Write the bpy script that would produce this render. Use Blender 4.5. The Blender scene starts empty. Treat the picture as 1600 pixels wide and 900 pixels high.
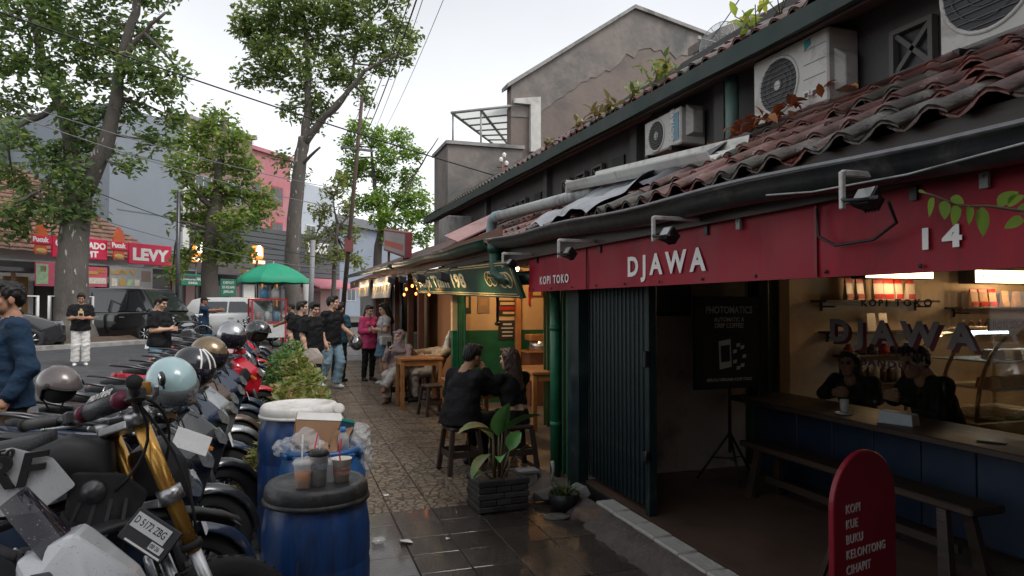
import bpy, bmesh, math, random
import numpy as np
from mathutils import Vector, Matrix, Euler
random.seed(7); np.random.seed(7)
SC = bpy.context.scene
COL = SC.collection
R = math.radians
pi = math.pi
# ---------------------------------------------------------------- camera
EYE = 1.65; FOC = 1067.0
YAW = math.atan(347/FOC); PIT = math.atan(25/FOC)
cd = bpy.data.cameras.new('camera'); cam = bpy.data.objects.new('camera', cd); COL.objects.link(cam)
cam.location = (0, 0, EYE); cam.rotation_euler = (pi/2+PIT, 0, -YAW)
cd.lens = 24.0; cd.sensor_width = 36; cd.clip_end = 600; cd.clip_start = 0.05
SC.camera = cam
# ---------------------------------------------------------------- world, sun, exposure
w = bpy.data.worlds.new('World'); SC.world = w; w.use_nodes = True
nt = w.node_tree; nt.nodes.clear()
sky = nt.nodes.new('ShaderNodeTexSky'); sky.sky_type = 'NISHITA'; sky.sun_disc = False
SUN_EL, SUN_AZ = R(55), R(140)
sky.sun_elevation = SUN_EL; sky.sun_rotation = SUN_AZ; sky.air_density = 1.0; sky.dust_density = 1.0; sky.ozone_density = 1.0
hs = nt.nodes.new('ShaderNodeHueSaturation'); hs.inputs['Saturation'].default_value = 0.13
hs.inputs['Value'].default_value = 1.0
bg = nt.nodes.new('ShaderNodeBackground'); bg.inputs['Strength'].default_value = 0.15
wo = nt.nodes.new('ShaderNodeOutputWorld')
tcw = nt.nodes.new('ShaderNodeTexCoord'); nw = nt.nodes.new('ShaderNodeTexNoise'); nw.inputs['Scale'].default_value = 2.2; nw.inputs['Detail'].default_value = 5; nt.links.new(tcw.outputs['Generated'], nw.inputs['Vector'])
mw = nt.nodes.new('ShaderNodeMapRange'); mw.inputs['From Min'].default_value = .3; mw.inputs['From Max'].default_value = .7; mw.inputs['To Min'].default_value = .9; mw.inputs['To Max'].default_value = 1.08; nt.links.new(nw.outputs['Fac'], mw.inputs['Value']); nt.links.new(mw.outputs[0], hs.inputs['Value'])
nt.links.new(sky.outputs[0], hs.inputs['Color']); nt.links.new(hs.outputs[0], bg.inputs['Color']); nt.links.new(bg.outputs[0], wo.inputs[0])
sl = bpy.data.lights.new('sun', 'SUN'); sl.energy = 1.2; sl.angle = R(25); sl.color = (1.0, .97, .93)
so = bpy.data.objects.new('sun', sl); COL.objects.link(so)
sd = Vector((math.sin(SUN_AZ)*math.cos(SUN_EL), math.cos(SUN_AZ)*math.cos(SUN_EL), math.sin(SUN_EL)))
so.rotation_euler = sd.to_track_quat('Z', 'Y').to_euler(); so.location = (0, 0, 30)
SC.view_settings.view_transform = 'Standard'; SC.view_settings.look = 'None'
SC.view_settings.exposure = 0.8; SC.view_settings.gamma = 1.0; SC.view_settings.use_curve_mapping = False
SC.render.engine = 'CYCLES'
SC.cycles.use_denoising = True; SC.cycles.max_bounces = 6; SC.cycles.diffuse_bounces = 3; SC.cycles.glossy_bounces = 3
SC.cycles.transmission_bounces = 6; SC.cycles.transparent_max_bounces = 12
SC.cycles.caustics_reflective = False; SC.cycles.caustics_refractive = False
SC.cycles.sample_clamp_indirect = 4.0
# ---------------------------------------------------------------- projection helpers (real distances)
_fw = Vector((math.sin(YAW)*math.cos(PIT), math.cos(YAW)*math.cos(PIT), math.sin(PIT)))
_rt = Vector((math.cos(YAW), -math.sin(YAW), 0)); _up = _rt.cross(_fw); _C = Vector((0, 0, EYE))
def ray(px, py): return _fw+_rt*((px-800)/FOC)+_up*((450-py)/FOC)
def G(px, py, z=0.0): r = ray(px, py); return _C+r*((z-EYE)/r.z)
def D(px, py, d): return _C+ray(px, py)*d
def AX(px, py, X): r = ray(px, py); return _C+r*(X/r.x)
def AY(px, py, Y): r = ray(px, py); return _C+r*(Y/r.y)
FE = Vector((.617, .787, 0)); FN = Vector((-.787, .617, 0))      # the far side of the street: along it, and away from us
def AN(px, py, s): r = ray(px, py); return _C+r*(s/(r.x*FN.x+r.y*FN.y))
def gz(x, y):
 s = x*FN.x+y*FN.y
 a = min(1, max(0, (s-9)/11)); b = min(1, max(0, (.2-x)/1.6))
 return .33*a*b
# ---------------------------------------------------------------- materials
MATS = {}
def mat(name, col=(.5, .5, .5), rough=.6, metal=0.0, var=.18, vs=6.0, bump=0.0, bs=30.0, dirt=None, da=.5, ds=2.5, rand=0.0,
  alpha=1.0, trans=0.0, emit=None, es=0.0, coat=0.0, spec=.5, wet=0.0, ior=1.45, stretch=None, world=False, speck=None, sheen=0.0):
 if name in MATS: return MATS[name]
 m = bpy.data.materials.new(name); m.use_nodes = True; t = m.node_tree; N = t.nodes; L = t.links
 b = N['Principled BSDF']; MATS[name] = m
 if len(col) == 3: col = (*col, 1)
 b.inputs['Metallic'].default_value = metal; b.inputs['Specular IOR Level'].default_value = spec
 b.inputs['Coat Weight'].default_value = coat; b.inputs['Coat Roughness'].default_value = .08
 b.inputs['Alpha'].default_value = alpha; b.inputs['Transmission Weight'].default_value = trans; b.inputs['IOR'].default_value = ior
 if sheen: b.inputs['Sheen Weight'].default_value = sheen
 tc = N.new('ShaderNodeTexCoord'); co = tc.outputs['Object']
 if world:
  ge = N.new('ShaderNodeNewGeometry'); co = ge.outputs['Position']
 if stretch:
  mp = N.new('ShaderNodeMapping'); mp.inputs['Scale'].default_value = stretch; L.new(co, mp.inputs[0]); co = mp.outputs[0]
 n1 = N.new('ShaderNodeTexNoise'); n1.inputs['Scale'].default_value = vs; n1.inputs['Detail'].default_value = 5; n1.inputs['Roughness'].default_value = .65
 L.new(co, n1.inputs['Vector'])
 mr = N.new('ShaderNodeMapRange'); mr.inputs['From Min'].default_value = .25; mr.inputs['From Max'].default_value = .75
 mr.inputs['To Min'].default_value = 1-var; mr.inputs['To Max'].default_value = 1+var; L.new(n1.outputs['Fac'], mr.inputs['Value'])
 val = mr.outputs[0]
 if rand:
  oi = N.new('ShaderNodeObjectInfo'); r2 = N.new('ShaderNodeMapRange'); r2.inputs['To Min'].default_value = 1-rand; r2.inputs['To Max'].default_value = 1+rand
  L.new(oi.outputs['Random'], r2.inputs['Value']); mu = N.new('ShaderNodeMath'); mu.operation = 'MULTIPLY'
  L.new(val, mu.inputs[0]); L.new(r2.outputs[0], mu.inputs[1]); val = mu.outputs[0]
 vm = N.new('ShaderNodeVectorMath'); vm.operation = 'SCALE'; vm.inputs[0].default_value = col[:3]; L.new(val, vm.inputs['Scale'])
 c = vm.outputs[0]
 if dirt is not None:
  n2 = N.new('ShaderNodeTexNoise'); n2.inputs['Scale'].default_value = ds; n2.inputs['Detail'].default_value = 7; n2.inputs['Roughness'].default_value = .7
  n2.inputs['Distortion'].default_value = .4; L.new(co, n2.inputs['Vector'])
  r3 = N.new('ShaderNodeMapRange'); r3.inputs['From Min'].default_value = .62-.25*da; r3.inputs['From Max'].default_value = .72-.12*da
  r3.inputs['To Max'].default_value = min(1, .35+da); L.new(n2.outputs['Fac'], r3.inputs['Value'])
  mx = N.new('ShaderNodeMix'); mx.data_type = 'RGBA'; L.new(r3.outputs[0], mx.inputs['Factor']); L.new(c, mx.inputs['A']); mx.inputs['B'].default_value = (*dirt, 1)
  c = mx.outputs['Result']
 if speck is not None:
  vo = N.new('ShaderNodeTexNoise'); vo.inputs['Scale'].default_value = speck[1]; vo.inputs['Detail'].default_value = 2; L.new(co, vo.inputs['Vector'])
  r5 = N.new('ShaderNodeMapRange'); r5.inputs['From Min'].default_value = .66; r5.inputs['From Max'].default_value = .7; L.new(vo.outputs['Fac'], r5.inputs['Value'])
  mx = N.new('ShaderNodeMix'); mx.data_type = 'RGBA'; L.new(r5.outputs[0], mx.inputs['Factor']); L.new(c, mx.inputs['A']); mx.inputs['B'].default_value = (*speck[0], 1)
  c = mx.outputs['Result']
 L.new(c, b.inputs['Base Color'])
 r4 = N.new('ShaderNodeMapRange'); r4.inputs['From Min'].default_value = .3; r4.inputs['From Max'].default_value = .7
 r4.inputs['To Min'].default_value = max(.03, rough*(.75-wet*.7)); r4.inputs['To Max'].default_value = min(1, rough*1.2)
 if wet:
  n3 = N.new('ShaderNodeTexNoise'); n3.inputs['Scale'].default_value = 1.3; n3.inputs['Detail'].default_value = 5; L.new(co, n3.inputs['Vector']); L.new(n3.outputs['Fac'], r4.inputs['Value'])
 else: L.new(n1.outputs['Fac'], r4.inputs['Value'])
 L.new(r4.outputs[0], b.inputs['Roughness'])
 if bump:
  nb = N.new('ShaderNodeTexNoise'); nb.inputs['Scale'].default_value = bs; nb.inputs['Detail'].default_value = 4; L.new(co, nb.inputs['Vector'])
  bp = N.new('ShaderNodeBump'); bp.inputs['Strength'].default_value = min(1, bump); bp.inputs['Distance'].default_value = .02 if bump <= 1 else .02*bump
  L.new(nb.outputs['Fac'], bp.inputs['Height']); L.new(bp.outputs[0], b.inputs['Normal'])
 if emit is not None:
  b.inputs['Emission Color'].default_value = (*emit, 1); b.inputs['Emission Strength'].default_value = es
 return m
def glass(name, col=(.9, .95, .95), rough=.02, alpha=.12):
 """thin pane: mostly see-through with a glossy skin"""
 if name in MATS: return MATS[name]
 m = bpy.data.materials.new(name); m.use_nodes = True; t = m.node_tree; N = t.nodes; L = t.links; MATS[name] = m
 N.remove(N['Principled BSDF']); o = N['Material Output']
 tr = N.new('ShaderNodeBsdfTransparent'); tr.inputs[0].default_value = (*col, 1)
 gl = N.new('ShaderNodeBsdfGlossy'); gl.inputs['Roughness'].default_value = rough
 fr = N.new('ShaderNodeFresnel'); ge_ = N.new('ShaderNodeNewGeometry'); mi_ = N.new('ShaderNodeMapRange'); mi_.inputs['To Min'].default_value = 1.5; mi_.inputs['To Max'].default_value = 1/1.5; L.new(ge_.outputs['Backfacing'], mi_.inputs['Value']); L.new(mi_.outputs[0], fr.inputs[0])
 ad = N.new('ShaderNodeMath'); ad.operation = 'ADD'; ad.inputs[1].default_value = alpha*.2; L.new(fr.outputs[0], ad.inputs[0])
 mx = N.new('ShaderNodeMixShader'); L.new(ad.outputs[0], mx.inputs[0]); L.new(tr.outputs[0], mx.inputs[1]); L.new(gl.outputs[0], mx.inputs[2]); L.new(mx.outputs[0], o.inputs[0])
 return m
def leafmat(name, c1, c2, c3=None, tr=.35, rough=.45):
 if name in MATS: return MATS[name]
 m = bpy.data.materials.new(name); m.use_nodes = True; t = m.node_tree; N = t.nodes; L = t.links; MATS[name] = m
 b = N['Principled BSDF']; o = N['Material Output']
 ge = N.new('ShaderNodeNewGeometry'); rp = N.new('ShaderNodeValToRGB'); L.new(ge.outputs['Random Per Island'], rp.inputs[0])
 e = rp.color_ramp.elements; e[0].color = (*c1, 1); e[1].color = (*c2, 1); e[0].position = .1; e[1].position = .8
 if c3: k = e.new(.97); k.color = (*c3, 1)
 L.new(rp.outputs[0], b.inputs['Base Color']); b.inputs['Roughness'].default_value = rough
 tl = N.new('ShaderNodeBsdfTranslucent'); hv = N.new('ShaderNodeHueSaturation'); hv.inputs['Value'].default_value = 1.5; hv.inputs['Hue'].default_value = .485
 L.new(rp.outputs[0], hv.inputs['Color']); L.new(hv.outputs[0], tl.inputs[0])
 mx = N.new('ShaderNodeMixShader'); mx.inputs[0].default_value = tr; L.new(b.outputs[0], mx.inputs[1]); L.new(tl.outputs[0], mx.inputs[2]); L.new(mx.outputs[0], o.inputs[0])
 return m
# ---------------------------------------------------------------- mesh builder
def rotm(rx=0, ry=0, rz=0): return Euler((rx, ry, rz)).to_matrix().to_4x4()
def TR(loc=(0, 0, 0), rz=0, rx=0, ry=0, s=1): return Matrix.Translation(loc) @ rotm(rx, ry, rz) @ Matrix.Diagonal((s, s, s, 1))
class MB:
 def __init__(s): s.v = []; s.f = []; s.m = []; s.s = []
 def add(s, V, F, mi=0, smooth=False, M=None):
  o = len(s.v)
  if M is not None: V = [tuple(M @ Vector(p)) for p in V]
  s.v.extend([tuple(p) for p in V]); s.f.extend([tuple(i+o for i in f) for f in F])
  if isinstance(mi, int): s.m.extend([mi]*len(F))
  else: s.m.extend(mi)
  s.s.extend([smooth]*len(F)); return s
 def box(s, c, d, M=None, ch=0.0, mi=0, rz=0, rx=0, ry=0):
  x, y, z = d[0]/2, d[1]/2, d[2]/2
  T = Matrix.Translation(c) @ rotm(rx, ry, rz)
  if M is not None: T = M @ T
  if ch <= 0:
   V = [(a*x, b*y, e*z) for a in (-1, 1) for b in (-1, 1) for e in (-1, 1)]
   F = [(0, 1, 3, 2), (4, 6, 7, 5), (0, 4, 5, 1), (2, 3, 7, 6), (0, 2, 6, 4), (1, 5, 7, 3)]
   return s.add(V, F, mi, False, T)
  ch = min(ch, x*.9, y*.9, z*.9)
  V = []; idx = {}
  for a in (-1, 1):
   for b in (-1, 1):
    for e in (-1, 1):
     for ax in range(3):
      p = [a*x, b*y, e*z]
      for k in range(3):
       if k != ax: p[k] -= (a, b, e)[k]*ch
      idx[(a, b, e, ax)] = len(V); V.append(tuple(p))
  F = []
  for ax in range(3):
   for sg in (-1, 1):
    q = []
    for (u, v_) in ((-1, -1), (1, -1), (1, 1), (-1, 1)):
     k = [0, 0, 0]; k[ax] = sg; k[(ax+1) % 3] = u; k[(ax+2) % 3] = v_; q.append(idx[(*k, ax)])
    F.append(tuple(q if sg > 0 else q[::-1]))
  for ax in range(3):
   a1, a2 = (ax+1) % 3, (ax+2) % 3
   for u in (-1, 1):
    for v_ in (-1, 1):
     k0 = [0, 0, 0]; k0[a1] = u; k0[a2] = v_; k0[ax] = -1; k1 = list(k0); k1[ax] = 1
     q = [idx[(*k0, a1)], idx[(*k1, a1)], idx[(*k1, a2)], idx[(*k0, a2)]]
     F.append(tuple(q if u*v_ < 0 else q[::-1]))
  for a in (-1, 1):
   for b in (-1, 1):
    for e in (-1, 1):
     q = [idx[(a, b, e, 0)], idx[(a, b, e, 1)], idx[(a, b, e, 2)]]; F.append(tuple(q if a*b*e > 0 else q[::-1]))
  return s.add(V, F, mi, False, T)
 def loft(s, rings, mi=0, smooth=True, cap=True, M=None, closed=True):
  n = len(rings[0]); V = [p for r in rings for p in r]; F = []
  for i in range(len(rings)-1):
   for j in range(n if closed else n-1):
    k = (j+1) % n; F.append((i*n+j, i*n+k, (i+1)*n+k, (i+1)*n+j))
  if cap and closed:
   F.append(tuple(range(n))[::-1]); F.append(tuple(range((len(rings)-1)*n, len(rings)*n)))
  return s.add(V, F, mi, smooth, M)
 def tube(s, path, r, n=8, mi=0, smooth=True, cap=True, M=None, sy=1.0):
  P = [Vector(p) for p in path]; rs = r if isinstance(r, (list, tuple)) else [r]*len(P)
  rings = []; t0 = (P[1]-P[0]).normalized(); u = t0.orthogonal().normalized()
  if abs(t0.z) < .9: u = Vector((0, 0, 1)).cross(t0).normalized()
  for i, p in enumerate(P):
   t = ((P[min(i+1, len(P)-1)]-P[max(i-1, 0)])).normalized()
   u = (u-t*u.dot(t)).normalized(); v = t.cross(u)
   rings.append([tuple(p+(u*math.cos(a)+v*math.sin(a)*sy)*rs[i]) for a in [2*pi*k/n for k in range(n)]])
  return s.loft(rings, mi, smooth, cap, M)
 def lathe(s, prof, n=20, mi=0, smooth=True, M=None, cap=False):
  rings = [[(r*math.cos(2*pi*k/n), r*math.sin(2*pi*k/n), z) for k in range(n)] for r, z in prof]
  return s.loft(rings, mi, smooth, cap, M)
 def prism(s, poly, t, M=None, mi=0, ch=0.0, z0=0.0):
  """poly in local xy, extruded along local z from z0 to z0+t"""
  n = len(poly); a = sum(poly[i][0]*poly[(i+1) % n][1]-poly[(i+1) % n][0]*poly[i][1] for i in range(n))
  if a < 0: poly = poly[::-1]
  if ch > 0:
   cx = sum(p[0] for p in poly)/n; cy = sum(p[1] for p in poly)/n
   ins = []
   for i in range(n):
    p = Vector(poly[i][:2]); a_ = (Vector(poly[i-1][:2])-p).normalized(); b_ = (Vector(poly[(i+1) % n][:2])-p).normalized()
    bi = a_+b_
    if bi.length < 1e-4: bi = Vector((-b_.y, b_.x))
    bi.normalize()
    cr = b_.x*a_.y-b_.y*a_.x
    if cr < 0: bi = -bi
    ins.append((p.x+bi.x*ch*1.2, p.y+bi.y*ch*1.2))
   rings = [[(x, y, z0) for x, y in ins], [(x, y, z0+ch) for x, y in poly], [(x, y, z0+t-ch) for x, y in poly], [(x, y, z0+t) for x, y in ins]]
  else: rings = [[(p[0], p[1], z0) for p in poly], [(p[0], p[1], z0+t) for p in poly]]
  return s.loft(rings, mi, False, True, M)
 def quad(s, a, b, c, d, mi=0): return s.add([a, b, c, d], [(0, 1, 2, 3)], mi)
 def ell(s, c, r, n=14, m=9, mi=0, M=None, smooth=True):
  prof = [[(c[0]+r[0]*math.sin(pi*i/m)*math.cos(2*pi*k/n), c[1]+r[1]*math.sin(pi*i/m)*math.sin(2*pi*k/n), c[2]-r[2]*math.cos(pi*i/m)) for k in range(n)] for i in range(1, m)]
  rings = prof; V = [p for q in rings for p in q]; F = []
  for i in range(len(rings)-1):
   for j in range(n): k = (j+1) % n; F.append((i*n+j, i*n+k, (i+1)*n+k, (i+1)*n+j))
  b = len(V); V += [(c[0], c[1], c[2]-r[2]), (c[0], c[1], c[2]+r[2])]
  for j in range(n): k = (j+1) % n; F.append((b, k, j)); F.append((b+1, (len(rings)-1)*n+j, (len(rings)-1)*n+k))
  return s.add(V, F, mi, smooth, M)
 def hull(s, pts, bev=0.0, mi=0, M=None, mirror=False, seg=2, smooth=False):
  if mirror: pts = list(pts)+[(p[0], -p[1], p[2]) for p in pts]
  bm = bmesh.new(); [bm.verts.new(p) for p in pts]
  r = bmesh.ops.convex_hull(bm, input=bm.verts)
  bmesh.ops.delete(bm, geom=[v for v in bm.verts if not v.link_faces], context='VERTS')
  bmesh.ops.dissolve_limit(bm, angle_limit=R(4), verts=bm.verts, edges=bm.edges)
  if bev: bmesh.ops.bevel(bm, geom=list(bm.edges), offset=bev, segments=seg, affect='EDGES', profile=.6, clamp_overlap=True)
  bmesh.ops.recalc_face_normals(bm, faces=bm.faces)
  bm.verts.index_update(); V = [v.co[:] for v in bm.verts]; F = [[v.index for v in f.verts] for f in bm.faces]; bm.free()
  return s.add(V, F, mi, smooth, M)
 def mesh(s, name):
  me = bpy.data.meshes.new(name); me.from_pydata(s.v, [], s.f);
  me.polygons.foreach_set('material_index', s.m); me.polygons.foreach_set('use_smooth', s.s); me.update(); return me
 def build(s, name, mats, parent=None, loc=None, rz=None, M=None):
  me = s.mesh(name)
  for m in (mats if isinstance(mats, (list, tuple)) else [mats]): me.materials.append(m)
  return link(name, me, parent, M)
def link(name, me, parent=None, M=None):
 o = bpy.data.objects.new(name, me); COL.objects.link(o)
 if parent is not None: o.parent = parent
 if M is not None: o.matrix_local = M
 return o
def empty(name, loc=(0, 0, 0), rz=0, label=None, cat=None, group=None, M=None):
 o = bpy.data.objects.new(name, None); COL.objects.link(o); o.location = loc; o.rotation_euler = (0, 0, rz); o.empty_display_size = .1
 if M is not None: o.matrix_local = M
 if label: tag(o, label, cat, group)
 return o
def tag(o, label=None, cat=None, group=None, kind=None):
 if label: o['label'] = label
 if cat: o['category'] = cat
 if group: o['group'] = group
 if kind: o['kind'] = kind
 return o
def copy_tree(o, parent=None):
 c = o.copy(); COL.objects.link(c); c.parent = parent
 for ch in list(o.children): copy_tree(ch, c)
 return c
def recolor(root, old, new):
 """give this copy's own material on the slots that carry `old`"""
 for o in [root]+list(root.children_recursive):
  if o.type != 'MESH': continue
  for i, sl_ in enumerate(o.material_slots):
   if sl_.material == old: sl_.link = 'OBJECT'; sl_.material = new
   elif sl_.link == 'OBJECT' and sl_.material is None: sl_.material = o.data.materials[i]
def text(name, body, size, m, parent=None, M=None, sx=1.0, bold=0.0, ext=.002, align='LEFT', space=1.0, shear=0.0):
 """letters as thin mesh; local x = reading direction, y = up, z = out"""
 cu = bpy.data.curves.new(name, 'FONT'); cu.body = body; cu.size = size; cu.offset = bold*size; cu.extrude = ext; cu.align_x = align; cu.space_character = space
 cu.resolution_u = 3; cu.shear = shear
 o = bpy.data.objects.new(name, cu); COL.objects.link(o); bpy.context.view_layer.update()
 me = bpy.data.meshes.new_from_object(o.evaluated_get(bpy.context.evaluated_depsgraph_get())); bpy.data.objects.remove(o); bpy.data.curves.remove(cu)
 me.transform(Matrix.Diagonal((sx, 1, 1, 1))); me.materials.clear(); me.materials.append(m); me.name = name
 return link(name, me, parent, M)
def frame(o, x, up, z=None):
 """matrix with origin o, local x along x, local y near up"""
 x = Vector(x).normalized(); zz = x.cross(Vector(up)).normalized(); yy = zz.cross(x)
 M = Matrix.Identity(4)
 for i in range(3): M[i][0] = x[i]; M[i][1] = yy[i]; M[i][2] = zz[i]; M[i][3] = o[i]
 return M
# ---------------------------------------------------------------- signed-distance mesher for bodies and soft shapes
def _np(v): return np.array([v[0], v[1], v[2]], float)
def sdf(prims, res=.012, k=.03):
 """prims: ('c',a,b,ra,rb,mat) rounded cone | ('f',a,b,ra,rb,mat) flat-ended cone | ('e',c,radii,rot3x3|None,mat) | ('b',c,half,rot,round,mat); a 7th/6th item 'hard' keeps the edge"""
 bbs = []
 for p in prims:
  if p[0] in 'cf': a, b = _np(p[1]), _np(p[2]); r = max(p[3], p[4]); bbs.append((np.minimum(a, b)-r, np.maximum(a, b)+r))
  elif p[0] == 'e': r = max(p[2]); bbs.append((_np(p[1])-r, _np(p[1])+r))
  else: r = math.sqrt(sum(h*h for h in p[2])); bbs.append((_np(p[1])-r, _np(p[1])+r))
 lo = np.min([b[0] for b in bbs], 0)-3*res; hi = np.max([b[1] for b in bbs], 0)+3*res
 n = np.ceil((hi-lo)/res).astype(int)+1
 f = np.full(n, 1.0, np.float32); best = np.full(n, 1.0, np.float32); lab = np.zeros(n, np.int16)
 for p, bb in zip(prims, bbs):
  kk = k; hard = p[-1] == 'hard'
  if hard: p = p[:-1]; kk = .004
  pad = kk+2*res
  i0 = np.maximum(0, np.floor((bb[0]-pad-lo)/res).astype(int)); i1 = np.minimum(n, np.ceil((bb[1]+pad-lo)/res).astype(int)+1)
  ax = [lo[d]+res*np.arange(i0[d], i1[d]) for d in range(3)]
  Pt = np.stack(np.meshgrid(*ax, indexing='ij'), -1)
  if p[0] in 'cf':
   a, b = _np(p[1]), _np(p[2]); ab = b-a; L2 = ab@ab; t = ((Pt-a)@ab)/L2; tc_ = np.clip(t, 0, 1)
   d = np.linalg.norm(Pt-(a+tc_[..., None]*ab), axis=-1)-(p[3]+(p[4]-p[3])*tc_)
   if p[0] == 'f':
    L_ = math.sqrt(L2); rad = np.linalg.norm(Pt-(a+t[..., None]*ab), axis=-1)-(p[3]+(p[4]-p[3])*np.clip(t, 0, 1)); d = np.maximum(rad, np.maximum(-t, t-1)*L_)
   m_ = p[5]
  elif p[0] == 'e':
   q = Pt-_np(p[1])
   if p[3] is not None: q = q@np.array(p[3])
   rr = _np(p[2]); k0 = np.linalg.norm(q/rr, axis=-1); k1 = np.linalg.norm(q/(rr*rr), axis=-1)+1e-9; d = k0*(k0-1)/k1; m_ = p[4]
  else:
   q = Pt-_np(p[1])
   if p[3] is not None: q = q@np.array(p[3])
   qq = np.abs(q)-(_np(p[2])-p[4]); d = np.linalg.norm(np.maximum(qq, 0), axis=-1)+np.minimum(qq.max(-1), 0)-p[4]; m_ = p[5]
  sl_ = tuple(slice(i0[j], i1[j]) for j in range(3)); o = f[sl_]; d = d.astype(np.float32)
  h = np.clip(.5+.5*(o-d)/kk, 0, 1); f[sl_] = o*(1-h)+d*h-kk*h*(1-h)
  bb_ = best[sl_]; w_ = d < bb_; best[sl_] = np.where(w_, d, bb_); lb = lab[sl_]; lab[sl_] = np.where(w_, m_, lb)
 s = f < 0; cn = n-1; acc = np.zeros((*cn, 3), np.float32); cnt = np.zeros(cn, np.int16)
 def sub(A, o): return A[o[0]:o[0]+cn[0], o[1]:o[1]+cn[1], o[2]:o[2]+cn[2]]
 cs = [(a, b, c) for a in (0, 1) for b in (0, 1) for c in (0, 1)]
 for a in cs:
  for d in range(3):
   if a[d] == 0:
    b = list(a); b[d] = 1; fa, fb = sub(f, a), sub(f, b); x = (fa < 0) != (fb < 0); t = np.where(x, fa/(fa-fb+1e-12), 0)
    for e in range(3): acc[..., e] += np.where(x, a[e]+(t if e == d else 0), 0)
    cnt += x
 on = cnt > 0; idx = np.full(cn, -1, np.int32); idx[on] = np.arange(on.sum())
 cells = np.argwhere(on); V = lo+res*(cells+acc[on]/cnt[on][:, None])
 Fs = []
 for d in range(3):
  e1, e2 = (d+1) % 3, (d+2) % 3
  a = [slice(1, -1)]*3; a[d] = slice(0, -1); b = list(a); b[d] = slice(1, None)
  sa, sb = s[tuple(a)], s[tuple(b)]; x = np.argwhere(sa != sb)
  if not len(x): continue
  base = x.copy(); base[:, e1] += 1; base[:, e2] += 1
  inside = sa[tuple(x.T)]
  def I(o1, o2): c = base.copy(); c[:, e1] += o1; c[:, e2] += o2; return idx[tuple(c.T)]
  q = np.stack([I(-1, -1), I(0, -1), I(0, 0), I(-1, 0)], 1); q[~inside] = q[~inside][:, ::-1]; Fs.append(q)
 F = np.concatenate(Fs); cen = V[F].mean(1); ii = np.clip(np.round((cen-lo)/res).astype(int), 0, n-1); fm = lab[tuple(ii.T)]
 return V, F, fm
def sdf_mb(prims, res=.012, k=.03, mb=None, M=None, crumple=0):
 V, F, fm = sdf(prims, res, k); mb = mb or MB()
 if crumple: V += crumple*np.stack([np.sin(90*V[:, 1]+60*V[:, 2])+np.sin(140*V[:, 2]-70*V[:, 0]), np.sin(80*V[:, 2]+95*V[:, 0]), np.sin(100*V[:, 0]-75*V[:, 1])], 1)
 mb.add(V.tolist(), F.tolist(), fm.tolist(), True, M); return mb
def rot3(rx=0, ry=0, rz=0): return np.array(Euler((rx, ry, rz)).to_matrix())
# ================================================================ materials in use
M_asph = mat('asphalt', (.052, .053, .056), .75, var=.25, vs=3, bump=.35, bs=120, wet=.4, world=True, dirt=(.03, .03, .03), da=.25, ds=.6)
M_lot = mat('lot concrete', (.105, .1, .095), .7, var=.35, vs=2.2, bump=.6, bs=25, dirt=(.035, .03, .025), da=.6, ds=1.4, wet=.85, world=True, coat=.35)
M_dirt = mat('soil', (.085, .058, .04), .9, var=.4, vs=5, bump=.8, bs=30, world=True, dirt=(.12, .05, .03), da=.3, ds=6)
M_ground = mat('ground', (.09, .085, .08), .85, var=.3, vs=.5, bump=.3, bs=10, world=True)
M_conc = mat('concrete', (.26, .25, .24), .85, var=.25, vs=3, bump=.4, bs=20, dirt=(.1, .095, .09), da=.5, ds=1.6)
M_joint = mat('tile joint', (.035, .03, .028), .7, var=.3, vs=10, wet=.6, world=True)
def crackle(name, col, dark, scale=7.0, rough=.55, relief=1.0, wet=.5):
 m = mat(name, col, rough, var=.3, vs=4, rand=.16, wet=wet, world=True, dirt=(.05, .035, .025), da=.42, ds=1.1)
 t = m.node_tree; N = t.nodes; L = t.links; b = N['Principled BSDF']
 ge = N.new('ShaderNodeNewGeometry'); v1 = N.new('ShaderNodeTexVoronoi'); v1.feature = 'DISTANCE_TO_EDGE'; v1.inputs['Scale'].default_value = scale; L.new(ge.outputs['Position'], v1.inputs['Vector'])
 mr = N.new('ShaderNodeMapRange'); mr.inputs['From Min'].default_value = .02; mr.inputs['From Max'].default_value = .13; L.new(v1.outputs['Distance'], mr.inputs['Value'])
 src = b.inputs['Base Color'].links[0].from_socket
 mx = N.new('ShaderNodeMix'); mx.data_type = 'RGBA'; mx.inputs['A'].default_value = (*dark, 1); L.new(mr.outputs[0], mx.inputs['Factor']); L.new(src, mx.inputs['B']); L.new(mx.outputs['Result'], b.inputs['Base Color'])
 bp = N.new('ShaderNodeBump'); bp.inputs['Strength'].default_value = .8*relief; bp.inputs['Distance'].default_value = .008; L.new(mr.outputs[0], bp.inputs['Height']); L.new(bp.outputs[0], b.inputs['Normal'])
 return m
M_tile = crackle('patterned tile', (.2, .152, .105), (.05, .036, .026), 13.0, .6, 1.0, .45)
M_tiled = mat('dark wet tile', (.05, .039, .033), .36, var=.35, vs=6, rand=.18, bump=.35, bs=60, wet=.95, world=True, dirt=(.12, .09, .07), da=.26, ds=1.5, coat=.5)
M_white = mat('white paint worn', (.4, .385, .36), .6, var=.15, vs=8, bump=.3, bs=30, dirt=(.22, .2, .18), da=.45, ds=5)
M_wallD = mat('dim plaster', (.5, .44, .39), .8, var=.18, vs=2, bump=.35, bs=14, dirt=(.19, .16, .14), da=.5, ds=1.5)
M_wallW = mat('cream plaster', (.62, .5, .36), .75, var=.12, vs=2, bump=.2, bs=16, dirt=(.4, .3, .2), da=.3, ds=2.2)
M_floorS = mat('shop floor', (.08, .05, .035), .5, var=.3, vs=2.5, bump=.15, bs=50, wet=.4, dirt=(.06, .045, .035), da=.45, ds=1.1)
M_ceil = mat('dark ceiling', (.06, .055, .05), .9)
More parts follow.
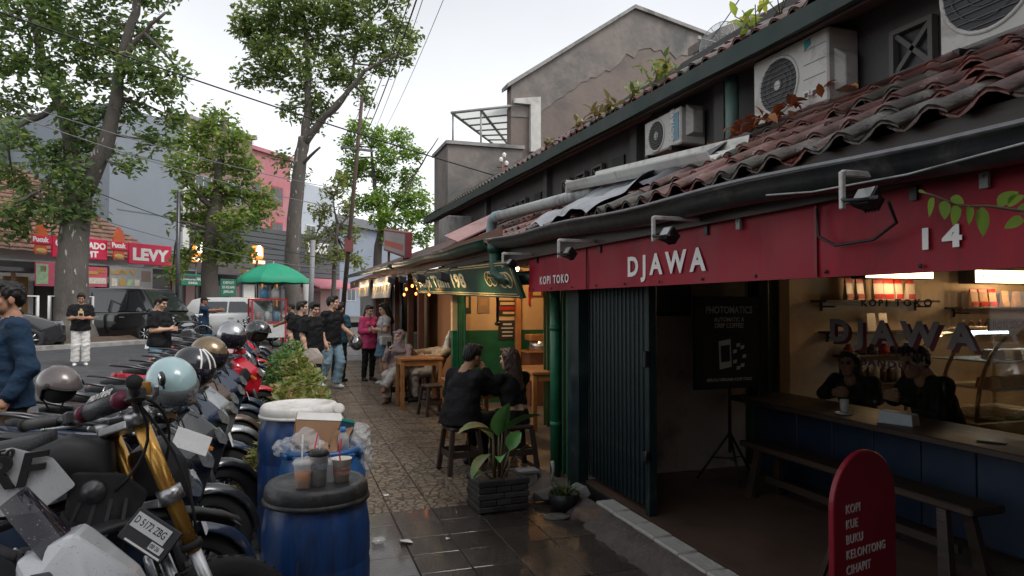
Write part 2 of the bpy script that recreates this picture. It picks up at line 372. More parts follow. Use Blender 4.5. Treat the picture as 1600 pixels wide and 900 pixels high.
M_teal = mat('dark teal metal', (.008, .021, .024), .42, metal=.2, var=.3, vs=7, bump=.15, bs=60, dirt=(.045, .045, .045), da=.3, ds=7)
M_green = mat('green painted metal', (.015, .12, .06), .42, metal=.1, var=.25, vs=5, dirt=(.03, .05, .035), da=.35, ds=4)
M_greend = mat('dark green gutter', (.012, .055, .036), .4, metal=.2, var=.35, vs=3, dirt=(.05, .05, .045), da=.4, ds=5)
M_gutter = mat('grey gutter', (.042, .044, .046), .42, metal=.45, var=.4, vs=3, bump=.3, bs=14, dirt=(.12, .11, .1), da=.3, ds=6)
M_blue = mat('navy boards', (.013, .027, .055), .5, var=.25, vs=5, dirt=(.03, .035, .04), da=.3, ds=4)
M_woodd = mat('dark wood', (.036, .023, .017), .5, var=.4, vs=4, stretch=(1, .12, 1), bump=.2, bs=30)
M_wood = mat('varnished wood', (.34, .15, .055), .4, var=.35, vs=5, stretch=(1, .15, 1), bump=.15, bs=30)
M_red = mat('red vinyl', (.27, .008, .022), .5, var=.22, vs=1.6, bump=.25, bs=5, dirt=(.13, .008, .014), da=.42, ds=2.2, stretch=(1, 1, .35), spec=.3)
M_letter = mat('lettering', (.75, .72, .7), .5, var=.05)
M_black = mat('black plastic', (.018, .018, .02), .42, var=.25, vs=12, spec=.4)
M_rubber = mat('rubber', (.02, .02, .021), .75, var=.25, vs=20)
M_gable = mat('weathered render', (.17, .135, .118), .9, var=.25, vs=1.0, bump=.4, bs=8, dirt=(.1, .085, .08), da=.55, ds=.55, world=True)
M_gablet = mat('lime stained render', (.182, .158, .143), .9, var=.4, vs=1.4, bump=.4, bs=10, dirt=(.1, .1, .095), da=.65, ds=1.1, world=True)
M_upw = mat('sooty wall', (.095, .09, .09), .85, var=.25, vs=1.5, bump=.3, bs=10, dirt=(.05, .045, .045), da=.5, ds=1.2)
def pantile_mat(name, c1, c2, c3):
 m = mat(name, c1, .38, var=.25, vs=6, bump=.4, bs=40, wet=.5, dirt=c2, da=.5, ds=3.2)
 t = m.node_tree; N = t.nodes; L = t.links; b = N['Principled BSDF']
 oi = N.new('ShaderNodeObjectInfo'); rp = N.new('ShaderNodeValToRGB'); L.new(oi.outputs['Random'], rp.inputs[0]); e = rp.color_ramp.elements
 rp.color_ramp.interpolation = 'LINEAR'
 e[0].color = (*c1, 1); e[1].color = (*c3, 1); e[1].position = .72; k = e.new(.38); k.color = (c1[0]*.62, c1[1]*.85, c1[2]*.9, 1); k2 = e.new(.55); k2.color = (c1[0]*1.25, c1[1]*1.3, c1[2]*1.3, 1)
 for n in N:
  if n.type == 'VECT_MATH': L.new(rp.outputs[0], n.inputs[0])
 return m
M_pan = pantile_mat('terracotta pantile', (.165, .052, .042), (.042, .036, .028), (.065, .056, .046))
# ================================================================ ground
def sheet(name, xs, ys, zf, m, keep=None):
 V = []; F = []; nx, ny = len(xs), len(ys)
 for y in ys:
  for x in xs: V.append((x, y, zf(x, y)))
 for j in range(ny-1):
  for i in range(nx-1):
   if keep is None or keep((xs[i]+xs[i+1])/2, (ys[j]+ys[j+1])/2): F.append((j*nx+i, j*nx+i+1, (j+1)*nx+i+1, (j+1)*nx+i))
 mb = MB(); mb.add(V, F, 0, True); return mb.build(name, m)
def rng(a, b, st): n = max(1, int(round((b-a)/st))); return [a+(b-a)*i/n for i in range(n+1)]
xs = [-250, -120, -60]+rng(-30, 12, .75)+[30, 80, 250]; ys = [-60, -20]+rng(-6, 60, .75)+[90, 150, 300]
tag(sheet('ground', xs, ys, lambda x, y: gz(x, y)-.05, M_ground), kind='structure')
sf = lambda x, y: x*FN.x+y*FN.y
o = sheet('road', rng(-40, 2.5, .5), rng(-6, 60, .5), lambda x, y: gz(x, y), M_asph, lambda x, y: x < -2.2 or y > 26); tag(o, kind='structure')
random.seed(3)
lotn = {}
def lotz(x, y):
 return gz(x, y)+.006+.012*math.sin(3.1*x+1.7*y)*math.sin(2.3*y-1.1*x)-.01*(x > .2)
o = sheet('parking_lot', rng(-2.5, .42, .12), rng(-1, 26, .25), lotz, M_lot); tag(o, kind='structure')
# pavement with its tiles
mb = MB(); mb.box((1.36, 12.5, -.075), (1.84, 27, .13)); pav = mb.build('pavement', M_joint); tag(pav, kind='structure')
mb = MB(); mb.box((.40, 12.5, -.05), (.10, 27, .14), ch=.015); kb = mb.build('kerb', M_conc, pav)
P_ = .33
tm = MB(); tm.box((0, 0, -.012), (P_-.008, P_-.008, .024), ch=.003); tmesh = tm.mesh('tile'); tmesh.materials.append(M_tile)
tm2 = tmesh.copy(); tm2.materials.clear(); tm2.materials.append(M_tiled)
random.seed(11); nt_ = 0
far = MB()
for j in range(72):
 y = 5.49+(j-14)*P_+P_/2
 for i in range(6):
  x = .44+P_/2+i*P_
  if x > 2.27: continue
  dark = y < 5.49
  if y < .9 : continue
  T = TR((x, y, random.uniform(-.003, .003)), rx=random.uniform(-.006, .006), ry=random.uniform(-.006, .006))
  w_ = min(1, (2.27-(x-P_/2))/P_)
  if y < 15.5:
   o = link('tile', tm2 if dark else tmesh, pav, T @ Matrix.Diagonal((w_, 1, 1, 1))); nt_ += 1
  else: far.box((x, y, -.012), (P_-.008, P_-.008, .024))
o = far.build('far_tiles', M_tile, pav); o['kind'] = 'stuff'
# far pavement with soil bed, beyond the road
def fpt(a, s, z): p = FE*a+FN*s; return (p.x, p.y, z)
mb = MB()
mb.add([fpt(-25, 19.4, .0), fpt(70, 19.4, .0), fpt(70, 19.4, .43), fpt(-25, 19.4, .43), fpt(70, 19.6, .45), fpt(-25, 19.6, .45), fpt(70, 120, .45), fpt(-25, 120, .45)], [(0, 1, 2, 3), (3, 2, 4, 5), (5, 4, 6, 7)])
o = mb.build('far_pavement', M_conc); tag(o, kind='structure')
mb = MB(); N_ = 60; random.seed(5)
V = []; F = []
for j in range(7):
 for i in range(N_+1):
  a = 4+i*.5; s = 19.9+j*.45+random.uniform(-.12, .12)*(j in (0, 6)); V.append(fpt(a, s, .455+(.05+random.uniform(0, .09))*(0 < j < 6)))
for j in range(6):
 for i in range(N_): F.append((j*(N_+1)+i, j*(N_+1)+i+1, (j+1)*(N_+1)+i+1, (j+1)*(N_+1)+i))
mb.add(V, F, 0, True); o = mb.build('soil_bed', M_dirt); tag(o, kind='structure')
# ================================================================ coffee shop on the right
shop = empty('coffee_shop', (2.4, 3.4, 0), label='open fronted coffee shop with dark metal folding door and navy boarded counter', cat='shop')
shop.matrix_world.translation = (2.4, 3.4, 0)
SI = Matrix.Translation((-2.4, -3.4, 0))
def sp(mbd, name, m, parent=None): return mbd.build(name, m, parent or shop, M=SI if parent is None else None)
mb = MB(); mb.box((6.1, 3.3, .06), (7.3, 4.5, .12)); sp(mb, 'floor', M_floorS)
mb = MB(); mb.box((3.28, 5.56, 1.15), (1.66, .12, 2.3)); sp(mb, 'partition_wall', M_wallD)
mb = MB(); mb.box((4.16, 5.97, 1.2), (.1, .7, 2.4)); sp(mb, 'return_wall', M_wallD)
mb = MB(); mb.box((6.9, 6.36, 1.3), (5.4, .12, 2.6)); sp(mb, 'back_wall', M_wallW)
mb = MB(); mb.box((9.66, 3.6, 1.3), (.12, 5.4, 2.6)); sp(mb, 'inner_wall', M_wallW)
mb = MB(); mb.box((6.03, 1.1, 1.15), (7.12, .12, 2.3)); sp(mb, 'end_wall', M_wallD)
mb = MB(); mb.box((2.41, -1.2, 1.15), (.12, 4.4, 2.3)); sp(mb, 'front_wall', M_wallD)
mb = MB(); mb.box((6.1, 3.7, 2.24), (7.3, 5.4, .06)); sp(mb, 'ceiling', M_ceil)
mb = MB(); mb.box((2.45, 3.3, 2.19), (.10, 4.5, .28)); sp(mb, 'lintel', M_woodd)
mb = MB(); mb.box((4.14, 5.33, 1.46), (.12, .16, 1.5), ch=.01); sp(mb, 'window_post', M_teal)
mb = MB(); mb.box((4.14, 3.3, 2.16), (.10, 4.2, .10), ch=.01); sp(mb, 'window_head', M_teal)
mb = MB(); mb.box((4.15, 3.3, 1.46), (.008, 3.98, 1.30)); win = sp(mb, 'window_pane', glass('shop glass', (.94, .95, .95), .02, .1))
mb = MB(); mb.box((4.20, 3.3, .45), (.10, 4.2, .64)); dado = sp(mb, 'counter_wall', M_blue)
bm_ = MB(); bm_.box((0, 0, 0), (.02, .39, .62), ch=.006); bme = bm_.mesh('board'); bme.materials.append(M_blue)
for i in range(10): link('board', bme, dado, Matrix.Translation((4.14, 1.42+i*.4, .45)))
mb = MB(); mb.box((4.16, 3.3, .79), (.62, 4.2, .045), ch=.008); sp(mb, 'counter_top', M_woodd)
# white painted edging bricks on the step
bm_ = MB(); bm_.box((0, 0, 0), (.15, .285, .10), ch=.008); ed = bm_.mesh('edging_brick'); ed.materials.append(M_white)
for i in range(12):
 y = 1.5+i*.295
 if y < 5.1: link('edging_brick', ed, shop, SI @ TR((2.352, y, .068+random.uniform(-.004, .004)), rz=random.uniform(-.015, .015)))
mb = MB(); random.seed(8)
mb.box((2.44, 3.3, .05), (.03, 4.4, .10)); sp(mb, 'step_slot', M_black)
# folding door: pleated slats
sl_ = MB(); sl_.box((0, 0, 1.07), (.01, .042, 1.86), ch=.003); slat = sl_.mesh('slat'); slat.materials.append(M_teal)
fd = empty('folding_door', label=None); fd.parent = shop; fd.matrix_local = SI
for i in range(31):
 y = 4.46+i*.034; link('slat', slat, fd, TR((2.50+(.008 if i % 2 else -.008), y, .02), rz=(.5 if i % 2 else -.5)))
mb = MB(); mb.box((2.50, 4.42, 1.08), (.07, .05, 1.92), ch=.006); mb.build('door_stile', M_teal, fd)
mb = MB(); mb.box((2.46, 4.41, .55), (.06, .03, .07), ch=.006); mb.tube([(2.44, 4.39, .5), (2.44, 4.385, .6)], .008); mb.build('latch', M_black, fd)
mb = MB(); mb.box((2.46, 4.41, 1.25), (.05, .03, .12), ch=.006); mb.build('handle', M_black, fd)
mb = MB(); mb.box((2.50, 3.4, 2.03), (.06, 4.3, .05)); mb.build('top_rail', M_black, fd)
# riser: lumpy mortar and stones under the edging
mb = MB(); random.seed(21)
V = []; F = []
for i in range(60):
 y = 1.3+i*.08
 for j, (x, z) in enumerate(((2.07, -.02), (2.12, .045), (2.2, .085), (2.28, .1))):
  V.append((x+random.uniform(-.03, .03)*(j < 3), y, z+random.uniform(-.018, .018)*(j < 3)))
for i in range(59):
 for j in range(3): F.append((i*4+j, i*4+j+1, (i+1)*4+j+1, (i+1)*4+j))
mb.add(V, F, 0, True); sp(mb, 'mortar_riser', mat('mortar', (.1, .08, .07), .85, var=.4, vs=8, bump=.7, bs=30, wet=.4, dirt=(.04, .035, .03), da=.5, ds=4))
# ---------------------------------------------------------------- lower roof: boards, pantiles
RX0, RZ0, RX1, RZ1 = 2.02, 2.25, 3.5, 3.02
rs = math.atan2(RZ1-RZ0, RX1-RX0); rl = math.hypot(RX1-RX0, RZ1-RZ0)
mb = MB()
mb.prism([(RX0+.06, RZ0-.05), (RX1, RZ1-.06), (RX1, RZ1-.12), (RX0+.06, RZ0-.12)], 9.2, M=Matrix(((1, 0, 0, 0), (0, 0, 1, .3), (0, 1, 0, 0), (0, 0, 0, 1)))); lroof = sp(mb, 'roof', M_woodd)
def pantile_mesh(name, m, pw=.235, ln=.34, n=9):
 mb = MB(); top = [];
 prof = [(-pw/2+pw*i/(n-1), (.03*math.sin(2*pi*i/(n-1)) + (.008 if i > n*.5 else 0))) for i in range(n)]
 t = .016
 rings = [[(y, z) for y, z in prof], [(y, z-t) for y, z in prof[::-1]]]
 V = []
 for x, lift in ((0, .0), (ln*.5, -.004), (ln, -.012)):
  for y, z in rings[0]: V.append((x, y, z+lift))
  for y, z in rings[1]: V.append((x, y, z+lift))
 F = []; k = 2*n
 for a in range(2):
  for j in range(k): F.append((a*k+j, a*k+(j+1) % k, (a+1)*k+(j+1) % k, (a+1)*k+j))
 F.append(tuple(range(k))); F.append(tuple(range(2*k, 3*k))[::-1])
 mb.add(V, [f[::-1] for f in F], 0, True); me = mb.mesh(name); me.materials.append(m)
 return me
pan = pantile_mesh('pantile', M_pan)
random.seed(14); ncount = 0
for i in range(20):
 for j in range(6):
  y = .95+i*.2; s = .02+j*.265
  T = SI @ Matrix.Translation((RX0+s*math.cos(rs)+random.uniform(-.02, .02)-.02, y+random.uniform(-.014, .014), RZ0+s*math.sin(rs)+.02+random.uniform(-.006, .012))) @ rotm(0, -rs+R(4)+random.uniform(-.035, .035), random.uniform(-.05, .05))
  link('pantile', pan, lroof, T @ SI.inverted() @ SI if False else (SI.inverted() @ T))
  ncount += 1
for i in range(22):
 for j in range(6):
  y = 4.95+i*.2; s = .02+j*.265
  T = Matrix.Translation((RX0+s*math.cos(rs)+random.uniform(-.02, .02)-.02, y+random.uniform(-.014, .014), RZ0+s*math.sin(rs)+.02+random.uniform(-.006, .012)+.01*(y-4.9))) @ rotm(0, -rs+R(4)+random.uniform(-.03, .03), random.uniform(-.04, .04))
  link('pantile', pan, lroof, T)
# gutter of the near shop (open trough) with hanging straps
def trough(path, r, n=9):
 mb = MB(); rings = []
 for p in path:
  ring = [(p[0]+r*math.cos(a), p[1], p[2]+r*1.1*math.sin(a)) for a in [pi+pi*k/(n-1) for k in range(n)]]
  ring = [(ring[0][0]-.012, p[1], ring[0][2]+.004)]+ring
  rings.append(ring)
 inner = []
 for r_, p in zip(rings, path): inner.append(r_+[(p[0]+(q[0]-p[0])*.94, q[1], q[2]+.006) for q in r_[::-1]])
 mb.loft(inner, 0, True, True); return mb
GP = [(1.98, y, 2.15+.013*(y-1.4)/1+.02*math.sin(y*1.3)*.4-.0) for y in rng(.4, 6.7, .35)]
GP = [(1.98+.012*math.sin(p[1]*2.1), p[1], 2.14+.14*(p[1]-1.4)/5.2+.008*math.sin(p[1]*3)) for p in GP]
sp(trough(GP, .075), 'gutter', M_gutter)
mb = MB(); mb.tube([(1.895, y, 2.155+.14*(y-1.4)/5.2+.010*math.sin(y*3)) for y in rng(.4, 6.7, .3)], .011, 6); sp(mb, 'gutter_lip', mat('bright gutter lip', (.16, .16, .165), .35, metal=.6, var=.4, vs=10))
mb = MB(); mb.box((2.09, 3.5, 2.17), (.03, 6.2, .2)); sp(mb, 'fascia_board', M_woodd)
# ================================================================ upper storey behind the low roof
M_acw = mat('ac casing', (.5, .49, .46), .5, var=.12, vs=6, dirt=(.25, .23, .2), da=.35, ds=5)
M_pvc = mat('grey pvc', (.36, .38, .37), .5, var=.15, vs=5, dirt=(.14, .14, .13), da=.5, ds=6)
M_pvcg = mat('green grey pvc', (.1, .17, .15), .45, var=.2, vs=5, dirt=(.06, .07, .06), da=.4, ds=6)
M_sheet = mat('pale corrugated sheet', (.55, .55, .52), .55, var=.12, vs=3, dirt=(.25, .24, .2), da=.4, ds=4)
M_tarp = mat('grey tarpaulin', (.24, .25, .27), .33, var=.25, vs=4, bump=.3, bs=12, dirt=(.08, .08, .08), da=.4, ds=5)
M_moss = leafmat('moss', (.07, .1, .03), (.12, .12, .05), (.1, .07, .04))
M_vine = leafmat('bright vine leaf', (.2, .32, .05), (.34, .4, .06), (.45, .4, .07), .45)
up = empty('upper_storey', (3.6, 8, 2.9), label='sooty upper storey wall with vent blocks and mossy tiled eave above shops', cat='building')
UI = Matrix.Translation((-3.6, -8, -2.9))
def upb(mbd, name, m): return mbd.build(name, m, up, M=UI)
mb = MB(); mb.box((3.72, 8.4, 3.35), (.2, 16.6, 1.3)); upb(mb, 'wall', M_upw)
for y in (2.2, 5.05, 6.6, 9.3, 12.5):
 mb = MB(); mb.box((3.60, y, 3.3), (.14, .14, 1.2)); upb(mb, 'pilaster', M_upw)
UX0, UZ0, UX1, UZ1 = 3.2, 3.60, 4.45, 4.42; us = math.atan2(UZ1-UZ0, UX1-UX0)
def uz(y): return .015*(y-4)
V = []; mb = MB()
mb.loft([[(UX0+.05, y, UZ0-.04+uz(y)), (UX1, y, UZ1-.04+uz(y)), (UX1+.6, y, UZ1-.4+uz(y)), (UX0+.05, y, UZ0-.14+uz(y))] for y in rng(1, 17, 1)], 0, False); uroof = upb(mb, 'roof', mat('roof deck', (.09, .06, .05), .8))
random.seed(31)
for i in range(42):
 for j in range(5):
  y = 2.2+i*.2; s = j*.265
  link('pantile', pan, uroof, Matrix.Translation((UX0+s*math.cos(us)+random.uniform(-.015, .015), y+random.uniform(-.012, .012), UZ0+s*math.sin(us)+.02+uz(y)+random.uniform(-.005, .012))) @ rotm(0, -us+R(4)+random.uniform(-.03, .03), random.uniform(-.05, .05)))
far = MB()
for i in range(32):
 y = 10.6+i*.2
 Vp = pan.vertices
 for j in range(5):
  s = j*.265; T = Matrix.Translation((UX0+s*math.cos(us), y, UZ0+s*math.sin(us)+.02+uz(y))) @ rotm(0, -us+R(4), 0)
  far.add([v.co[:] for v in Vp], [tuple(p.vertices) for p in pan.polygons], 0, True, T)
o = far.build('far_pantiles', M_pan, uroof); o['kind'] = 'stuff'
mb = MB(); mb.loft([[(UX0-.02, y, UZ0-.13+uz(y)+.006*math.sin(y*2.7)), (UX0+.02, y, UZ0-.13+uz(y)), (UX0+.02, y, UZ0+.0+uz(y)), (UX0-.02, y, UZ0+.0+uz(y)+.006*math.sin(y*3.3))] for y in rng(1, 17, .5)], 0, False); upb(mb, 'fascia', mat('dark fascia paint', (.012, .032, .026), .6, var=.4, vs=2, dirt=(.03, .03, .028), da=.5, ds=3))
mb = MB(); mb.tube([(3.42, y, 3.52+uz(y)) for y in rng(6, 15, 1)], .035, 8); upb(mb, 'eave_pole', mat('rust pole', (.12, .05, .035), .6))
# vent blocks with cross bars
vb = MB(); vb.box((0, 0, 0), (.05, .30, .30));
def ventblock(y, z):
 mb = MB()
 for a in (-1, 1):
  mb.box((-.02, a*.135, 0), (.05, .03, .30)); mb.box((-.02, 0, a*.135), (.05, .24, .03)); mb.box((-.015, 0, 0), (.03, .34, .03), rx=a*pi/4)
 mb.box((.004, 0, 0), (.01, .27, .27), mi=1)
 return mb.build('vent_block', [mat('vent block', (.12, .115, .11), .8), M_black], up, M=UI @ Matrix.Translation((3.6, y, z)))
for y in (3.15, 7.6, 8.1, 8.6, 10.4, 10.9, 11.4): ventblock(y, 3.2)
for y in (7.1, 9.8):
 mb = MB(); mb.box((3.61, y, 3.18), (.03, .3, .34)); upb(mb, 'vent_opening', M_black)
# concrete box and gate frame at the far end of the upper storey
mb = MB(); mb.box((3.2, 13.6, 3.0), (.5, .9, .8), ch=.02); upb(mb, 'water_box', M_conc)
# AC units
def ac(loc, wd=.76, hg=.50, label='', fan=.19, sticker=False, brand=None):
 t = empty('air_conditioner', loc, label=label, cat='air conditioner', group='outdoor air conditioner units on the low roof')
 mb = MB(); mb.box((.13, 0, hg/2), (.26, wd, hg), ch=.012); mb.build('casing', M_acw, t)
 cy, cz = .10, hg*.49; T = Matrix.Translation((-.004, cy, cz)) @ rotm(0, -pi/2, 0)
 mb = MB(); mb.lathe([(fan, 0), (fan+.012, .008), (fan+.022, .004), (fan+.026, -.006)], 36, M=T); mb.build('fan_ring', M_acw, t)
 mb = MB(); mb.lathe([(.001, .001), (fan, .001)], 36, M=T); mb.build('fan_opening', M_black, t)
 g = MB()
 for i in range(11):
  a = (i-5)/5.5*fan; h = math.sqrt(max(0, fan*fan-a*a)); g.box((-.012, cy, cz+a), (.004, 2*h, .004))
 for a in (.2, .5, .8): g.tube([(-.014, cy+fan*a*math.cos(q), cz+fan*a*math.sin(q)) for q in rng(0, 2*pi, .3)], .0025, 4)
 g.build('fan_grille', mat('grille wire', (.12, .12, .12), .5), t)
 mb = MB(); mb.lathe([(.001, .008), (.035, .008), (.04, .003)], 16, M=T); mb.build('fan_hub', M_acw, t)
 mb = MB()
 for i in range(4): mb.box((-.002, -wd*.34, hg*(.2+.2*i)), (.003, wd*.26, .004))
 mb.build('seam', mat('seam', (.2, .2, .19), .6), t)
 mb = MB(); mb.hull([(.1, -wd/2-.05, .1), (.2, -wd/2-.05, .1), (.1, -wd/2-.05, .3), (.2, -wd/2-.05, .3), (.05, -wd/2, .07), (.24, -wd/2, .07), (.05, -wd/2, .36), (.24, -wd/2, .36)], .008); mb.build('valve_cover', M_acw, t)
 for s in (-1, 1):
  mb = MB(); mb.box((.13, s*wd*.33, -.02), (.34, .04, .04)); mb.build('foot', M_black, t)
 if sticker:
  for i, s in enumerate((-.22, -.31)):
   mb = MB(); mb.box((-.003, s*wd*1.1, .09), (.003, .055, .06)); st = mb.build('warning_label', mat('label paper', (.6, .6, .58), .6), t)
   mb = MB(); mb.box((-.0055, s*wd*1.1, .09), (.002, .03, .03)); mb.build('label_print', M_black, st)
  mb = MB(); mb.prism([(0, 0), (.06, .03), (.05, .075), (-.005, .06)], .003, M=Matrix(((0, 0, -1, -.001), (-1, 0, 0, -.17), (0, 1, 0, .40), (0, 0, 0, 1)))); mb.build('tape_patch', mat('teal tape', (.02, .25, .27), .5), t)
 if brand:
  mb = MB(); mb.box((-.003, -.25, hg*.5), (.004, .10, hg*.74)); st = mb.build('brand_strip', mat('blue grey strip', (.13, .25, .32), .5), t)
  text('strip_letters', brand, .075, M_letter, st, Matrix(((0, 0, -1, -.0075), (0, 1, 0, -.222), (1, 0, 0, hg*.16), (0, 0, 0, 1))) , sx=.98, bold=.02, ext=.001)
 return t
ac((3.36, 3.98, 2.99), label='cream air conditioner unit with teal tape scrap on front, over dead leaves', sticker=True)
ac((3.36, 2.42, 2.99), label='large air conditioner unit cut by the top right corner of the frame', wd=.74, hg=.62, fan=.24)
ac((3.34, 5.68, 3.10), label='smaller air conditioner unit with blue brand strip beside fan', wd=.66, hg=.34, fan=.135, brand='OCTAVE')
# vertical drain pipe at the wall
t = empty('drain_pipe', (3.45, 4.75, 2.8), label='green grey drain pipe standing beside the cream air conditioner', cat='pipe')
mb = MB(); mb.tube([(0, 0, -.05), (0, 0, .72)], .055, 14); mb.build('pipe', M_pvcg, t)
mb = MB(); mb.tube([(0, 0, .05), (0, 0, .13)], .063, 14); mb.build('collar', M_pvcg, t)
mb = MB(); mb.tube([(0, 0, -.02), (-.05, .12, -.06), (-.1, .4, -.08)], .05, 12); mb.build('elbow', M_pvc, t)
# white pvc pipe with elbow lying along the roof
t = empty('roof_pipe', (2.6, 7.3, 2.72), label='long pale pvc pipe with an elbow lying along the tiles', cat='pipe')
mb = MB(); mb.tube([(0, -1.7, -.06), (0, 1.35, .09)], .062, 14); mb.build('pipe', M_pvc, t)
mb = MB(); mb.tube([(0, 1.2, .08), (0, 1.42, .09), (-.01, 1.52, .05), (-.015, 1.55, -.1), (-.015, 1.55, -.2)], .074, 14); mb.build('elbow', mat('blue grey pvc', (.22, .31, .32), .4, var=.1), t)
# pale sheet trough on the roof
t = empty('sheet_trough', (2.62, 4.85, 2.66), label='pale corrugated sheet trough laid across the roof tiles', cat='roof sheet')
mb = MB(); rings = []
for y, z in ((-1.2, -.12), (1.1, .07)):
 rings.append([(-.16+.32*i/12, y, z+(.07 if i in (0, 12) else (.02*math.sin(i*2.2)))+.12*(i/12)) for i in range(13)]+[(-.16+.32*i/12, y, z-.012+(.07 if i in (0, 12) else (.02*math.sin(i*2.2)))+.12*(i/12)) for i in range(12, -1, -1)])
mb.loft(rings, 0, False); mb.build('sheet', M_sheet, t)
mb = MB(); mb.box((.0, 1.1, .10), (.30, .015, .12), rx=.1); mb.build('end_stop', M_sheet, t)
# crumpled tarpaulin
random.seed(44)
def tarp(name, x0, x1, y0, y1, amp, label, m, seed, off=.07):
 rnd = random.Random(seed); nx, ny = 26, 30; V = []; F = []
 ph = [rnd.uniform(0, 6) for _ in range(6)]
 for j in range(ny+1):
  for i in range(nx+1):
   u, v = i/nx, j/ny; x = x0+(x1-x0)*u; y = y0+(y1-y0)*v+.35*(u-.5)*(v-.3)
   z = RZ0+(x-RX0)*math.tan(rs)+off+.01*(y-4.9)
   z += amp*(math.sin(9*v+4*u+ph[0])*.5+math.sin(17*v-5*u+ph[1])*.3+math.sin(31*v+13*u+ph[2])*.18+abs(math.sin(7*u+3*v+ph[3]))*.6)
   V.append((x, y, max(z, RZ0+(x-RX0)*math.tan(rs)+.035)))
 for j in range(ny):
  for i in range(nx): a = j*(nx+1)+i; F.append((a, a+1, a+nx+2, a+nx+1))
 mb = MB(); mb.add(V, F, 0, True); o = mb.build(name, m); return tag(o, label, 'tarpaulin')
tarp('tarpaulin', 1.98, 2.72, 4.35, 5.75, .05, 'crumpled grey tarpaulin spread over the tiles at the gutter', M_tarp, 2)
tarp('tarpaulin', 2.3, 2.95, 3.9, 4.6, .03, 'dark folded tarpaulin strip beside the pale sheet trough', mat('dark tarp', (.07, .07, .08), .4, var=.3, bump=.3, bs=12), 5)
# rusty flat sheet further along
t = mb = MB(); mb.box((2.6, 9.6, 2.78), (.9, .6, .02), rx=.25, ry=-.45); tag(mb.build('roof_panel', mat('pinkish panel', (.34, .2, .19), .6, var=.2, dirt=(.15, .1, .09), da=.4)), 'pinkish flat panel lying on far roof tiles', 'roof sheet')
# dead leaves heaped under the AC
M_dead = leafmat('dead leaf', (.3, .09, .03), (.42, .16, .05), (.2, .07, .04), .15)
def leafcard(mb, p, d, up_, ln, wd, fold=.25, mi=0):
 d = d.normalized(); s = d.cross(up_)
 if s.length < 1e-3: s = d.orthogonal()
 s.normalize(); n = s.cross(d)
 b = len(mb.v); P = [p, p+d*ln*.35+s*wd*.5+n*wd*fold, p+d*ln*.5, p+d*ln*.35-s*wd*.5+n*wd*fold, p+d*ln*.75+s*wd*.33+n*wd*fold*.5-n*ln*.06, p+d*ln-n*ln*.15, p+d*ln*.75-s*wd*.33+n*wd*fold*.5-n*ln*.06, p+d*ln*.75-n*ln*.05]
 mb.v.extend([tuple(q) for q in P]); Fs = [(0, 1, 2), (0, 2, 3), (1, 4, 7, 2), (2, 7, 6, 3), (4, 5, 7), (7, 5, 6)]
 mb.f.extend([tuple(i+b for i in f) for f in Fs]); mb.m.extend([mi]*6); mb.s.extend([True]*6)
def rv(r=random): return Vector((r.uniform(-1, 1), r.uniform(-1, 1), r.uniform(-1, 1)))
mb = MB(); random.seed(61)
for i in range(60):
 y = random.gauss(4.1, .28); x = 3.22+random.uniform(-.12, .12); z = RZ0+(x-RX0)*math.tan(rs)+.07+random.uniform(0, .07)
 leafcard(mb, Vector((x, y, z)), rv(), Vector((0, 0, 1))+rv()*.4, .11, .055)
o = mb.build('dead_leaves', M_dead); tag(o, 'orange dead leaves heaped on tiles under the air conditioner', 'leaves', kind='stuff')
# weeds growing on the upper eave
def weeds(name, spots, m, label, ln=.12, n=14, seed=1, stem=.25):
 rnd = random.Random(seed); mb = MB(); st = MB()
 for (x, y, z, hgt) in spots:
  for k in range(5):
   a = rnd.uniform(0, 6.28); tip = Vector((x, y, z))+Vector((math.cos(a)*hgt*.5, math.sin(a)*hgt*.5, hgt*rnd.uniform(.5, 1)))
   mid = Vector((x, y, z)).lerp(tip, .5)+Vector((0, 0, hgt*.1)); st.tube([(x, y, z), mid, tip], .004, 5, mi=0)
   for q in range(n//5+1):
    t_ = rnd.uniform(.35, 1); p = Vector((x, y, z)).lerp(tip, t_); leafcard(mb, p, rv(rnd)+Vector((0, 0, .2)), Vector((0, 0, 1)), ln*rnd.uniform(.7, 1.3), ln*.45)
 t = empty(name, spots[0][:3], label=label, cat='plant'); T = Matrix.Translation(-Vector(spots[0][:3]))
 mb.build('foliage', m, t, M=T); st.build('stem', mat('weed stem', (.12, .12, .05), .7), t, M=T); return t
weeds('roof_weed', [(3.24, 5.45, 3.66, .28), (3.3, 5.75, 3.7, .3), (3.25, 6.1, 3.68, .22)], leafmat('weed leaf', (.1, .17, .04), (.2, .26, .05), (.3, .24, .07), .3), 'weed clump sprouting from the upper tiled eave', .11, 24, 4)
weeds('roof_grass', [(3.25, 6.5, 3.68, .16), (3.24, 6.9, 3.68, .14), (3.26, 7.4, 3.7, .12), (3.24, 8.4, 3.7, .12)], leafmat('dry grass', (.2, .17, .07), (.28, .24, .1), None, .2), 'dry grass tuft on the mossy upper eave', .12, 20, 9)
weeds('roof_vine', [(3.25, 4.18, 3.62, .3), (3.3, 3.98, 3.7, .5), (3.3, 3.6, 3.75, .4)], M_vine, 'bright yellow green vine hanging at the upper eave end', .13, 14, 13)
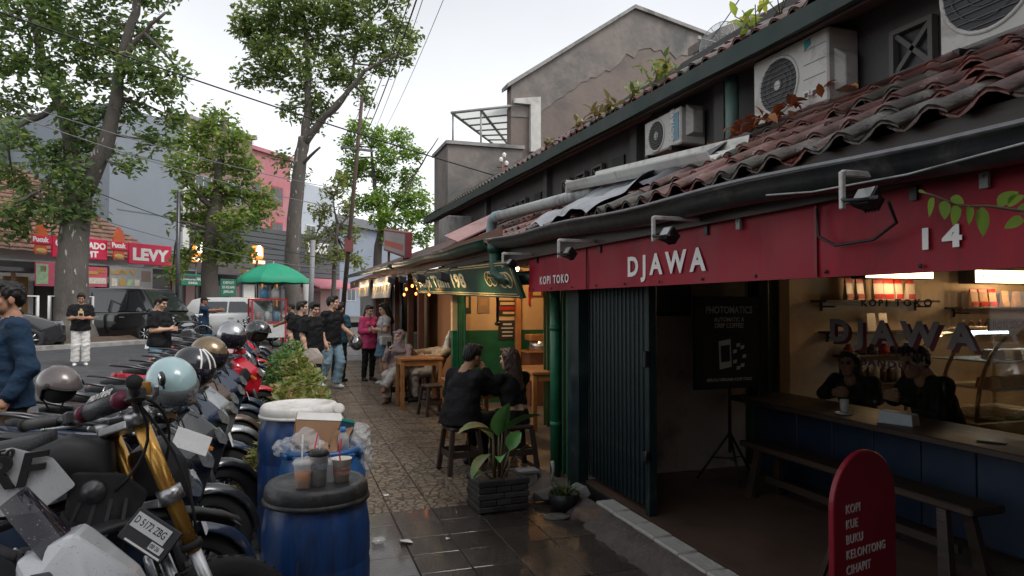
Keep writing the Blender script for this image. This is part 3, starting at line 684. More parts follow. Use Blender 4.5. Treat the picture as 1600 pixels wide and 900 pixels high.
# ================================================================ gabled building behind
gb = empty('gabled_building', (7, 15, 3), label='tall weathered concrete gable with lime stained edge and flat roof annex', cat='building')
GI = Matrix.Translation((-7, -15, -3))
XZ = lambda y: Matrix(((1, 0, 0, 0), (0, 0, -1, y), (0, 1, 0, 0), (0, 0, 0, 1)))     # polygon in xz, thickness towards -y
mb = MB(); mb.prism([(4.85, 3), (11.2, 3), (11.2, 7.6), (10.25, 8.5), (8.05, 8.95), (4.85, 6.72)], .3, M=XZ(15.3)); mb.build('wall', M_gable, gb, M=GI)
mb = MB()
mb.prism([(4.85, 6.0), (4.85, 6.72), (8.05, 8.95), (10.25, 8.5), (10.25, 7.9)]+[(10.2-4.7*q/30+random.uniform(-.05, .05), 7.95-(.0 if q < 12 else 1.85*((q-12)/18)**1.15)+random.uniform(-.12, .12)) for q in range(31)], .012, M=XZ(14.995)); mb.build('stained_band', M_gablet, gb, M=GI)
mb = MB(); mb.prism([(4.75, 6.66), (8.05, 8.95), (10.4, 8.47), (10.4, 8.56), (8.05, 9.04), (4.75, 6.76)], .5, M=XZ(15.4)); mb.build('coping', M_conc, gb, M=GI)
mb = MB(); mb.box((10.1, 15, 7.6), (.3, .4, .7), ch=.02); mb.box((10.0, 14.85, 7.75), (.25, .3, .3), mi=1); mb.build('roof_end', [M_gable, M_black], gb, M=GI)
mb = MB(); mb.box((4.2, 15.6, 4.1), (1.75, 1.5, 2.25)); mb.build('annex_wall', M_gablet, gb, M=GI)
mb = MB(); mb.box((4.2, 15.6, 5.26), (1.85, 1.6, .08)); mb.build('annex_coping', M_conc, gb, M=GI)
mb = MB(); mb.prism([(5.3, 5.2), (5.55, 5.2), (5.55, 6.5), (4.9, 6.4), (4.9, 6.3), (5.3, 6.3)], .12, M=XZ(15.0)); mb.build('frame_post', mat('pale post', (.5, .49, .46), .7, dirt=(.3, .28, .26)), gb, M=GI)
# canopy of translucent sheets
cn = empty('roof_canopy', (4.5, 15.6, 6), label='slanted translucent sheet canopy on thin poles over the annex terrace', cat='canopy')
CI = Matrix.Translation((-4.5, -15.6, -6))
A_, B_, C_, D_ = AY(706, 176, 15), AY(837, 161, 15), AY(838, 226, 19.5), AY(770, 224, 19.5)
mpoly = leafmat('polycarbonate', (.36, .37, .36), (.42, .43, .41), None, .85, .3)
nx, ny = 3, 6
for i in range(nx):
 for j in range(ny):
  def bl(u, v): return A_.lerp(B_, u).lerp(D_.lerp(C_, u), v)
  mb = MB(); mb.quad(bl((i+.02)/nx, (j+.02)/ny), bl((i+.98)/nx, (j+.02)/ny), bl((i+.98)/nx, (j+.98)/ny), bl((i+.02)/nx, (j+.98)/ny)); mb.build('sheet_panel', mpoly, cn, M=CI)
mfr = mat('canopy frame', (.3, .3, .29), .6)
for i in range(nx+1):
 mb = MB(); mb.tube([bl(i/nx, 0), bl(i/nx, 1)], .04, 5); mb.build('rafter', mfr, cn, M=CI)
for j in range(ny+1):
 mb = MB(); mb.tube([bl(0, j/ny), bl(1, j/ny)], .035, 5); mb.build('batten', mfr, cn, M=CI)
for p in (bl(0, .02), bl(.33, .02), bl(0, .98)):
 mb = MB(); mb.tube([(p.x, p.y, 5.2), p], .022, 6); mb.build('pole', mfr, cn, M=CI)
# grey wall and sheet roof behind the near eave, dish antenna
t = empty('rear_shed', (7.3, 9.2, 4), label='grey rear wall with pale metal sheet roof behind the near eave', cat='building')
TI = Matrix.Translation((-7.3, -9.2, -4))
mb = MB(); mb.prism([(6.35, 3.5), (11, 3.5), (11, 7.6), (8.6, 6.75), (6.35, 5.75)], .3, M=XZ(9.5)); mb.build('wall', M_conc, t, M=TI)
mb = MB(); mb.prism([(6.2, 5.72), (8.6, 6.78), (11, 7.64), (11, 7.76), (8.6, 6.9), (6.2, 5.86)], .9, M=XZ(9.7)); mb.build('coping', M_gablet, t, M=TI)
mb = MB()
r_ = []
for y in (7.2, 8.9): r_.append([(5.6+.12*i, y, 4.9+.055*i+.02*(i % 2)) for i in range(26)])
mb.loft(r_, 0, False, False, closed=False); mb.build('roof_sheet', M_sheet, t, M=TI)
t = empty('dish_antenna', (6.05, 8.6, 5.1), label='mesh dish antenna on a pole above the tiled eave', cat='antenna')
Td = Matrix.Translation((0, 0, .42)) @ rotm(0, R(-75), R(20))
mb = MB()
for q in range(1, 5): mb.tube([(.3*q/4*math.cos(a), .3*q/4*math.sin(a), .09*(q/4)**2) for a in rng(0, 2*pi, .25)], .006, 4, M=Td)
for q in range(12):
 a = q*pi/6; mb.tube([(.3*i/5*math.cos(a), .3*i/5*math.sin(a), .09*(i/5)**2) for i in range(6)], .005, 4, M=Td)
mb.build('dish_mesh', mfr, t)
mb = MB(); mb.lathe([(.02, .002), (.15, .024), (.3, .092)], 24, M=Td); mb.build('dish_skin', mat('dish haze', (.35, .36, .37), .5, alpha=.35), t)
mb = MB(); mb.tube([(0, 0, -.3), (0, 0, .42)], .018, 6); mb.build('pole', mfr, t)
mb = MB(); mb.tube([(0, 0, .42), (-.3, .1, .5)], .008, 5); mb.box((-.3, .1, .5), (.05, .05, .05)); mb.build('receiver_arm', mfr, t)
# ================================================================ shop sign banner
random.seed(6)
bn = empty('shop_banner', (2.13, 3.4, 1.76), label='long red banner sign lettered with the shop name and number 14', cat='sign')
BI = Matrix.Translation((-2.13, -3.4, -1.76))
mb = MB(); V = []; F = []; n = 40
for i in range(n+1):
 y = .7+(6.03-.7)*i/n
 for j in range(6): V.append((2.13+.004*math.sin(y*4+j)+.003*math.sin(y*11), y, 1.762+(2.10-1.762)*j/5))
for i in range(n):
 for j in range(5): a = i*6+j; F.append((a, a+1, a+7, a+6))
mb.add(V, F, 0, True); mb.build('vinyl', M_red, bn, M=BI)
mb = MB()
for z in (1.775, 2.09): mb.box((2.155, 3.37, z), (.025, 5.3, .025))
for y in (.8, 2.1, 3.4, 4.7, 5.95): mb.box((2.155, y, 1.93), (.02, .025, .3))
mb.build('frame', M_black, bn, M=BI)
for y in (2.35, 4.72): mb = MB(); mb.box((2.122, y, 1.93), (.008, .012, .33)); mb.build('panel_seam', mat('seam red', (.16, .006, .015), .5), bn, M=BI)
for i in range(12):
 y = .95+i*.45; mb = MB(); mb.ell((2.122, y, 1.785), (.005, .009, .009), 8, 5); mb.build('rivet', M_black, bn, M=BI)
def ytxt(name, s, y, z, h, par, PI_, m=M_letter, X=2.122, sx=.75, bold=.02, space=1.0):
 return text(name, s, h/.72, m, par, PI_ @ frame((X, y, z), (0, -1, 0), (0, 0, 1)), sx=sx, bold=bold, ext=.001, space=space)
def ytxt_fit(name, s, y0, y1, z, h, par, PI_, m=M_letter, X=2.122, bold=.02, space=1.0):
 o = ytxt(name, s, y0, z, h, par, PI_, m, X, 1.0, bold, space)
 xs_ = [v.co.x for v in o.data.vertices]; k = (y0-y1)/(max(xs_)-min(xs_)); o.data.transform(Matrix.Translation((0, 0, 0)) @ Matrix.Diagonal((k, 1, 1, 1)) @ Matrix.Translation((-min(xs_), 0, 0))); return o
ytxt_fit('name_lettering', 'DJAWA', 4.05, 3.16, 1.835, .125, bn, BI, bold=.035, space=1.5)
ytxt_fit('small_lettering', 'KOPI TOKO', 5.72, 5.06, 1.825, .07, bn, BI, bold=.02, space=1.25)
ytxt_fit('number_lettering', '14', 1.84, 1.69, 1.845, .072, bn, BI, bold=.04, space=1.5)
# floodlights on white brackets
M_flood = M_black
def flood(y, label, sz=1.0, x=1.80, z=1.99):
 t = empty('floodlight', (2.12, y, 2.08), label=label, cat='lamp', group='black floodlights on white brackets along the banner')
 L_ = 2.12-x
 mb = MB(); mb.box((-L_/2, .05, .02), (L_, .018, .022), ch=.003); mb.box((-L_, .05, -.04), (.018, .018, .13), ch=.003); mb.build('bracket', mat('bracket white', (.5, .49, .48), .45, dirt=(.25, .12, .08), da=.4, ds=14), t)
 mb = MB(); mb.box((0, .05, .0), (.01, .03, .12)); mb.build('wall_plate', M_black, t)
 sz *= .8; T = Matrix.Translation((-L_+.06, 0, -.075)) @ rotm(0, R(35), 0) @ Matrix.Diagonal((sz, sz, sz, 1))
 mb = MB(); mb.hull([(-.03, a*.06, b*.05) for a in (-1, 1) for b in (-1, 1)]+[(.03, a*.045, b*.036) for a in (-1, 1) for b in (-1, 1)], .006, M=T); mb.build('lamp_body', M_flood, t)
 mb = MB()
 for q in range(5): mb.box((.04, -.036+q*.018, 0), (.03, .005, .07), M=T)
 mb.build('cooling_fins', M_flood, t)
 mb = MB(); mb.tube([(-L_, .05, -.07), (-L_-.02, .02, -.08), (-L_+.01, -.05, -.085)], .007, 6); mb.box((-L_+.03, .0, -.08), (.02, .16, .012)); mb.build('yoke', M_flood, t)
 mb = MB(); mb.box((-.034, 0, 0), (.004, .1, .08), M=T); mb.build('lens', mat('lamp lens', (.3, .3, .3), .1, spec=.6), t)
 return t
flood(3.1, 'black floodlight on a white bracket above the shop name lettering')
flood(1.82, 'largest floodlight with a dangling cable loop near the leafy branch', .9)
flood(4.42, 'floodlight on a bracket above the small lettering of the banner')
flood(5.75, 'farthest floodlight of the banner beside the green downpipe')
mb = MB(); mb.tube([(2.1, 2.32, 2.05), (2.09, 2.3, 1.93), (2.08, 2.2, 1.885), (2.07, 2.0, 1.89), (2.05, 1.88, 1.94), (1.95, 1.82, 2.0)], .006, 6); tag(mb.build('lamp_cable', M_black), 'black cable looped across the red banner beside the largest floodlight', 'cable')
for y in (2.86, 1.6):
 mb = MB(); mb.box((2.11, y, 2.08), (.012, .03, .12)); mb.ell((2.10, y, 2.06), (.006, .006, .006), 6, 4); mb.build('hook_plate', M_pvc, bn, M=BI)
# electrical wire under the gutter
mb = MB(); mb.tube([(1.87, 2.35, 2.10), (1.88, 2.1, 2.075), (1.9, 1.7, 2.07), (1.9, 1.3, 2.09), (1.9, .8, 2.14)], .004, 5); tag(mb.build('loose_wire', M_pvc), 'thin pale wire hanging below the near gutter', 'wire')
# ---------------------------------------------------------------- window lettering
M_glet = mat('grey window letter', (.22, .19, .19), .5); M_glets = mat('maroon letter shadow', (.1, .012, .02), .5)
for dx, dy, dz, m in ((4.141, -.03, -.02, M_glets), (4.136, 0, 0, M_glet)):
 ytxt_fit('window_lettering', 'DJAWA', 4.44+dy, 3.2+dy, 1.36+dz, .17, shop, SI, m, dx, .04, 1.55)
ytxt_fit('window_lettering', 'KOPI TOKO', 4.12, 3.52, 1.635, .05, shop, SI, mat('dark letter', (.05, .02, .02), .5), 4.138, .02, 1.5)
ytxt_fit('window_lettering', 'EST. CIHAPIT', 4.05, 3.6, 1.27, .035, shop, SI, MATS['dark letter'], 4.138, .02, 1.2)
ytxt_fit('window_lettering', 'BANDUNG', 4.13, 3.55, 1.19, .05, shop, SI, MATS['dark letter'], 4.138, .02, 1.3)
# ---------------------------------------------------------------- interior of the shop
M_bulb = mat('light box face', (1, .85, .6), .5, emit=(1.0, .72, .38), es=4.5)
def lightbox(x0, x1, z, txt, label):
 t = empty('light_box', ((x0+x1)/2, 6.1, z), label=label, cat='lamp', group='lit box signs on the shop wall'); L_ = x1-x0
 mb = MB(); mb.box((0, .03, 0), (L_, .22, .17), ch=.01); mb.build('case', M_black, t)
 mb = MB(); mb.box((0, -.084, 0), (L_-.02, .01, .15)); mb.build('lit_face', M_bulb, t)
 text('lettering', txt, .075, mat('box letters', (.35, .15, .05), .5), t, frame((-L_/2+.06, -.0905, -.028), (1, 0, 0), (0, 0, 1)), sx=.8, bold=.02, ext=.001, space=1.6)
lightbox(6.1, 7.1, 2.02, 'P R O D U K S', 'lit box sign partly hidden by the banner edge')
lightbox(7.75, 8.85, 1.98, 'PADUKA LOKAL TERBAIK', 'lit box sign over the right hand shelves')
for (x, y, z, e) in ((6.6, 5.9, 1.9, 6), (8.3, 5.9, 1.85, 8), (8.2, 4.2, 2.1, 9)):
 ld = bpy.data.lights.new('shop_bulb', 'POINT'); ld.energy = e; ld.color = (1, .62, .3); ld.shadow_soft_size = .08; lo_ = bpy.data.objects.new('shop_bulb', ld); COL.objects.link(lo_); lo_.location = (x, y, z)
mb = MB(); mb.tube([(8.2, 4.2, 2.15), (8.2, 4.2, 2.21)], .1, 12); tag(mb.build('ceiling_lamp', mat('lamp shade black', (.03, .03, .03), .5)), 'ceiling lamp over the shop floor behind the counter', 'lamp')
def shelf(x0, x1, z, label):
 t = empty('wall_shelf', ((x0+x1)/2, 6.18, z), label=label, cat='shelf', group='wooden wall shelves'); L_ = x1-x0
 mb = MB(); mb.box((0, 0, 0), (L_, .24, .025), ch=.004); mb.build('board', M_woodd, t)
 for s in (-1, 1):
  mb = MB(); mb.box((s*L_*.42, .0, -.06), (.02, .2, .02)); mb.box((s*L_*.42, .1, -.05), (.02, .02, .12)); mb.build('bracket', M_black, t)
shelf(5.6, 7.25, 1.68, 'upper left shelf with red and white coffee packs'); shelf(5.7, 7.1, 1.33, 'left shelf second from top with paper cards'); shelf(5.9, 7.1, 1.06, 'left shelf with dark tins'); shelf(6.0, 7.1, .74, 'lowest left shelf with a row of bottles')
shelf(7.6, 9.3, 1.60, 'upper right shelf with red topped pouches'); shelf(7.6, 9.3, 1.30, 'lower right shelf with small dark bottles')
M_pk = mat('pack white', (.6, .5, .42), .45); M_pkr = mat('pack red', (.42, .02, .02), .4); M_tin = mat('dark tin', (.05, .03, .03), .4); M_btl = mat('bottle glass brown', (.12, .05, .02), .15); M_brn = mat('kraft pouch', (.4, .24, .12), .6)
def pack(x, z, w_, h, m1, m2, label, grp, y=6.16):
 t = empty('coffee_pack', (x, y, z), random.uniform(-.2, .2), label, 'pack', grp)
 mb = MB(); mb.hull([(a*w_/2, b*.03, 0) for a in (-1, 1) for b in (-1, 1)]+[(a*w_/2, b*.012, h*.8) for a in (-1, 1) for b in (-1, 1)], .006); mb.build('bag', m1, t)
 mb = MB(); mb.hull([(a*w_/2*.98, b*.012, h*.8) for a in (-1, 1) for b in (-1, 1)]+[(a*w_/2, b*.004, h) for a in (-1, 1) for b in (-1, 1)], .002); mb.build('top_fold', m2, t)
 mb = MB(); mb.box((0, -.034, h*.18), (w_*.9, .004, h*.22)); mb.build('label_band', m2, t)
ORD = ('leftmost', 'second from left', 'third from left', 'fourth from left', 'fifth from left', 'sixth from left', 'seventh from left', 'eighth from left', 'ninth from left', 'tenth from left')
random.seed(2)
for i, x in enumerate((6.0, 6.15, 6.42, 6.57, 6.72, 6.9)): pack(x, 1.695, .125, .24, M_pk, M_pkr, 'white coffee pack with red top on the upper left shelf, '+ORD[i], 'white and red coffee packs')
for i, x in enumerate((7.9, 8.05, 8.2)): pack(x, 1.615, .13, .22, M_brn, M_pkr, 'red topped kraft pouch on the upper right shelf, '+ORD[i], 'red topped pouches')
for i, x in enumerate((8.42, 8.62)): pack(x, 1.615, .12, .2, M_brn, M_brn, 'plain kraft pouch on the upper right shelf, '+('left' if i == 0 else 'right')+' of the pair', 'kraft pouches')
for i, x in enumerate((6.28, 6.45)):
 mb = MB(); mb.box((0, 0, .10), (.12, .012, .2), rx=-.1); tag(mb.build('price_card', mat('card', (.7, .66, .6), .6), M=TR((x, 6.12, 1.345))), 'white paper card standing on the left shelf, '+('left' if i == 0 else 'right')+' of the pair', 'card', 'paper cards on the shelf')
def jar(x, z, r, h, m, cap, name, label, grp, y=6.17):
 t = empty(name, (x, y, z), label=label, cat='bottle' if 'bottle' in name else 'tin', group=grp)
 mb = MB(); mb.lathe([(0, 0), (r, .003), (r, h*.68), (r*.5, h*.82), (r*.45, h*.9)], 12); mb.build('body', m, t)
 mb = MB(); mb.lathe([(r*.5, h*.88), (r*.5, h), (0, h)], 10); mb.build('cap', cap, t)
M_lt = mat('bottle pale', (.5, .38, .25), .3)
for i in range(10): jar(6.08+i*.105, .755, .036, .2, M_btl if i % 3 else M_lt, M_pk, 'sauce_bottle', 'small bottle in the row on the lowest left shelf, '+ORD[i], 'bottles in a row')
for i in range(6): jar(6.0+i*.17, 1.075, .055, .12, M_tin if i % 3 else M_pkr, M_black, 'round_tin', ('dark' if i % 3 else 'red')+' tin on the left shelf under the cards, '+ORD[i], 'dark tins')
for i in range(7): jar(7.75+i*.13, 1.315, .03, .14, M_btl, M_pk, 'syrup_bottle', 'small dark bottle on the lower right shelf, '+ORD[i], 'syrup bottles')
# cake display case with curved glass
t = empty('display_case', (6.5, 5.0, .12), label='curved glass cake display case lit inside, by the right edge', cat='display case')
prof = [(0, 0), (1.25, 0), (1.25, 1.26), (.55, 1.26), (.30, 1.2), (.08, 1.02), (-.02, .8), (0, .45)]
M_case = mat('case tan', (.3, .2, .12), .45)
cw = .75
def xzp(y0): return Matrix(((1, 0, 0, -.55), (0, 0, 1, y0), (0, 1, 0, 0), (0, 0, 0, 1)))
mb = MB(); mb.box((.08, 0, .22), (1.26, cw, .44), ch=.01); mb.build('base', M_case, t)
arc = [(-.02, .45), (-.05, .7), (-.02, .9), (.08, 1.08), (.25, 1.22), (.5, 1.28)]
arc = [(.0+.62*(1-math.cos(a))-.0, .45+.83*math.sin(a)) for a in rng(0, pi/2, .2)]
for y in (-cw/2, 0.0, cw/2):
 mb = MB(); mb.tube([(x-.55, y, z) for x, z in arc]+[(.68, y, 1.28), (.68, y, .45)], .02, 6); mb.build('frame_rib', mat('case frame', (.5, .34, .2), .3, metal=.4), t)
mb = MB(); mb.loft([[(x-.55, y, z) for x, z in arc] for y in (-cw/2, cw/2)], 0, True, False, closed=False); mb.build('curved_glass', glass('case glass', (.95, .97, .97), .02, .3), t)
mb = MB(); mb.prism([(x, z) for x, z in arc]+[(1.2, 1.28), (1.2, .45)], .004, M=xzp(-cw/2)); mb.build('side_glass', MATS['case glass'], t)
for z in (.72, .98):
 mb = MB(); mb.box((.2, 0, z), (.85, cw-.05, .012)); mb.build('glass_shelf', mat('case shelf', (.4, .45, .45), .2), t)
mb = MB(); mb.box((.15, 0, .47), (1.0, cw-.06, .02), ry=-.0); mb.build('tray', mat('steel tray', (.5, .55, .55), .3, metal=.6), t)
mb = MB(); mb.box((.1, 0, 1.25), (.5, .05, .03)); mb.build('case_lamp', mat('cool tube', (.9, 1, 1), .5, emit=(.75, .95, 1), es=7), t)
mb = MB(); mb.box((.1, -cw/2-.01, 1.34), (1.0, .02, .12)); st = mb.build('case_sign', mat('case sign', (.6, .52, .4), .5), t)
text('case_lettering', 'ROTI SEGAR!', .10, M_pkr, st, frame((-.36, -cw/2-.022, 1.305), (1, 0, 0), (0, 0, 1)), sx=.85, bold=.03, ext=.001)
for i, (x, y, z, m) in enumerate(((-.1, -.2, .99, M_pk), (.12, -.2, .99, M_brn), (.3, -.2, .99, M_pk), (-.2, -.22, .73, M_pkr), (.0, -.2, .73, M_pkr), (.22, -.2, .73, M_brn), (.35, -.18, .73, M_btl))):
 mb = MB(); mb.hull([(a*.06, b*.09, 0) for a in (-1, 1) for b in (-1, 1)]+[(a*.05, b*.075, .1) for a in (-1, 1) for b in (-1, 1)], .015)
 tag(mb.build('boxed_cake', m, M=TR((6.5+x, 5.0+y, .12+z+.006))), 'boxed cake in the display case, '+ORD[i if i < 3 else i-3]+' on the '+('upper' if i < 3 else 'lower')+' shelf', 'cake', 'boxed cakes in the display case')
# poster and black board on tripod in front of the partition wall
t = empty('tripod_board', (3.62, 5.0, .12), label='black poster board with white lettering on a thin tripod stand', cat='sign')
mb = MB(); mb.box((-.02, .03, 1.20), (.66, .02, .76), ch=.004); bd = mb.build('board', mat('blackboard', (.016, .018, .02), .5, var=.3), t)
mb = MB()
for s in (-1, 1): mb.box((-.02+s*.335, .03, 1.2), (.02, .03, .79)); mb.box((-.02, .03, 1.2+s*.385), (.66, .03, .02))
mb.build('board_frame', M_black, t)
M_chk = mat('chalk print', (.55, .56, .55), .7)
def btxt(s, x, z, h, sx=.9): text('board_lettering', s, h, M_chk, bd, frame((x, .0175, z), (1, 0, 0), (0, 0, 1)), sx=sx, bold=.02, ext=.0005, align='CENTER')
btxt('PHOTOMATICS', -.02, 1.45, .085, .8); btxt('AUTOMATIC &', -.02, 1.38, .05); btxt('DRIP COFFEE!', -.02, 1.325, .06, .8); btxt('#SELALU BERSAMA KOPI TOKO', -.02, .87, .036, .9)
mb = MB(); mb.prism([(-.06, 0), (.06, .02), (.05, .26), (-.07, .24)], .002, M=frame((-.06, .018, .97), (1, 0, 0), (0, 0, 1))); mb.build('print_phone', M_chk, bd)
mb = MB(); mb.prism([(-.045, .06), (.045, .07), (.04, .21), (-.05, .2)], .0022, M=frame((-.06, .0175, .97), (1, 0, 0), (0, 0, 1))); mb.build('print_screen', M_black, bd)
for i in range(7):
 mb = MB(); a = i*.9; mb.prism([(0, 0), (.035, .006), (.04, .036), (.004, .032)], .002, M=frame((.03+.05*math.cos(a)+.03, .018, 1.06+.1*math.sin(a)), (1, 0, 0), (0, 0, 1))); mb.build('print_photo', M_chk, bd)
mb = MB(); mb.tube([(0, .05, .25), (0, .05, 1.6)], .014, 8); mb.box((0, .04, .82), (.2, .03, .015)); mb.build('pole', M_black, t)
for a in (.3, 2.4, 4.5):
 mb = MB(); mb.tube([(0, .05, .42), (.3*math.cos(a), .05+.3*math.sin(a)*.8, .01)], .011, 6); mb.tube([(0, .05, .2), (.16*math.cos(a), .05+.16*math.sin(a)*.8, .2)], .006, 5); mb.build('leg', M_black, t)
t = empty('wall_frame', (3.15, 5.49, 1.75), label='dark framed picture on the partition wall behind the tripod board', cat='picture')
mb = MB(); mb.box((.12, 0, 0), (.5, .03, .42), ch=.008); mb.build('frame', M_black, t)
mb = MB(); mb.box((.12, -.018, 0), (.42, .006, .34)); mb.build('picture', mat('dim print', (.1, .1, .1), .5), t)
# bench under the counter
t = empty('bench', (3.62, 3.75, .12), label='long dark wooden bench standing along the navy counter wall', cat='bench')
mb = MB(); mb.box((0, 0, .40), (.26, 2.0, .045), ch=.01); mb.build('seat', M_woodd, t)
for y in (-.8, .8):
 for x in (-.09, .09):
  mb = MB(); mb.hull([(x+a*.02, y+b*.03, .38) for a in (-1, 1) for b in (-1, 1)]+[(x*1.5+a*.025, y*1.07+b*.04, 0) for a in (-1, 1) for b in (-1, 1)], .004); mb.build('leg', M_woodd, t)
mb = MB(); mb.box((0, 0, .14), (.03, 1.65, .05)); mb.build('stretcher', M_woodd, t)
# arched red standing board
t = empty('arched_board', (2.27, 2.62, .12), label='red arched standing board listing goods in white letters', cat='sign', M=TR((2.225, 2.38, .12), rz=R(13)))
w2 = .235; pts = [(0, 0), (2*w2, 0)]+[(w2+w2*math.cos(a), .64+w2*math.sin(a)) for a in rng(0, pi, .16)]
mb = MB(); mb.prism(pts, .028, M=frame((0, .028, 0), (1, 0, 0), (0, 0, 1)), ch=.004); ab = mb.build('panel', mat('red board', (.2, .008, .02), .42, var=.12, vs=4), t)
for i, s in enumerate(('KOPI', 'KUE', 'BUKU', 'KELONTONG', 'CIHAPIT')):
 text('lettering', s, .054, mat('board lettering', (.5, .46, .46), .6), ab, frame((.085, -.0015, .615-i*.066), (1, 0, 0), (0, 0, 1)), sx=.82, bold=.018, ext=.001, space=1.12)
for s in (.05, .42):
 mb = MB(); mb.box((s, .12, .25), (.025, .02, .56), rx=.35); mb.build('rear_strut', M_woodd, t)
# things on the counter: glass and tissue box
t = empty('drink_glass', (4.02, 4.18, .812), label='small clear drink glass on a saucer on the counter edge', cat='glass')
mb = MB(); mb.lathe([(0, .004), (.028, .004), (.034, .1), (.032, .1), (.026, .01), (0, .01)], 16, M=Matrix.Translation((0, 0, .012))); mb.build('tumbler', mat('tumbler', (.6, .6, .6), .1, alpha=.45), t)
mb = MB(); mb.lathe([(0, 0), (.06, .004), (.07, .014), (.06, .008), (0, .006)], 18); mb.build('saucer', mat('saucer', (.5, .5, .5), .2), t)
mb = MB(); mb.hull([(-.06, -.12, 0), (.06, -.12, 0), (.06, .12, 0), (-.06, .12, 0), (-.05, -.11, .08), (.05, -.11, .08), (.05, .11, .09), (-.05, .11, .09)], .008); tag(mb.build('paper_package', mat('grey paper', (.3, .33, .34), .6), M=TR((4.05, 3.72, .812), rz=.3)), 'grey paper package lying on the dark counter', 'package')
mb = MB(); mb.box((0, 0, .006), (.08, .15, .01), ch=.003); tag(mb.build('phone', M_black, M=TR((4.05, 3.05, .812), rz=.5)), 'black phone lying on the counter near the right edge', 'phone')
# ================================================================ green cafe next door
M_cream = mat('cafe cream wall', (.6, .42, .24), .7, var=.1, vs=2, dirt=(.45, .3, .17), da=.3, ds=2)
M_orange = mat('orange wall', (.4, .17, .06), .7, var=.15, vs=2)
M_brownp = mat('brown post', (.14, .055, .03), .55, var=.3, vs=5)
M_cement = mat('cement floor', (.14, .11, .09), .6, var=.3, vs=2, wet=.4)
M_board = mat('menu board', (.03, .03, .028), .5); M_gold = mat('gold print', (.6, .42, .2), .45)
cf = empty('green_cafe', (2.5, 8.2, 0), label='cafe front with green folding doors and cream and green walls inside', cat='shop')
KI = Matrix.Translation((-2.5, -8.2, 0))
def kp(mbd, name, m, parent=None): return mbd.build(name, m, parent or cf, M=KI if parent is None else None)
mb = MB(); mb.box((3.5, 8.3, .01), (2.3, 5.3, .05)); kp(mb, 'floor', M_cement)
mb = MB(); mb.box((4.66, 8.3, 1.15), (.12, 5.4, 2.3)); kp(mb, 'side_wall', M_cream)
mb = MB(); mb.box((3.55, 10.86, 1.75), (2.1, .12, 1.06)); kp(mb, 'back_wall', M_cream)
mb = MB(); mb.box((3.55, 10.84, .61), (2.1, .12, 1.22)); kp(mb, 'wall_dado', M_green)
mb = MB(); mb.box((3.55, 5.68, 1.15), (2.2, .1, 2.3)); kp(mb, 'party_wall', M_green)
mb = MB(); mb.box((3.5, 8.3, 2.28), (2.3, 5.3, .05)); kp(mb, 'ceiling', M_ceil)
mb = MB(); mb.box((2.42, 8.5, 2.17), (.1, 5.6, .2)); kp(mb, 'lintel', M_brownp)
fd2 = empty('folding_door'); fd2.parent = cf; fd2.matrix_local = KI
sl_ = MB(); sl_.box((0, 0, 1.06), (.012, .085, 2.0), ch=.003); slat2 = sl_.mesh('slat'); slat2.materials.append(M_green)
for i in range(10): link('slat', slat2, fd2, TR((2.47+(.018 if i % 2 else -.018), 5.72+i*.06, 0), rz=(.75 if i % 2 else -.75)))
for y0 in (7.85, 8.2, 10.55):
 for i in range(5): link('slat', slat2, fd2, TR((2.62+(.018 if i % 2 else -.018)+(0 if y0 > 9 else .6), y0+i*.06, 0), rz=(.75 if i % 2 else -.75)))
mb = MB(); mb.tube([(2.38, 6.0, 0), (2.38, 6.0, 2.1)], .05, 14); kp(mb, 'green_pipe', M_green)
for z in (.5, 1.4):
 mb = MB(); mb.tube([(2.38, 6.0, z), (2.38, 6.0, z+.05)], .056, 14); kp(mb, 'pipe_collar', M_green)
mb = MB(); mb.box((2.43, 5.59, 1.1), (.1, .24, 2.2), ch=.008); kp(mb, 'corner_post', M_teal)
for x, y in ((3.55, 10.6), (2.66, 10.98)):
 mb = MB(); mb.box((x, y, 1.1), (.09, .09, 2.2), ch=.008); kp(mb, 'timber_post', M_wood if x > 3 else M_brownp)
mb = MB(); mb.tube([(2.9, 9.6, 2.25), (2.9, 9.6, 1.35)], .022, 8); mb.ell((2.9, 9.6, 1.36), (.05, .05, .03), 10, 6); mb.ell((2.9, 9.6, 1.78), (.05, .05, .05), 10, 6); tag(mb.build('hanging_pipe', M_black), 'dark pipe hanging from the cafe ceiling in front of the green wall', 'pipe')
def poster(x, z, w_, h, base, bands, label, Y=10.79):
 t = empty('wall_poster', (x, Y, z), label=label, cat='poster')
 mb = MB(); mb.box((0, 0, 0), (w_, .012, h)); mb.build('sheet', base, t)
 for (bz, bh, m, bw) in bands:
  mb = MB(); mb.box((0, -.0075, bz*h), (w_*bw, .003, h*bh)); mb.build('print_band', m, t)
poster(3.45, 1.58, .42, .26, M_board, [(.3, .18, M_gold, .7), (0, .2, M_pkr, .95), (-.3, .14, M_gold, .5)], 'dark menu poster with a red band on the cream wall')
poster(3.42, 1.22, .3, .32, M_board, [(.3, .08, M_chk, .5), (.1, .06, M_chk, .7), (-.1, .06, M_chk, .6), (-.3, .06, M_chk, .6)], 'small dark menu board on the green dado', 10.77)
poster(2.72, 1.68, .17, .36, M_board, [(0, .5, M_gold, .5)], 'narrow dark poster between the green doors')
poster(3.02, 1.68, .2, .36, mat('tan poster', (.3, .2, .12), .6), [(0, .3, M_brn, .6)], 'tan poster beside the hanging pipe')
poster(3.95, 1.83, .24, .14, M_brownp, [(0, .5, M_gold, .6)], 'small brown plaque high on the cream wall')
mb = MB(); mb.box((0, 0, 0), (.03, .008, .3)); tag(mb.build('red_ribbon', M_pkr, M=TR((3.8, 10.75, 1.78))), 'thin red ribbon hanging on the cream wall', 'ribbon')
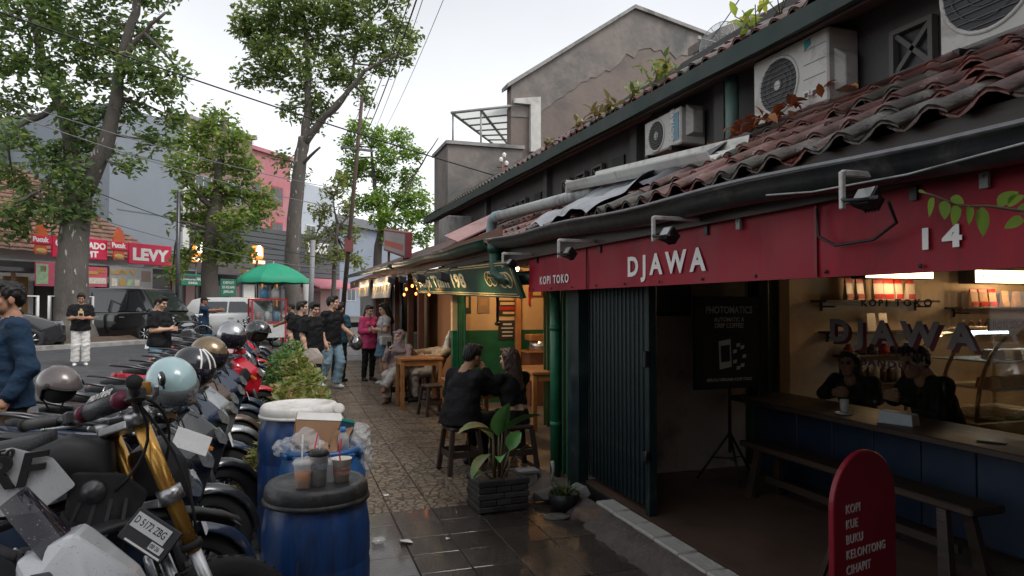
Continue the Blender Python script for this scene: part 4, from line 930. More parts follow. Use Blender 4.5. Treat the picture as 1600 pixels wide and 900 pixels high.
# steamer boxes on a cabinet at the back wall
t = empty('serving_cabinet', (3.95, 10.45, 0), label='dark cabinet under the cream wall carrying trays', cat='cabinet')
mb = MB(); mb.box((0, 0, .45), (.7, .5, .84), ch=.01); mb.build('body', M_brownp, t)
mb = MB(); mb.box((0, 0, .885), (.74, .54, .03), ch=.006); mb.build('top', M_wood, t)
t = empty('steel_pot', (3.88, 10.4, .90), label='round steel pot with a wooden tray on top, on the cabinet', cat='pot')
mb = MB(); mb.lathe([(0, 0), (.2, 0), (.2, .16), (0, .16)], 20); mb.build('pot', mat('steel', (.5, .5, .5), .3, metal=.8), t)
mb = MB(); mb.box((0, 0, .21), (.46, .34, .10), ch=.01); mb.build('wooden_tray', M_wood, t)
for (x, y, z, e, c) in ((3.3, 9.9, 2.1, 17, (1, .6, .28)), (3.6, 7.6, 2.1, 4, (1, .62, .3))):
 ld = bpy.data.lights.new('cafe_bulb', 'POINT'); ld.energy = e; ld.color = c; ld.shadow_soft_size = .06; lo_ = bpy.data.objects.new('cafe_bulb', ld); COL.objects.link(lo_); lo_.location = (x, y, z)
 mb = MB(); mb.ell((0, 0, 0), (.035, .035, .045), 10, 7); bu = empty('ceiling_bulb', (x, y, 2.19), label='glowing bulb under the cafe ceiling by the '+('back wall' if y > 9 else 'front tables'), cat='lamp'); mb.build('bulb', mat('warm bulb', (1, .8, .5), .5, emit=(1, .65, .3), es=9), bu)
 mb = MB(); mb.tube([(0, 0, .03), (0, 0, .075)], .02, 8); mb.build('socket', M_black, bu)
# cafe gutter, downpipe
gt = empty('green_gutter', (1.98, 9, 2.3), label='dark green gutter along the cafe eave with hanging brackets', cat='gutter')
GI2 = Matrix.Translation((-1.98, -9, -2.3))
trough([(1.97+.02*math.sin(y*1.4), y, 2.29+.02*(y-6.5)+.012*math.sin(y*2)) for y in rng(6.75, 13.5, .4)], .085).build('trough', M_greend, gt, M=GI2)
trough([(1.98, y, 2.29+.02*(y-6.5)) for y in rng(13.6, 25, .8)], .07).build('far_trough', M_greend, gt, M=GI2)
mb = MB(); mb.box((2.08, 16, 2.32), (.03, 18.5, .24)); mb.build('fascia', M_brownp, gt, M=GI2)
t = empty('downpipe', (1.98, 6.62, 2.2), label='fat green downpipe elbow between the cafe sign and red banner', cat='pipe')
mb = MB(); mb.tube([(0, 0, .05), (0, 0, -.15), (.0, -.03, -.24), (.04, -.12, -.29), (.1, -.28, -.3), (.3, -.7, -.3)], .068, 14); mb.build('pipe', M_greend, t)
mb = MB(); mb.tube([(0, 0, .06), (0, 0, -.03)], .085, 14); mb.build('collar', M_greend, t)
mb = MB(); mb.tube([(.06, -.2, -.298), (.1, -.28, -.3)], .078, 14); mb.build('joint_ring', M_greend, t)
# roof of the far row of shops
fr = empty('far_shop_row', (2.6, 18, 0), label='far row of small shops under a low brown tiled roof', cat='shop')
FI = Matrix.Translation((-2.6, -18, 0))
mb = MB(); r_ = []
for i in range(60): y = 9.4+i*.27; r_.append([(RX0, y, RZ0+.07+.02*(y-6.5)+.03*math.sin(i*2.1)), (2.7, y, RZ0+.45+.012*(y-6.5)+.03*math.sin(i*2.1)), (RX1, y, RZ1+.06+.03*math.sin(i*2.1)), (RX1, y, RZ1-.06), (RX0+.05, y, RZ0-.02+.02*(y-6.5))])
mb.loft(r_, 0, False); mb.build('roof', mat('dark roof tiles', (.085, .05, .042), .6, var=.4, vs=5, bump=.6, bs=14, dirt=(.035, .03, .028), da=.5, ds=3), fr, M=FI)
mb = MB(); mb.box((3.6, 18, 1.2), (.15, 14.2, 2.4)); mb.build('rear_wall', M_orange, fr, M=FI)
mb = MB(); mb.box((3.0, 18.3, .01), (1.2, 14.2, .05)); mb.build('floor', M_cement, fr, M=FI)
mb = MB(); mb.box((2.86, 12.75, 1.15), (.1, 1.4, 2.3)); mb.build('orange_wall', M_orange, fr, M=FI)
mb = MB(); mb.box((2.95, 11.5, 1.15), (.14, 1.1, 2.3)); mb.build('dark_door', mat('dark door', (.03, .028, .03), .5), fr, M=FI)
for y in (13.4, 14.6, 16.6, 18.4, 20.5):
 mb = MB(); mb.box((2.46, y, 1.15), (.12, .14, 2.3), ch=.01); mb.build('post', M_brownp, fr, M=FI)
mb = MB(); mb.box((2.75, 16.0, .5), (.5, 1.2, .95), ch=.01); mb.build('stall_counter', mat('pale green board', (.25, .3, .17), .6), fr, M=FI)
for (y0, y1, m, n_) in ((13.5, 14.5, mat('dull curtain', (.22, .16, .08), .8), 'curtain'), (16.7, 18.3, M_board, 'dark_shutter'), (18.5, 20.4, M_teal, 'dark_shutter')):
 mb = MB(); rr = []
 for k in range(25): y = y0+(y1-y0)*k/24; rr.append([(2.6+.03*math.sin(k*1.7), y, .1), (2.6+.03*math.sin(k*1.7), y, 2.2), (2.63+.03*math.sin(k*1.7), y, 2.2), (2.63+.03*math.sin(k*1.7), y, .1)])
 mb.loft(rr, 0, True); mb.build(n_, m, fr, M=FI)
mb = MB(); mb.box((2.8, 22.5, 1.2), (.9, 4, 2.4)); mb.build('end_block', M_conc, fr, M=FI)
# white electrical cabinet at the end of the walk
t = empty('white_cabinet', (1.75, 20.4, 0), label='white metal cabinet against the wall at the end of the walkway', cat='cabinet')
mb = MB(); mb.box((0, 0, .65), (.62, .35, 1.3), ch=.015); mb.build('body', mat('dull white metal', (.5, .5, .5), .5, dirt=(.3, .3, .3)), t)
for z in (.4, .95):
 mb = MB(); mb.box((0, -.18, z), (.54, .01, .46), ch=.003); mb.build('panel_door', mat('pale panel', (.6, .6, .6), .5), t)
mb = MB(); mb.box((0, -.185, 1.05), (.3, .012, .14)); mb.build('panel_window', M_black, t)
mb = MB(); mb.box((0, 0, .45), (.5, .5, .9), ch=.02); tag(mb.build('stone_pillar', M_conc, M=TR((1.2, 21.6, .5))), 'grey stone pillar beside the white cabinet', 'pillar')
# cafe sign, slanted green board with gold border
ks = empty('cafe_sign', (2.02, 8.8, 1.9), label='slanted green cafe sign with gold border and lettering lit by small lamps', cat='sign')
KS = Matrix.Translation((-2.02, -8.8, -1.9))
y0, y1 = 6.05, 11.5
def kpt(u, v, off=0):
 y = y0+(y1-y0)*u; return Vector((2.08-.14*v-off, y, 1.70+.13*u+.36*v-off*.35))
M_sgn = mat('sign green', (.018, .07, .045), .35, var=.2, vs=1.5)
mb = MB(); mb.loft([[kpt(0, 0), kpt(0, 1), kpt(0, 1, -.03), kpt(0, 0, -.03)], [kpt(1, 0), kpt(1, 1), kpt(1, 1, -.03), kpt(1, 0, -.03)]], 0, False); sb = mb.build('board', M_sgn, ks, M=KS)
mb = MB()
for (a, b, c, d) in ((.01, .05, .99, .05), (.01, .95, .99, .95), (.01, .05, .01, .95), (.99, .05, .99, .95), (.025, .11, .975, .11), (.025, .89, .975, .89)): mb.tube([kpt(a, b, .003), kpt(c, d, .003)], .007, 4)
mb.build('gold_border', M_gold, ks, M=KS)
A = kpt(.93, .3, .006); xd = (kpt(0, .3)-kpt(1, .3)).normalized(); upv = (kpt(0, 1)-kpt(0, 0)).normalized()
M_goldb = mat('pale gold print', (.8, .66, .42), .45)
o = text('cafe_lettering', 'Kopi Tiam 198', .25, M_goldb, ks, KS @ frame(A, xd, upv), sx=1.0, bold=.03, ext=.001)
xx = [v.co.x for v in o.data.vertices]; o.data.transform(Matrix.Diagonal((3.1/(max(xx)-min(xx)), 1, 1, 1)))
o = text('cafe_subtitle', '~ Bandung ~', .085, M_gold, ks, KS @ frame(kpt(.72, .17, .006), xd, upv), sx=1.5, bold=.02, ext=.001)
for (u, v, sgn) in ((.06, .45, 1), (.06, .45, -1), (.15, .5, 1), (.15, .5, -1), (.97, .5, 1)):
 mb = MB(); c = kpt(u, v, .004); pts = []
 for q in range(22): a = q*.42; r_ = .10*(1-q/26); pts.append(c+xd*(sgn*(r_*math.cos(a)-.04))*1.8+upv*(r_*math.sin(a)*1.1))
 mb.tube(pts, .009, 4); mb.build('gold_ornament', M_gold, ks, M=KS)
for u in (.2, .45, .72, .93):
 t = empty('sign_lamp', tuple(kpt(u, 1, .38)), label='small black lamp on a rod lighting the green cafe sign, '+{.2: 'nearest to the downpipe', .45: 'second from the downpipe', .72: 'third from the downpipe', .93: 'farthest from the downpipe'}[u], cat='lamp', group='lamps over the cafe sign')
 o = kpt(u, 1, .38)
 mb = MB(); mb.tube([(0, -.05, 0), (.15, .35, .1), (.36, .9, .14)], .009, 6); mb.build('rod', M_black, t)
 mb = MB(); mb.hull([(-.05, a*.06, b*.045) for a in (-1, 1) for b in (-1, 1)]+[(.05, a*.07, b*.05-.03) for a in (-1, 1) for b in (-1, 1)], .008); mb.build('lamp_body', M_black, t)
 ld = bpy.data.lights.new('lamp_glow', 'SPOT'); ld.energy = 34; ld.color = (1, .72, .4); ld.spot_size = R(120); ld.spot_blend = .7; ld.shadow_soft_size = .04
 lo_ = bpy.data.objects.new('lamp_glow', ld); COL.objects.link(lo_); lo_.parent = t; lo_.location = (.03, 0, -.06); lo_.rotation_euler = Vector((-.75, 0, .5)).to_track_quat('Z', 'Y').to_euler()
# glowing string of lamps and small bright boards further along
def lampboard(y0, y1, z0, z1, label, glow):
 t = empty('lamp_board', (1.97, (y0+y1)/2, (z0+z1)/2), label=label, cat='sign')
 mb = MB(); mb.box((0, 0, 0), (.04, y1-y0, z1-z0), ry=.12, ch=.005); mb.build('panel', mat('pale board', (.55, .45, .36), .4, var=.2, vs=2, dirt=(.3, .22, .16), da=.3), t)
 mb = MB()
 for q in range(5): mb.box((-.03, (q-2)*(y1-y0)*.17, -.02), (.012, (y1-y0)*.1, (z1-z0)*.3))
 mb.build('board_print', M_gold, t)
 for q in (-.3, .3):
  mb = MB(); mb.tube([(0, q*(y1-y0), (z1-z0)*.5), (-.16, q*(y1-y0), (z1-z0)*.55), (-.18, q*(y1-y0), (z1-z0)*.35)], .01, 5); mb.build('lamp_arm', M_black, t)
  ld = bpy.data.lights.new('board_glow', 'POINT'); ld.energy = glow; ld.color = (1, .75, .5); ld.shadow_soft_size = .05; lo_ = bpy.data.objects.new('board_glow', ld); COL.objects.link(lo_); lo_.parent = t; lo_.location = (-.2, q*(y1-y0), (z1-z0)*.25)
lampboard(14.2, 17.2, 1.78, 2.25, 'pale lit sign board of the next shop beyond the green sign', 3)
lampboard(18.2, 21.0, 1.85, 2.3, 'farther pale lit sign board at the end of the row', 3)
M_glow = mat('red glow bulb', (1, .4, .1), .5, emit=(1, .25, .05), es=5)
t = empty('string_lights', (2.2, 12.8, 2.1), label='string of small orange lights under the eave of the dark shop', cat='lamp'); random.seed(9)
for i in range(9):
 mb = MB(); mb.ell((random.uniform(-.1, .3), -1.0+i*.25, random.uniform(-.3, .05)), (.022, .022, .03), 8, 6); mb.build('bulb', M_glow, t)
mb = MB(); mb.tube([(0, -1.2, .1), (0, -.4, .02), (0, .4, .05), (0, 1.2, .12)], .006, 4); mb.build('cord', M_black, t)
# slanted red framed sign standing on the far roof
t = empty('roof_sign', (2.1, 14.3, 2.55), label='red framed light box sign standing on the far roof edge', cat='sign', M=TR((2.1, 14.3, 2.52), rx=R(7)))
mb = MB(); mb.box((0, 0, .42), (.12, 3.2, .5), ch=.02); mb.build('case', mat('maroon case', (.16, .03, .035), .5), t)
mb = MB(); mb.box((-.062, 0, .42), (.01, 3.0, .4)); mb.build('face', mat('faded sign face', (.3, .27, .28), .4, var=.25, vs=1.5), t)
mb = MB(); mb.box((-.069, 0, .36), (.004, 2.6, .12)); mb.build('face_stripe', mat('faded red', (.4, .08, .07), .5), t)
for y in (-1.1, 1.1):
 mb = MB(); mb.box((0, y, .08), (.05, .05, .28)); mb.build('leg', M_brownp, t)
# ================================================================ tables and stools
def table(loc, sx, sy, h, label, rz=0):
 t = empty('wooden_table', loc, rz, label, 'table')
 nb = 5
 bmm = MB(); bmm.box((0, 0, 0), (sx/nb-.006, sy, .035), ch=.005); me = bmm.mesh('plank'); me.materials.append(M_wood)
 for i in range(nb): link('plank', me, t, Matrix.Translation((-sx/2+sx/nb*(i+.5), 0, h-.018)))
 for a in (-1, 1):
  for b in (-1, 1):
   mb = MB(); mb.box((a*(sx/2-.05), b*(sy/2-.05), (h-.036)/2), (.06, .06, h-.036), ch=.006); mb.build('leg', M_wood, t)
 for a in (-1, 1):
  mb = MB(); mb.box((a*(sx/2-.05), 0, h-.08), (.025, sy-.16, .08)); mb.build('apron', M_wood, t)
  mb = MB(); mb.box((0, a*(sy/2-.05), h-.08), (sx-.16, .025, .08)); mb.build('apron', M_wood, t)
 return t
table((1.98, 10.95, 0), .7, .62, .80, 'varnished wooden table on the walkway by the seated woman in headscarf')
table((2.1, 7.75, 0), .62, 1.25, .74, 'longer wooden cafe table between the two seated people in black')
table((3.2, 8.6, .03), .6, 1.0, .76, 'wooden table inside the green cafe')
M_stool = mat('brown stool plastic', (.05, .032, .027), .45, var=.2, vs=8)
def stool(loc, label, rz=0, h=.45):
 t = empty('plastic_stool', loc, rz, label, 'stool', 'dark plastic stools')
 mb = MB(); mb.box((0, 0, h-.02), (.30, .30, .04), ch=.012); mb.build('seat', M_stool, t)
 for a in (-1, 1):
  for b in (-1, 1):
   mb = MB(); mb.hull([(a*.13+c*.022, b*.13+d*.022, h-.04) for c in (-1, 1) for d in (-1, 1)]+[(a*.175+c*.022, b*.175+d*.022, 0) for c in (-1, 1) for d in (-1, 1)], .004); mb.build('leg', M_stool, t)
 for s in (-1, 1):
  mb = MB(); mb.box((0, s*.155, h*.42), (.29, .015, .06)); mb.build('crossbar', M_stool, t)
  mb = MB(); mb.box((s*.155, 0, h*.42), (.015, .29, .06)); mb.build('crossbar', M_stool, t)
stool((1.62, 6.62, 0), 'dark stool under the seated man in black beside the planter', .1)
stool((2.16, 6.55, 0), 'dark stool under the woman in black with her back turned', .05)
stool((2.05, 10.1, 0), 'dark stool standing empty at the walkway table', .2)
stool((1.78, 11.75, 0), 'dark stool under the woman in headscarf', 0)
stool((2.34, 11.75, 0), 'dark stool under the woman leaning back', .3)
mb = MB(); mb.lathe([(0, 0), (.03, 0), (.032, .12), (.012, .15), (.012, .18)], 12); t = empty('water_bottle', (2.02, 7.25, .745), label='small water bottle with blue label on the cafe table', cat='bottle'); mb.build('bottle', mat('pet plastic', (.7, .8, .85), .1, alpha=.5), t)
mb = MB(); mb.lathe([(.033, .05), (.033, .1)], 12); mb.build('label_band', mat('blue label', (.1, .25, .5), .4), t); mb = MB(); mb.lathe([(.014, .175), (.014, .195), (0, .195)], 10); mb.build('cap', M_letter, t)
# ================================================================ planter box of dark bricks, plants, stones
pb = empty('brick_planter', (1.62, 5.36, 0), rz=.06, label='low planter box of dark bricks on the wet pavement', cat='planter')
M_dbrick = mat('dark brick', (.045, .042, .04), .6, var=.3, vs=8, rand=.35, bump=.4, bs=40)
mb = MB(); mb.box((0, 0, .12), (.37, .27, .22)); mb.build('mortar_core', mat('dark mortar', (.03, .028, .026), .9), pb)
bmm = MB(); bmm.box((0, 0, 0), (.124, .03, .044), ch=.005); bk = bmm.mesh('brick'); bk.materials.append(M_dbrick)
for c in range(5):
 for i in range(4):
  x = -.195+.13*i+(.065 if c % 2 else 0)-.0
  if abs(x) < .17 or c % 2 == 0:
   xx_ = max(-.155, min(.155, x))
   for s in (-1, 1): link('brick', bk, pb, TR((xx_, s*.145, .03+c*.05), rz=0))
 for i in range(3):
  y = -.1+.1*i
  for s in (-1, 1): link('brick', bk, pb, TR((s*.195, y*(.9), .03+c*.05), rz=pi/2))
mb = MB(); mb.box((0, 0, .235), (.34, .25, .02)); mb.build('soil', M_dirt, pb)
def bigleaf(mb, p, d, ln, wd, droop=.4, mi=0, n=7, roll=0.0):
 d = Vector(d).normalized(); s = d.cross(Vector((0, 0, 1))); s = s.normalized() if s.length > 1e-3 else Vector((1, 0, 0)); up_ = s.cross(d)
 rows = []; c = Vector(p)
 for i in range(n+1):
  t = i/n; wv = wd*math.sin(pi*min(1, t**.75*.97+.03))**.8*.5; dd = (d-Vector((0, 0, 1))*droop*t*t*1.6).normalized();
  if i: c = c+dd*ln/n
  sd_ = s.copy(); nn = sd_.cross(dd); sdr = (sd_*math.cos(roll)+nn*math.sin(roll))
  rows.append([c-sdr*wv+nn*wv*.35, c-sdr*wv*.5+nn*wv*.1, c, c+sdr*wv*.5+nn*wv*.1, c+sdr*wv+nn*wv*.35])
 mb.loft([[tuple(q) for q in r] for r in rows], mi, True, False, closed=False)
pl = empty('canna_plant', (1.62, 5.36, .24), label='broad leaved green plant with browned leaf edges in the brick planter', cat='plant')
M_canna = mat('canna leaf', (.11, .29, .075), .38, var=.3, vs=9, dirt=(.24, .15, .07), da=.25, ds=7); M_cannad = mat('canna leaf old', (.1, .16, .05), .5, var=.3, vs=7, dirt=(.3, .17, .08), da=.75, ds=5)
random.seed(17)
for i, (x, y, hz, d, ln, wd, m, dr) in enumerate(((-.04, 0, .36, (-.8, -.2, .35), .34, .12, M_cannad, .5), (.0, -.03, .34, (.2, -.3, 1), .3, .13, M_canna, .15), (.04, 0, .36, (.9, -.15, .55), .36, .12, M_canna, .25),
  (-.08, -.05, .2, (-.5, -.4, -.1), .3, .10, M_cannad, .8), (.1, -.04, .12, (.6, -.2, .8), .24, .06, M_canna, .3), (-.12, -.06, .05, (-.6, -.5, .3), .16, .07, M_canna, .6), (-.03, .04, .3, (-.6, .2, .6), .28, .11, M_cannad, .5), (.02, -.08, .18, (-.3, -.7, .3), .22, .09, M_canna, .6), (.12, .05, .2, (.5, .4, .7), .22, .09, M_canna, .4))):
 mb = MB(); mb.tube([(x*.5, y, 0), (x*.8, y, hz*.6), (x, y, hz)], [.011, .009, .006], 6); mb.build('stalk', mat('stalk', (.16, .13, .06), .6, var=.3), pl)
 mb = MB(); bigleaf(mb, (x, y, hz), d, ln, wd*1.35, dr, roll=random.uniform(-.5, .5)); mb.build('leaf', m, pl)
def rock(loc, r, label, seed, m=None):
 rnd = random.Random(seed); pts = []
 for i in range(26):
  a = Vector((rnd.gauss(0, 1), rnd.gauss(0, 1), rnd.gauss(0, 1))).normalized(); pts.append((a.x*r[0], a.y*r[1], max(-.3*r[2], a.z*r[2])))
 mb = MB(); mb.hull(pts, min(r)*.12, smooth=True); return tag(mb.build('stone', m or mat('stone', (.11, .1, .09), .8, var=.4, vs=12, bump=.6, bs=30, wet=.4), M=TR(loc)), label, 'stone')
rock((2.1, 5.35, .05), (.2, .12, .09), 'dark stone between planter and shop door', 1)
rock((2.18, 4.78, .05), (.13, .16, .08), 'brown rounded stone on the step below the white edging', 2, mat('brown stone', (.15, .1, .075), .8, var=.4, vs=10, bump=.6, bs=30))
rock((1.98, 4.95, .01), (.12, .09, .02), 'flat grey stone lying on the wet pavement near the step', 3)
rock((2.28, 5.25, .08), (.1, .14, .09), 'pale lump of mortar at the foot of the green pipe', 4, M_conc)
mb = MB(); mb.box((0, 0, 0), (.4, .14, .03), ch=.005); tag(mb.build('cement_slab', M_conc, M=TR((1.98, 5.95, .12), rz=.05)), 'pale cement ledge behind the planter', 'ledge')
mb = MB(); mb.box((1.98, 5.95, .05), (.36, .1, .1)); mb.build('ledge_base', M_conc, bpy.data.objects['cement_slab'], M=TR((1.98, 5.95, .12), rz=.05).inverted())
mb = MB(); mb.tube([(0, 0, 0), (.01, 0, .1), (.0, 0, .17)], [.016, .013, .018], 8); tag(mb.build('pipe_stub', M_pvc, M=TR((2.2, 5.62, .1))), 'short pale pipe stub standing by the pavement ledge', 'pipe')
def grasstuft(loc, n, h, m, label, seed, spread=.08):
 rnd = random.Random(seed); mb = MB()
 for i in range(n):
  a = rnd.uniform(0, 6.28); d = Vector((math.cos(a), math.sin(a), rnd.uniform(.6, 1.6))); bigleaf(mb, (rnd.uniform(-spread, spread)*.5, rnd.uniform(-spread, spread)*.5, 0), d, h*rnd.uniform(.6, 1.1), .012, .5, n=4)
 return tag(mb.build('grass_tuft', m, M=TR(loc)), label, 'plant')
t = empty('weed_pot', (2.1, 5.12, .0), label='dark low pot with a spiky grass tuft by the step', cat='plant pot')
mb = MB(); mb.lathe([(0, 0), (.1, 0), (.13, .14), (.115, .14), (.1, .1), (0, .1)], 14); mb.build('pot', M_black, t)
o = grasstuft((0, 0, .1), 70, .2, leafmat('spiky grass', (.05, .09, .03), (.1, .13, .05), (.18, .16, .08), .2), 'x', 5); o.parent = t; o.name = 'grass'; del o['label']; del o['category']
# ================================================================ blue drums
M_drum = mat('blue drum plastic', (.016, .062, .21), .34, var=.35, vs=6, bump=.15, bs=18, dirt=(.018, .03, .07), da=.6, ds=7, stretch=(1, 1, .22), speck=((.07, .075, .09), 34))
M_drum2 = mat('paler blue drum', (.02, .1, .28), .36, var=.3, vs=3, dirt=(.03, .05, .1), da=.45, ds=4)
def drum(loc, r, h, label, m, lid=None, open_=False):
 t = empty('plastic_drum', loc, random.uniform(0, 3), label, 'drum', 'blue plastic drums along the pavement edge')
 pr_ = [(0, 0), (r*.9, 0), (r*.97, .02), (r, .1), (r*1.0, h*.30), (r*.985, h*.315), (r*.985, h*.325), (r*1.0, h*.34), (r*1.01, h*.6), (r*.995, h*.63), (r*.995, h*.64), (r*1.01, h*.66), (r*1.0, h*.80), (r*.95, h*.9), (r*.86, h*.955), (r*.85, h)]
 if open_: pr_ += [(r*.81, h), (r*.82, h*.9), (r*.9, h*.7), (0, h*.62)]
 else: pr_ += [(0, h)]
 mb = MB(); mb.lathe(pr_, 40); mb.build('body', m, t)
 if open_:
  mb = MB(); mb.lathe([(r*.85, h*.955), (r*.93, h*.955), (r*.95, h*.985), (r*.90, h*1.005), (r*.82, h*1.0)], 40)
  mb.build('rim', m, t)
  for k in range(14):
   a = k*2*pi/14; mb = MB(); mb.box((r*.94*math.cos(a), r*.94*math.sin(a), h*.96), (.03, .05, .025), rz=a, ch=.004); mb.build('rim_lug', m, t)
 if lid:
  z = h+.004
  mb = MB(); mb.lathe([(0, z+.022), (r*.76, z+.022), (r*.8, z+.03), (r*.9, z+.03), (r*.955, z+.012), (r*.97, z-.012), (r*.97, z-.03), (r*.955, z-.045), (r*.88, z-.045)], 40); mb.build('lid', lid, t)
  mb = MB(); mb.lathe([(r*.965, z-.03), (r*1.0, z-.038), (r*1.0, z-.05), (r*.94, z-.055)], 40); mb.build('clamp_ring', lid, t)
 return t
M_lidk = mat('black lid', (.025, .026, .028), .45, var=.3, vs=6, bump=.2, bs=30, dirt=(.08, .07, .06), da=.4, ds=7)
M_lidw = mat('white lid', (.62, .6, .57), .5, var=.12, vs=4, dirt=(.35, .3, .25), da=.45, ds=6)
drum((.12, 3.19, 0), .232, .83, 'nearest blue drum with a black lid carrying drink cups', M_drum, M_lidk)
drum((.19, 4.17, 0), .245, .82, 'open blue drum overflowing with cardboard and plastic rubbish', M_drum2, None, True)
drum((.07, 4.95, 0), .27, .93, 'tallest blue drum with a white lid behind the rubbish', M_drum, M_lidw)
# cups on the nearest lid
LZ = .83+.027
M_clear = mat('clear cup', (.9, .91, .92), .08, alpha=.34, var=.02); M_oj = mat('orange drink', (.85, .3, .02), .25, var=.1); M_straw = mat('red straw', (.6, .03, .08), .4); M_straww = mat('white straw', (.75, .75, .75), .4)
def cup(loc, r0, r1, h, m, name, label, lidm=None, liquid=None, straw=None, band=None):
 t = empty(name, loc, random.uniform(0, 6), label, 'cup')
 mb = MB(); mb.lathe([(0, .001), (r0, .001), (r1, h), (r1+.003, h+.003), (r1-.001, h+.002), (r0-.002, .005)], 24); mb.build('cup_body', m, t)
 if liquid:
  k, q = liquid; rk = r0+(r1-r0)*k; mb = MB(); mb.lathe([(0, .004), (r0-.003, .004), (rk-.003, h*k), (0, h*k)], 20); mb.build('drink', q, t)
 if lidm:
  mb = MB(); mb.lathe([(r1+.003, h-.004), (r1+.005, h+.004), (r1-.002, h+.014), (r1-.006, h+.02), (0, h+.018)], 24); mb.build('lid', lidm, t)
 if straw:
  mb = MB(); mb.tube([(0, 0, h*.3), (.008, .004, h+.02), (.01+straw[1], .004, h+straw[2])], .0035, 6); mb.build('straw', straw[0], t)
 if band:
  for (z0, z1, m2) in band:
   f_ = lambda z: r0+(r1-r0)*z+.0006
   mb = MB(); mb.lathe([(f_(z0), h*z0), (f_(z1), h*z1)], 24); mb.build('print_band', m2, t)
 return t
random.seed(4)
cup((.058, 3.10, LZ), .03, .04, .105, M_clear, 'drink_cup', 'clear plastic cup of orange juice on the black drum lid', M_clear, (.62, M_oj), (M_straww, .012, .12))
cup((.125, 3.12, LZ), .031, .041, .135, mat('printed cup', (.62, .63, .64), .4, var=.25, vs=40), 'coffee_cup', 'tall grey printed paper cup with black lid on the drum', M_black, None, (M_straww, .0, .06), ((.55, .75, mat('grey print', (.25, .27, .3), .5, var=.5, vs=60)),))
cup((.225, 3.16, LZ), .032, .044, .10, mat('cream paper cup', (.8, .74, .64), .5, var=.05), 'paper_cup', 'cream paper cup with a red straw on the drum lid edge', None, None, (M_straw, -.012, .09), ((.35, .5, mat('pink print', (.5, .25, .2), .5, var=.5, vs=50)), (.6, .68, MATS['pink print'])))
cup((.105, 3.22, LZ), .03, .04, .10, mat('pinkish cup', (.55, .42, .4), .3, alpha=.7), 'milk_cup', 'pale pink drink cup behind the grey coffee cup', None, None, (M_straw, .03, .10))
cup((.17, 3.18, LZ), .03, .038, .08, M_clear, 'empty_cup', 'empty clear cup squeezed between the paper cups', M_clear)
# rubbish in the open drum
M_card = mat('cardboard', (.32, .18, .1), .75, var=.15, vs=6); M_cardw = mat('white carton', (.6, .58, .55), .6); M_bag = mat('clear plastic bag', (.7, .72, .73), .12, alpha=.3, bump=.5, bs=25, var=.1)
def flap(pts, t_, name, m, label, cat, par=None):
 mb = MB(); P = [Vector(p) for p in pts]; n = (P[1]-P[0]).cross(P[2]-P[0]).normalized()*t_; mb.loft([[tuple(p) for p in P], [tuple(p+n) for p in P]], 0, False); o = mb.build(name, m, par)
 if label: tag(o, label, cat)
 return o
cb = empty('cardboard_box', (.17, 4.2, .78), label='torn brown cardboard box with a white inside stuck in the rubbish drum', cat='box')
for pts, m, n_ in (([(-.14, -.02, .05), (.13, -.05, .04), (.14, -.02, .17), (-.13, .01, .19)], M_card, 'front_panel'), ([(-.13, .012, .192), (.14, -.018, .172), (.13, .1, .2), (-.12, .12, .215)], M_cardw, 'white_flap'), ([(-.12, .12, .215), (.13, .1, .2), (.13, .12, .1), (-.12, .13, .08)], M_card, 'rear_panel'),
                   ([(-.15, -.02, .04), (-.13, .01, .2), (-.12, .13, .22), (-.14, .12, .05)], M_card, 'side_panel'), ([(.14, -.03, .04), (.145, -.02, .18), (.13, .11, .2), (.13, .12, .05)], M_card, 'side_panel')): flap(pts, .004, n_, m, None, None, cb)
flap([(.2, 3.98, .78), (.30, 4.02, .84), (.36, 4.1, .93), (.25, 4.05, .92)], .005, 'cardboard_scrap', M_card, 'long curled cardboard scrap leaning over the rubbish drum rim', 'cardboard')
flap([(.03, 4.0, .80), (.12, 3.97, .84), (.16, 4.03, .80), (.06, 4.05, .76)], .005, 'cardboard_scrap', M_card, 'folded cardboard corner at the left of the rubbish drum', 'cardboard')
flap([(.10, 3.99, .79), (.22, 3.99, .80), (.21, 4.05, .86), (.11, 4.05, .85)], .005, 'cardboard_scrap', M_card, 'flat cardboard piece at the front of the rubbish drum', 'cardboard')
mb = sdf_mb([('e', (0, 0, 0), (.09, .08, .07), None, 0), ('e', (.07, -.04, -.02), (.06, .06, .06), None, 0), ('e', (-.1, .02, -.01), (.07, .06, .05), None, 0), ('e', (.02, .07, .03), (.06, .06, .06), None, 0)], .007, .04, crumple=.005)
tag(mb.build('plastic_bag', M_bag, M=TR((.08, 4.1, .84))), 'crumpled clear plastic bag on top of the rubbish drum', 'bag')
mb = sdf_mb([('e', (0, 0, 0), (.07, .08, .09), None, 0), ('e', (.03, -.02, -.10), (.05, .07, .1), None, 0), ('e', (.02, .05, .06), (.05, .05, .05), None, 0)], .007, .04, crumple=.005)
tag(mb.build('plastic_bag', M_bag, M=TR((.39, 4.15, .83))), 'clear plastic bag hanging over the right rim of the drum', 'bag')
t = empty('discarded_bottle', (.305, 4.05, .82), label='clear plastic bottle with a blue cap in the rubbish drum', cat='bottle', M=TR((.30, 4.03, .80), rx=.1, ry=-.05))
mb = MB(); mb.lathe([(0, 0), (.03, 0), (.032, .08), (.028, .1), (.013, .12), (.013, .13)], 14); mb.build('bottle', mat('bottle clear', (.7, .78, .82), .08, alpha=.45), t)
mb = MB(); mb.lathe([(.016, .125), (.016, .148), (0, .148)], 12); mb.build('cap', mat('blue cap', (.03, .15, .4), .4), t)
t = empty('snack_bag', (.30, 4.12, .86), label='green and red snack wrapper standing in the rubbish drum', cat='wrapper', M=TR((.3, 4.12, .84), ry=.25, rx=-.15))
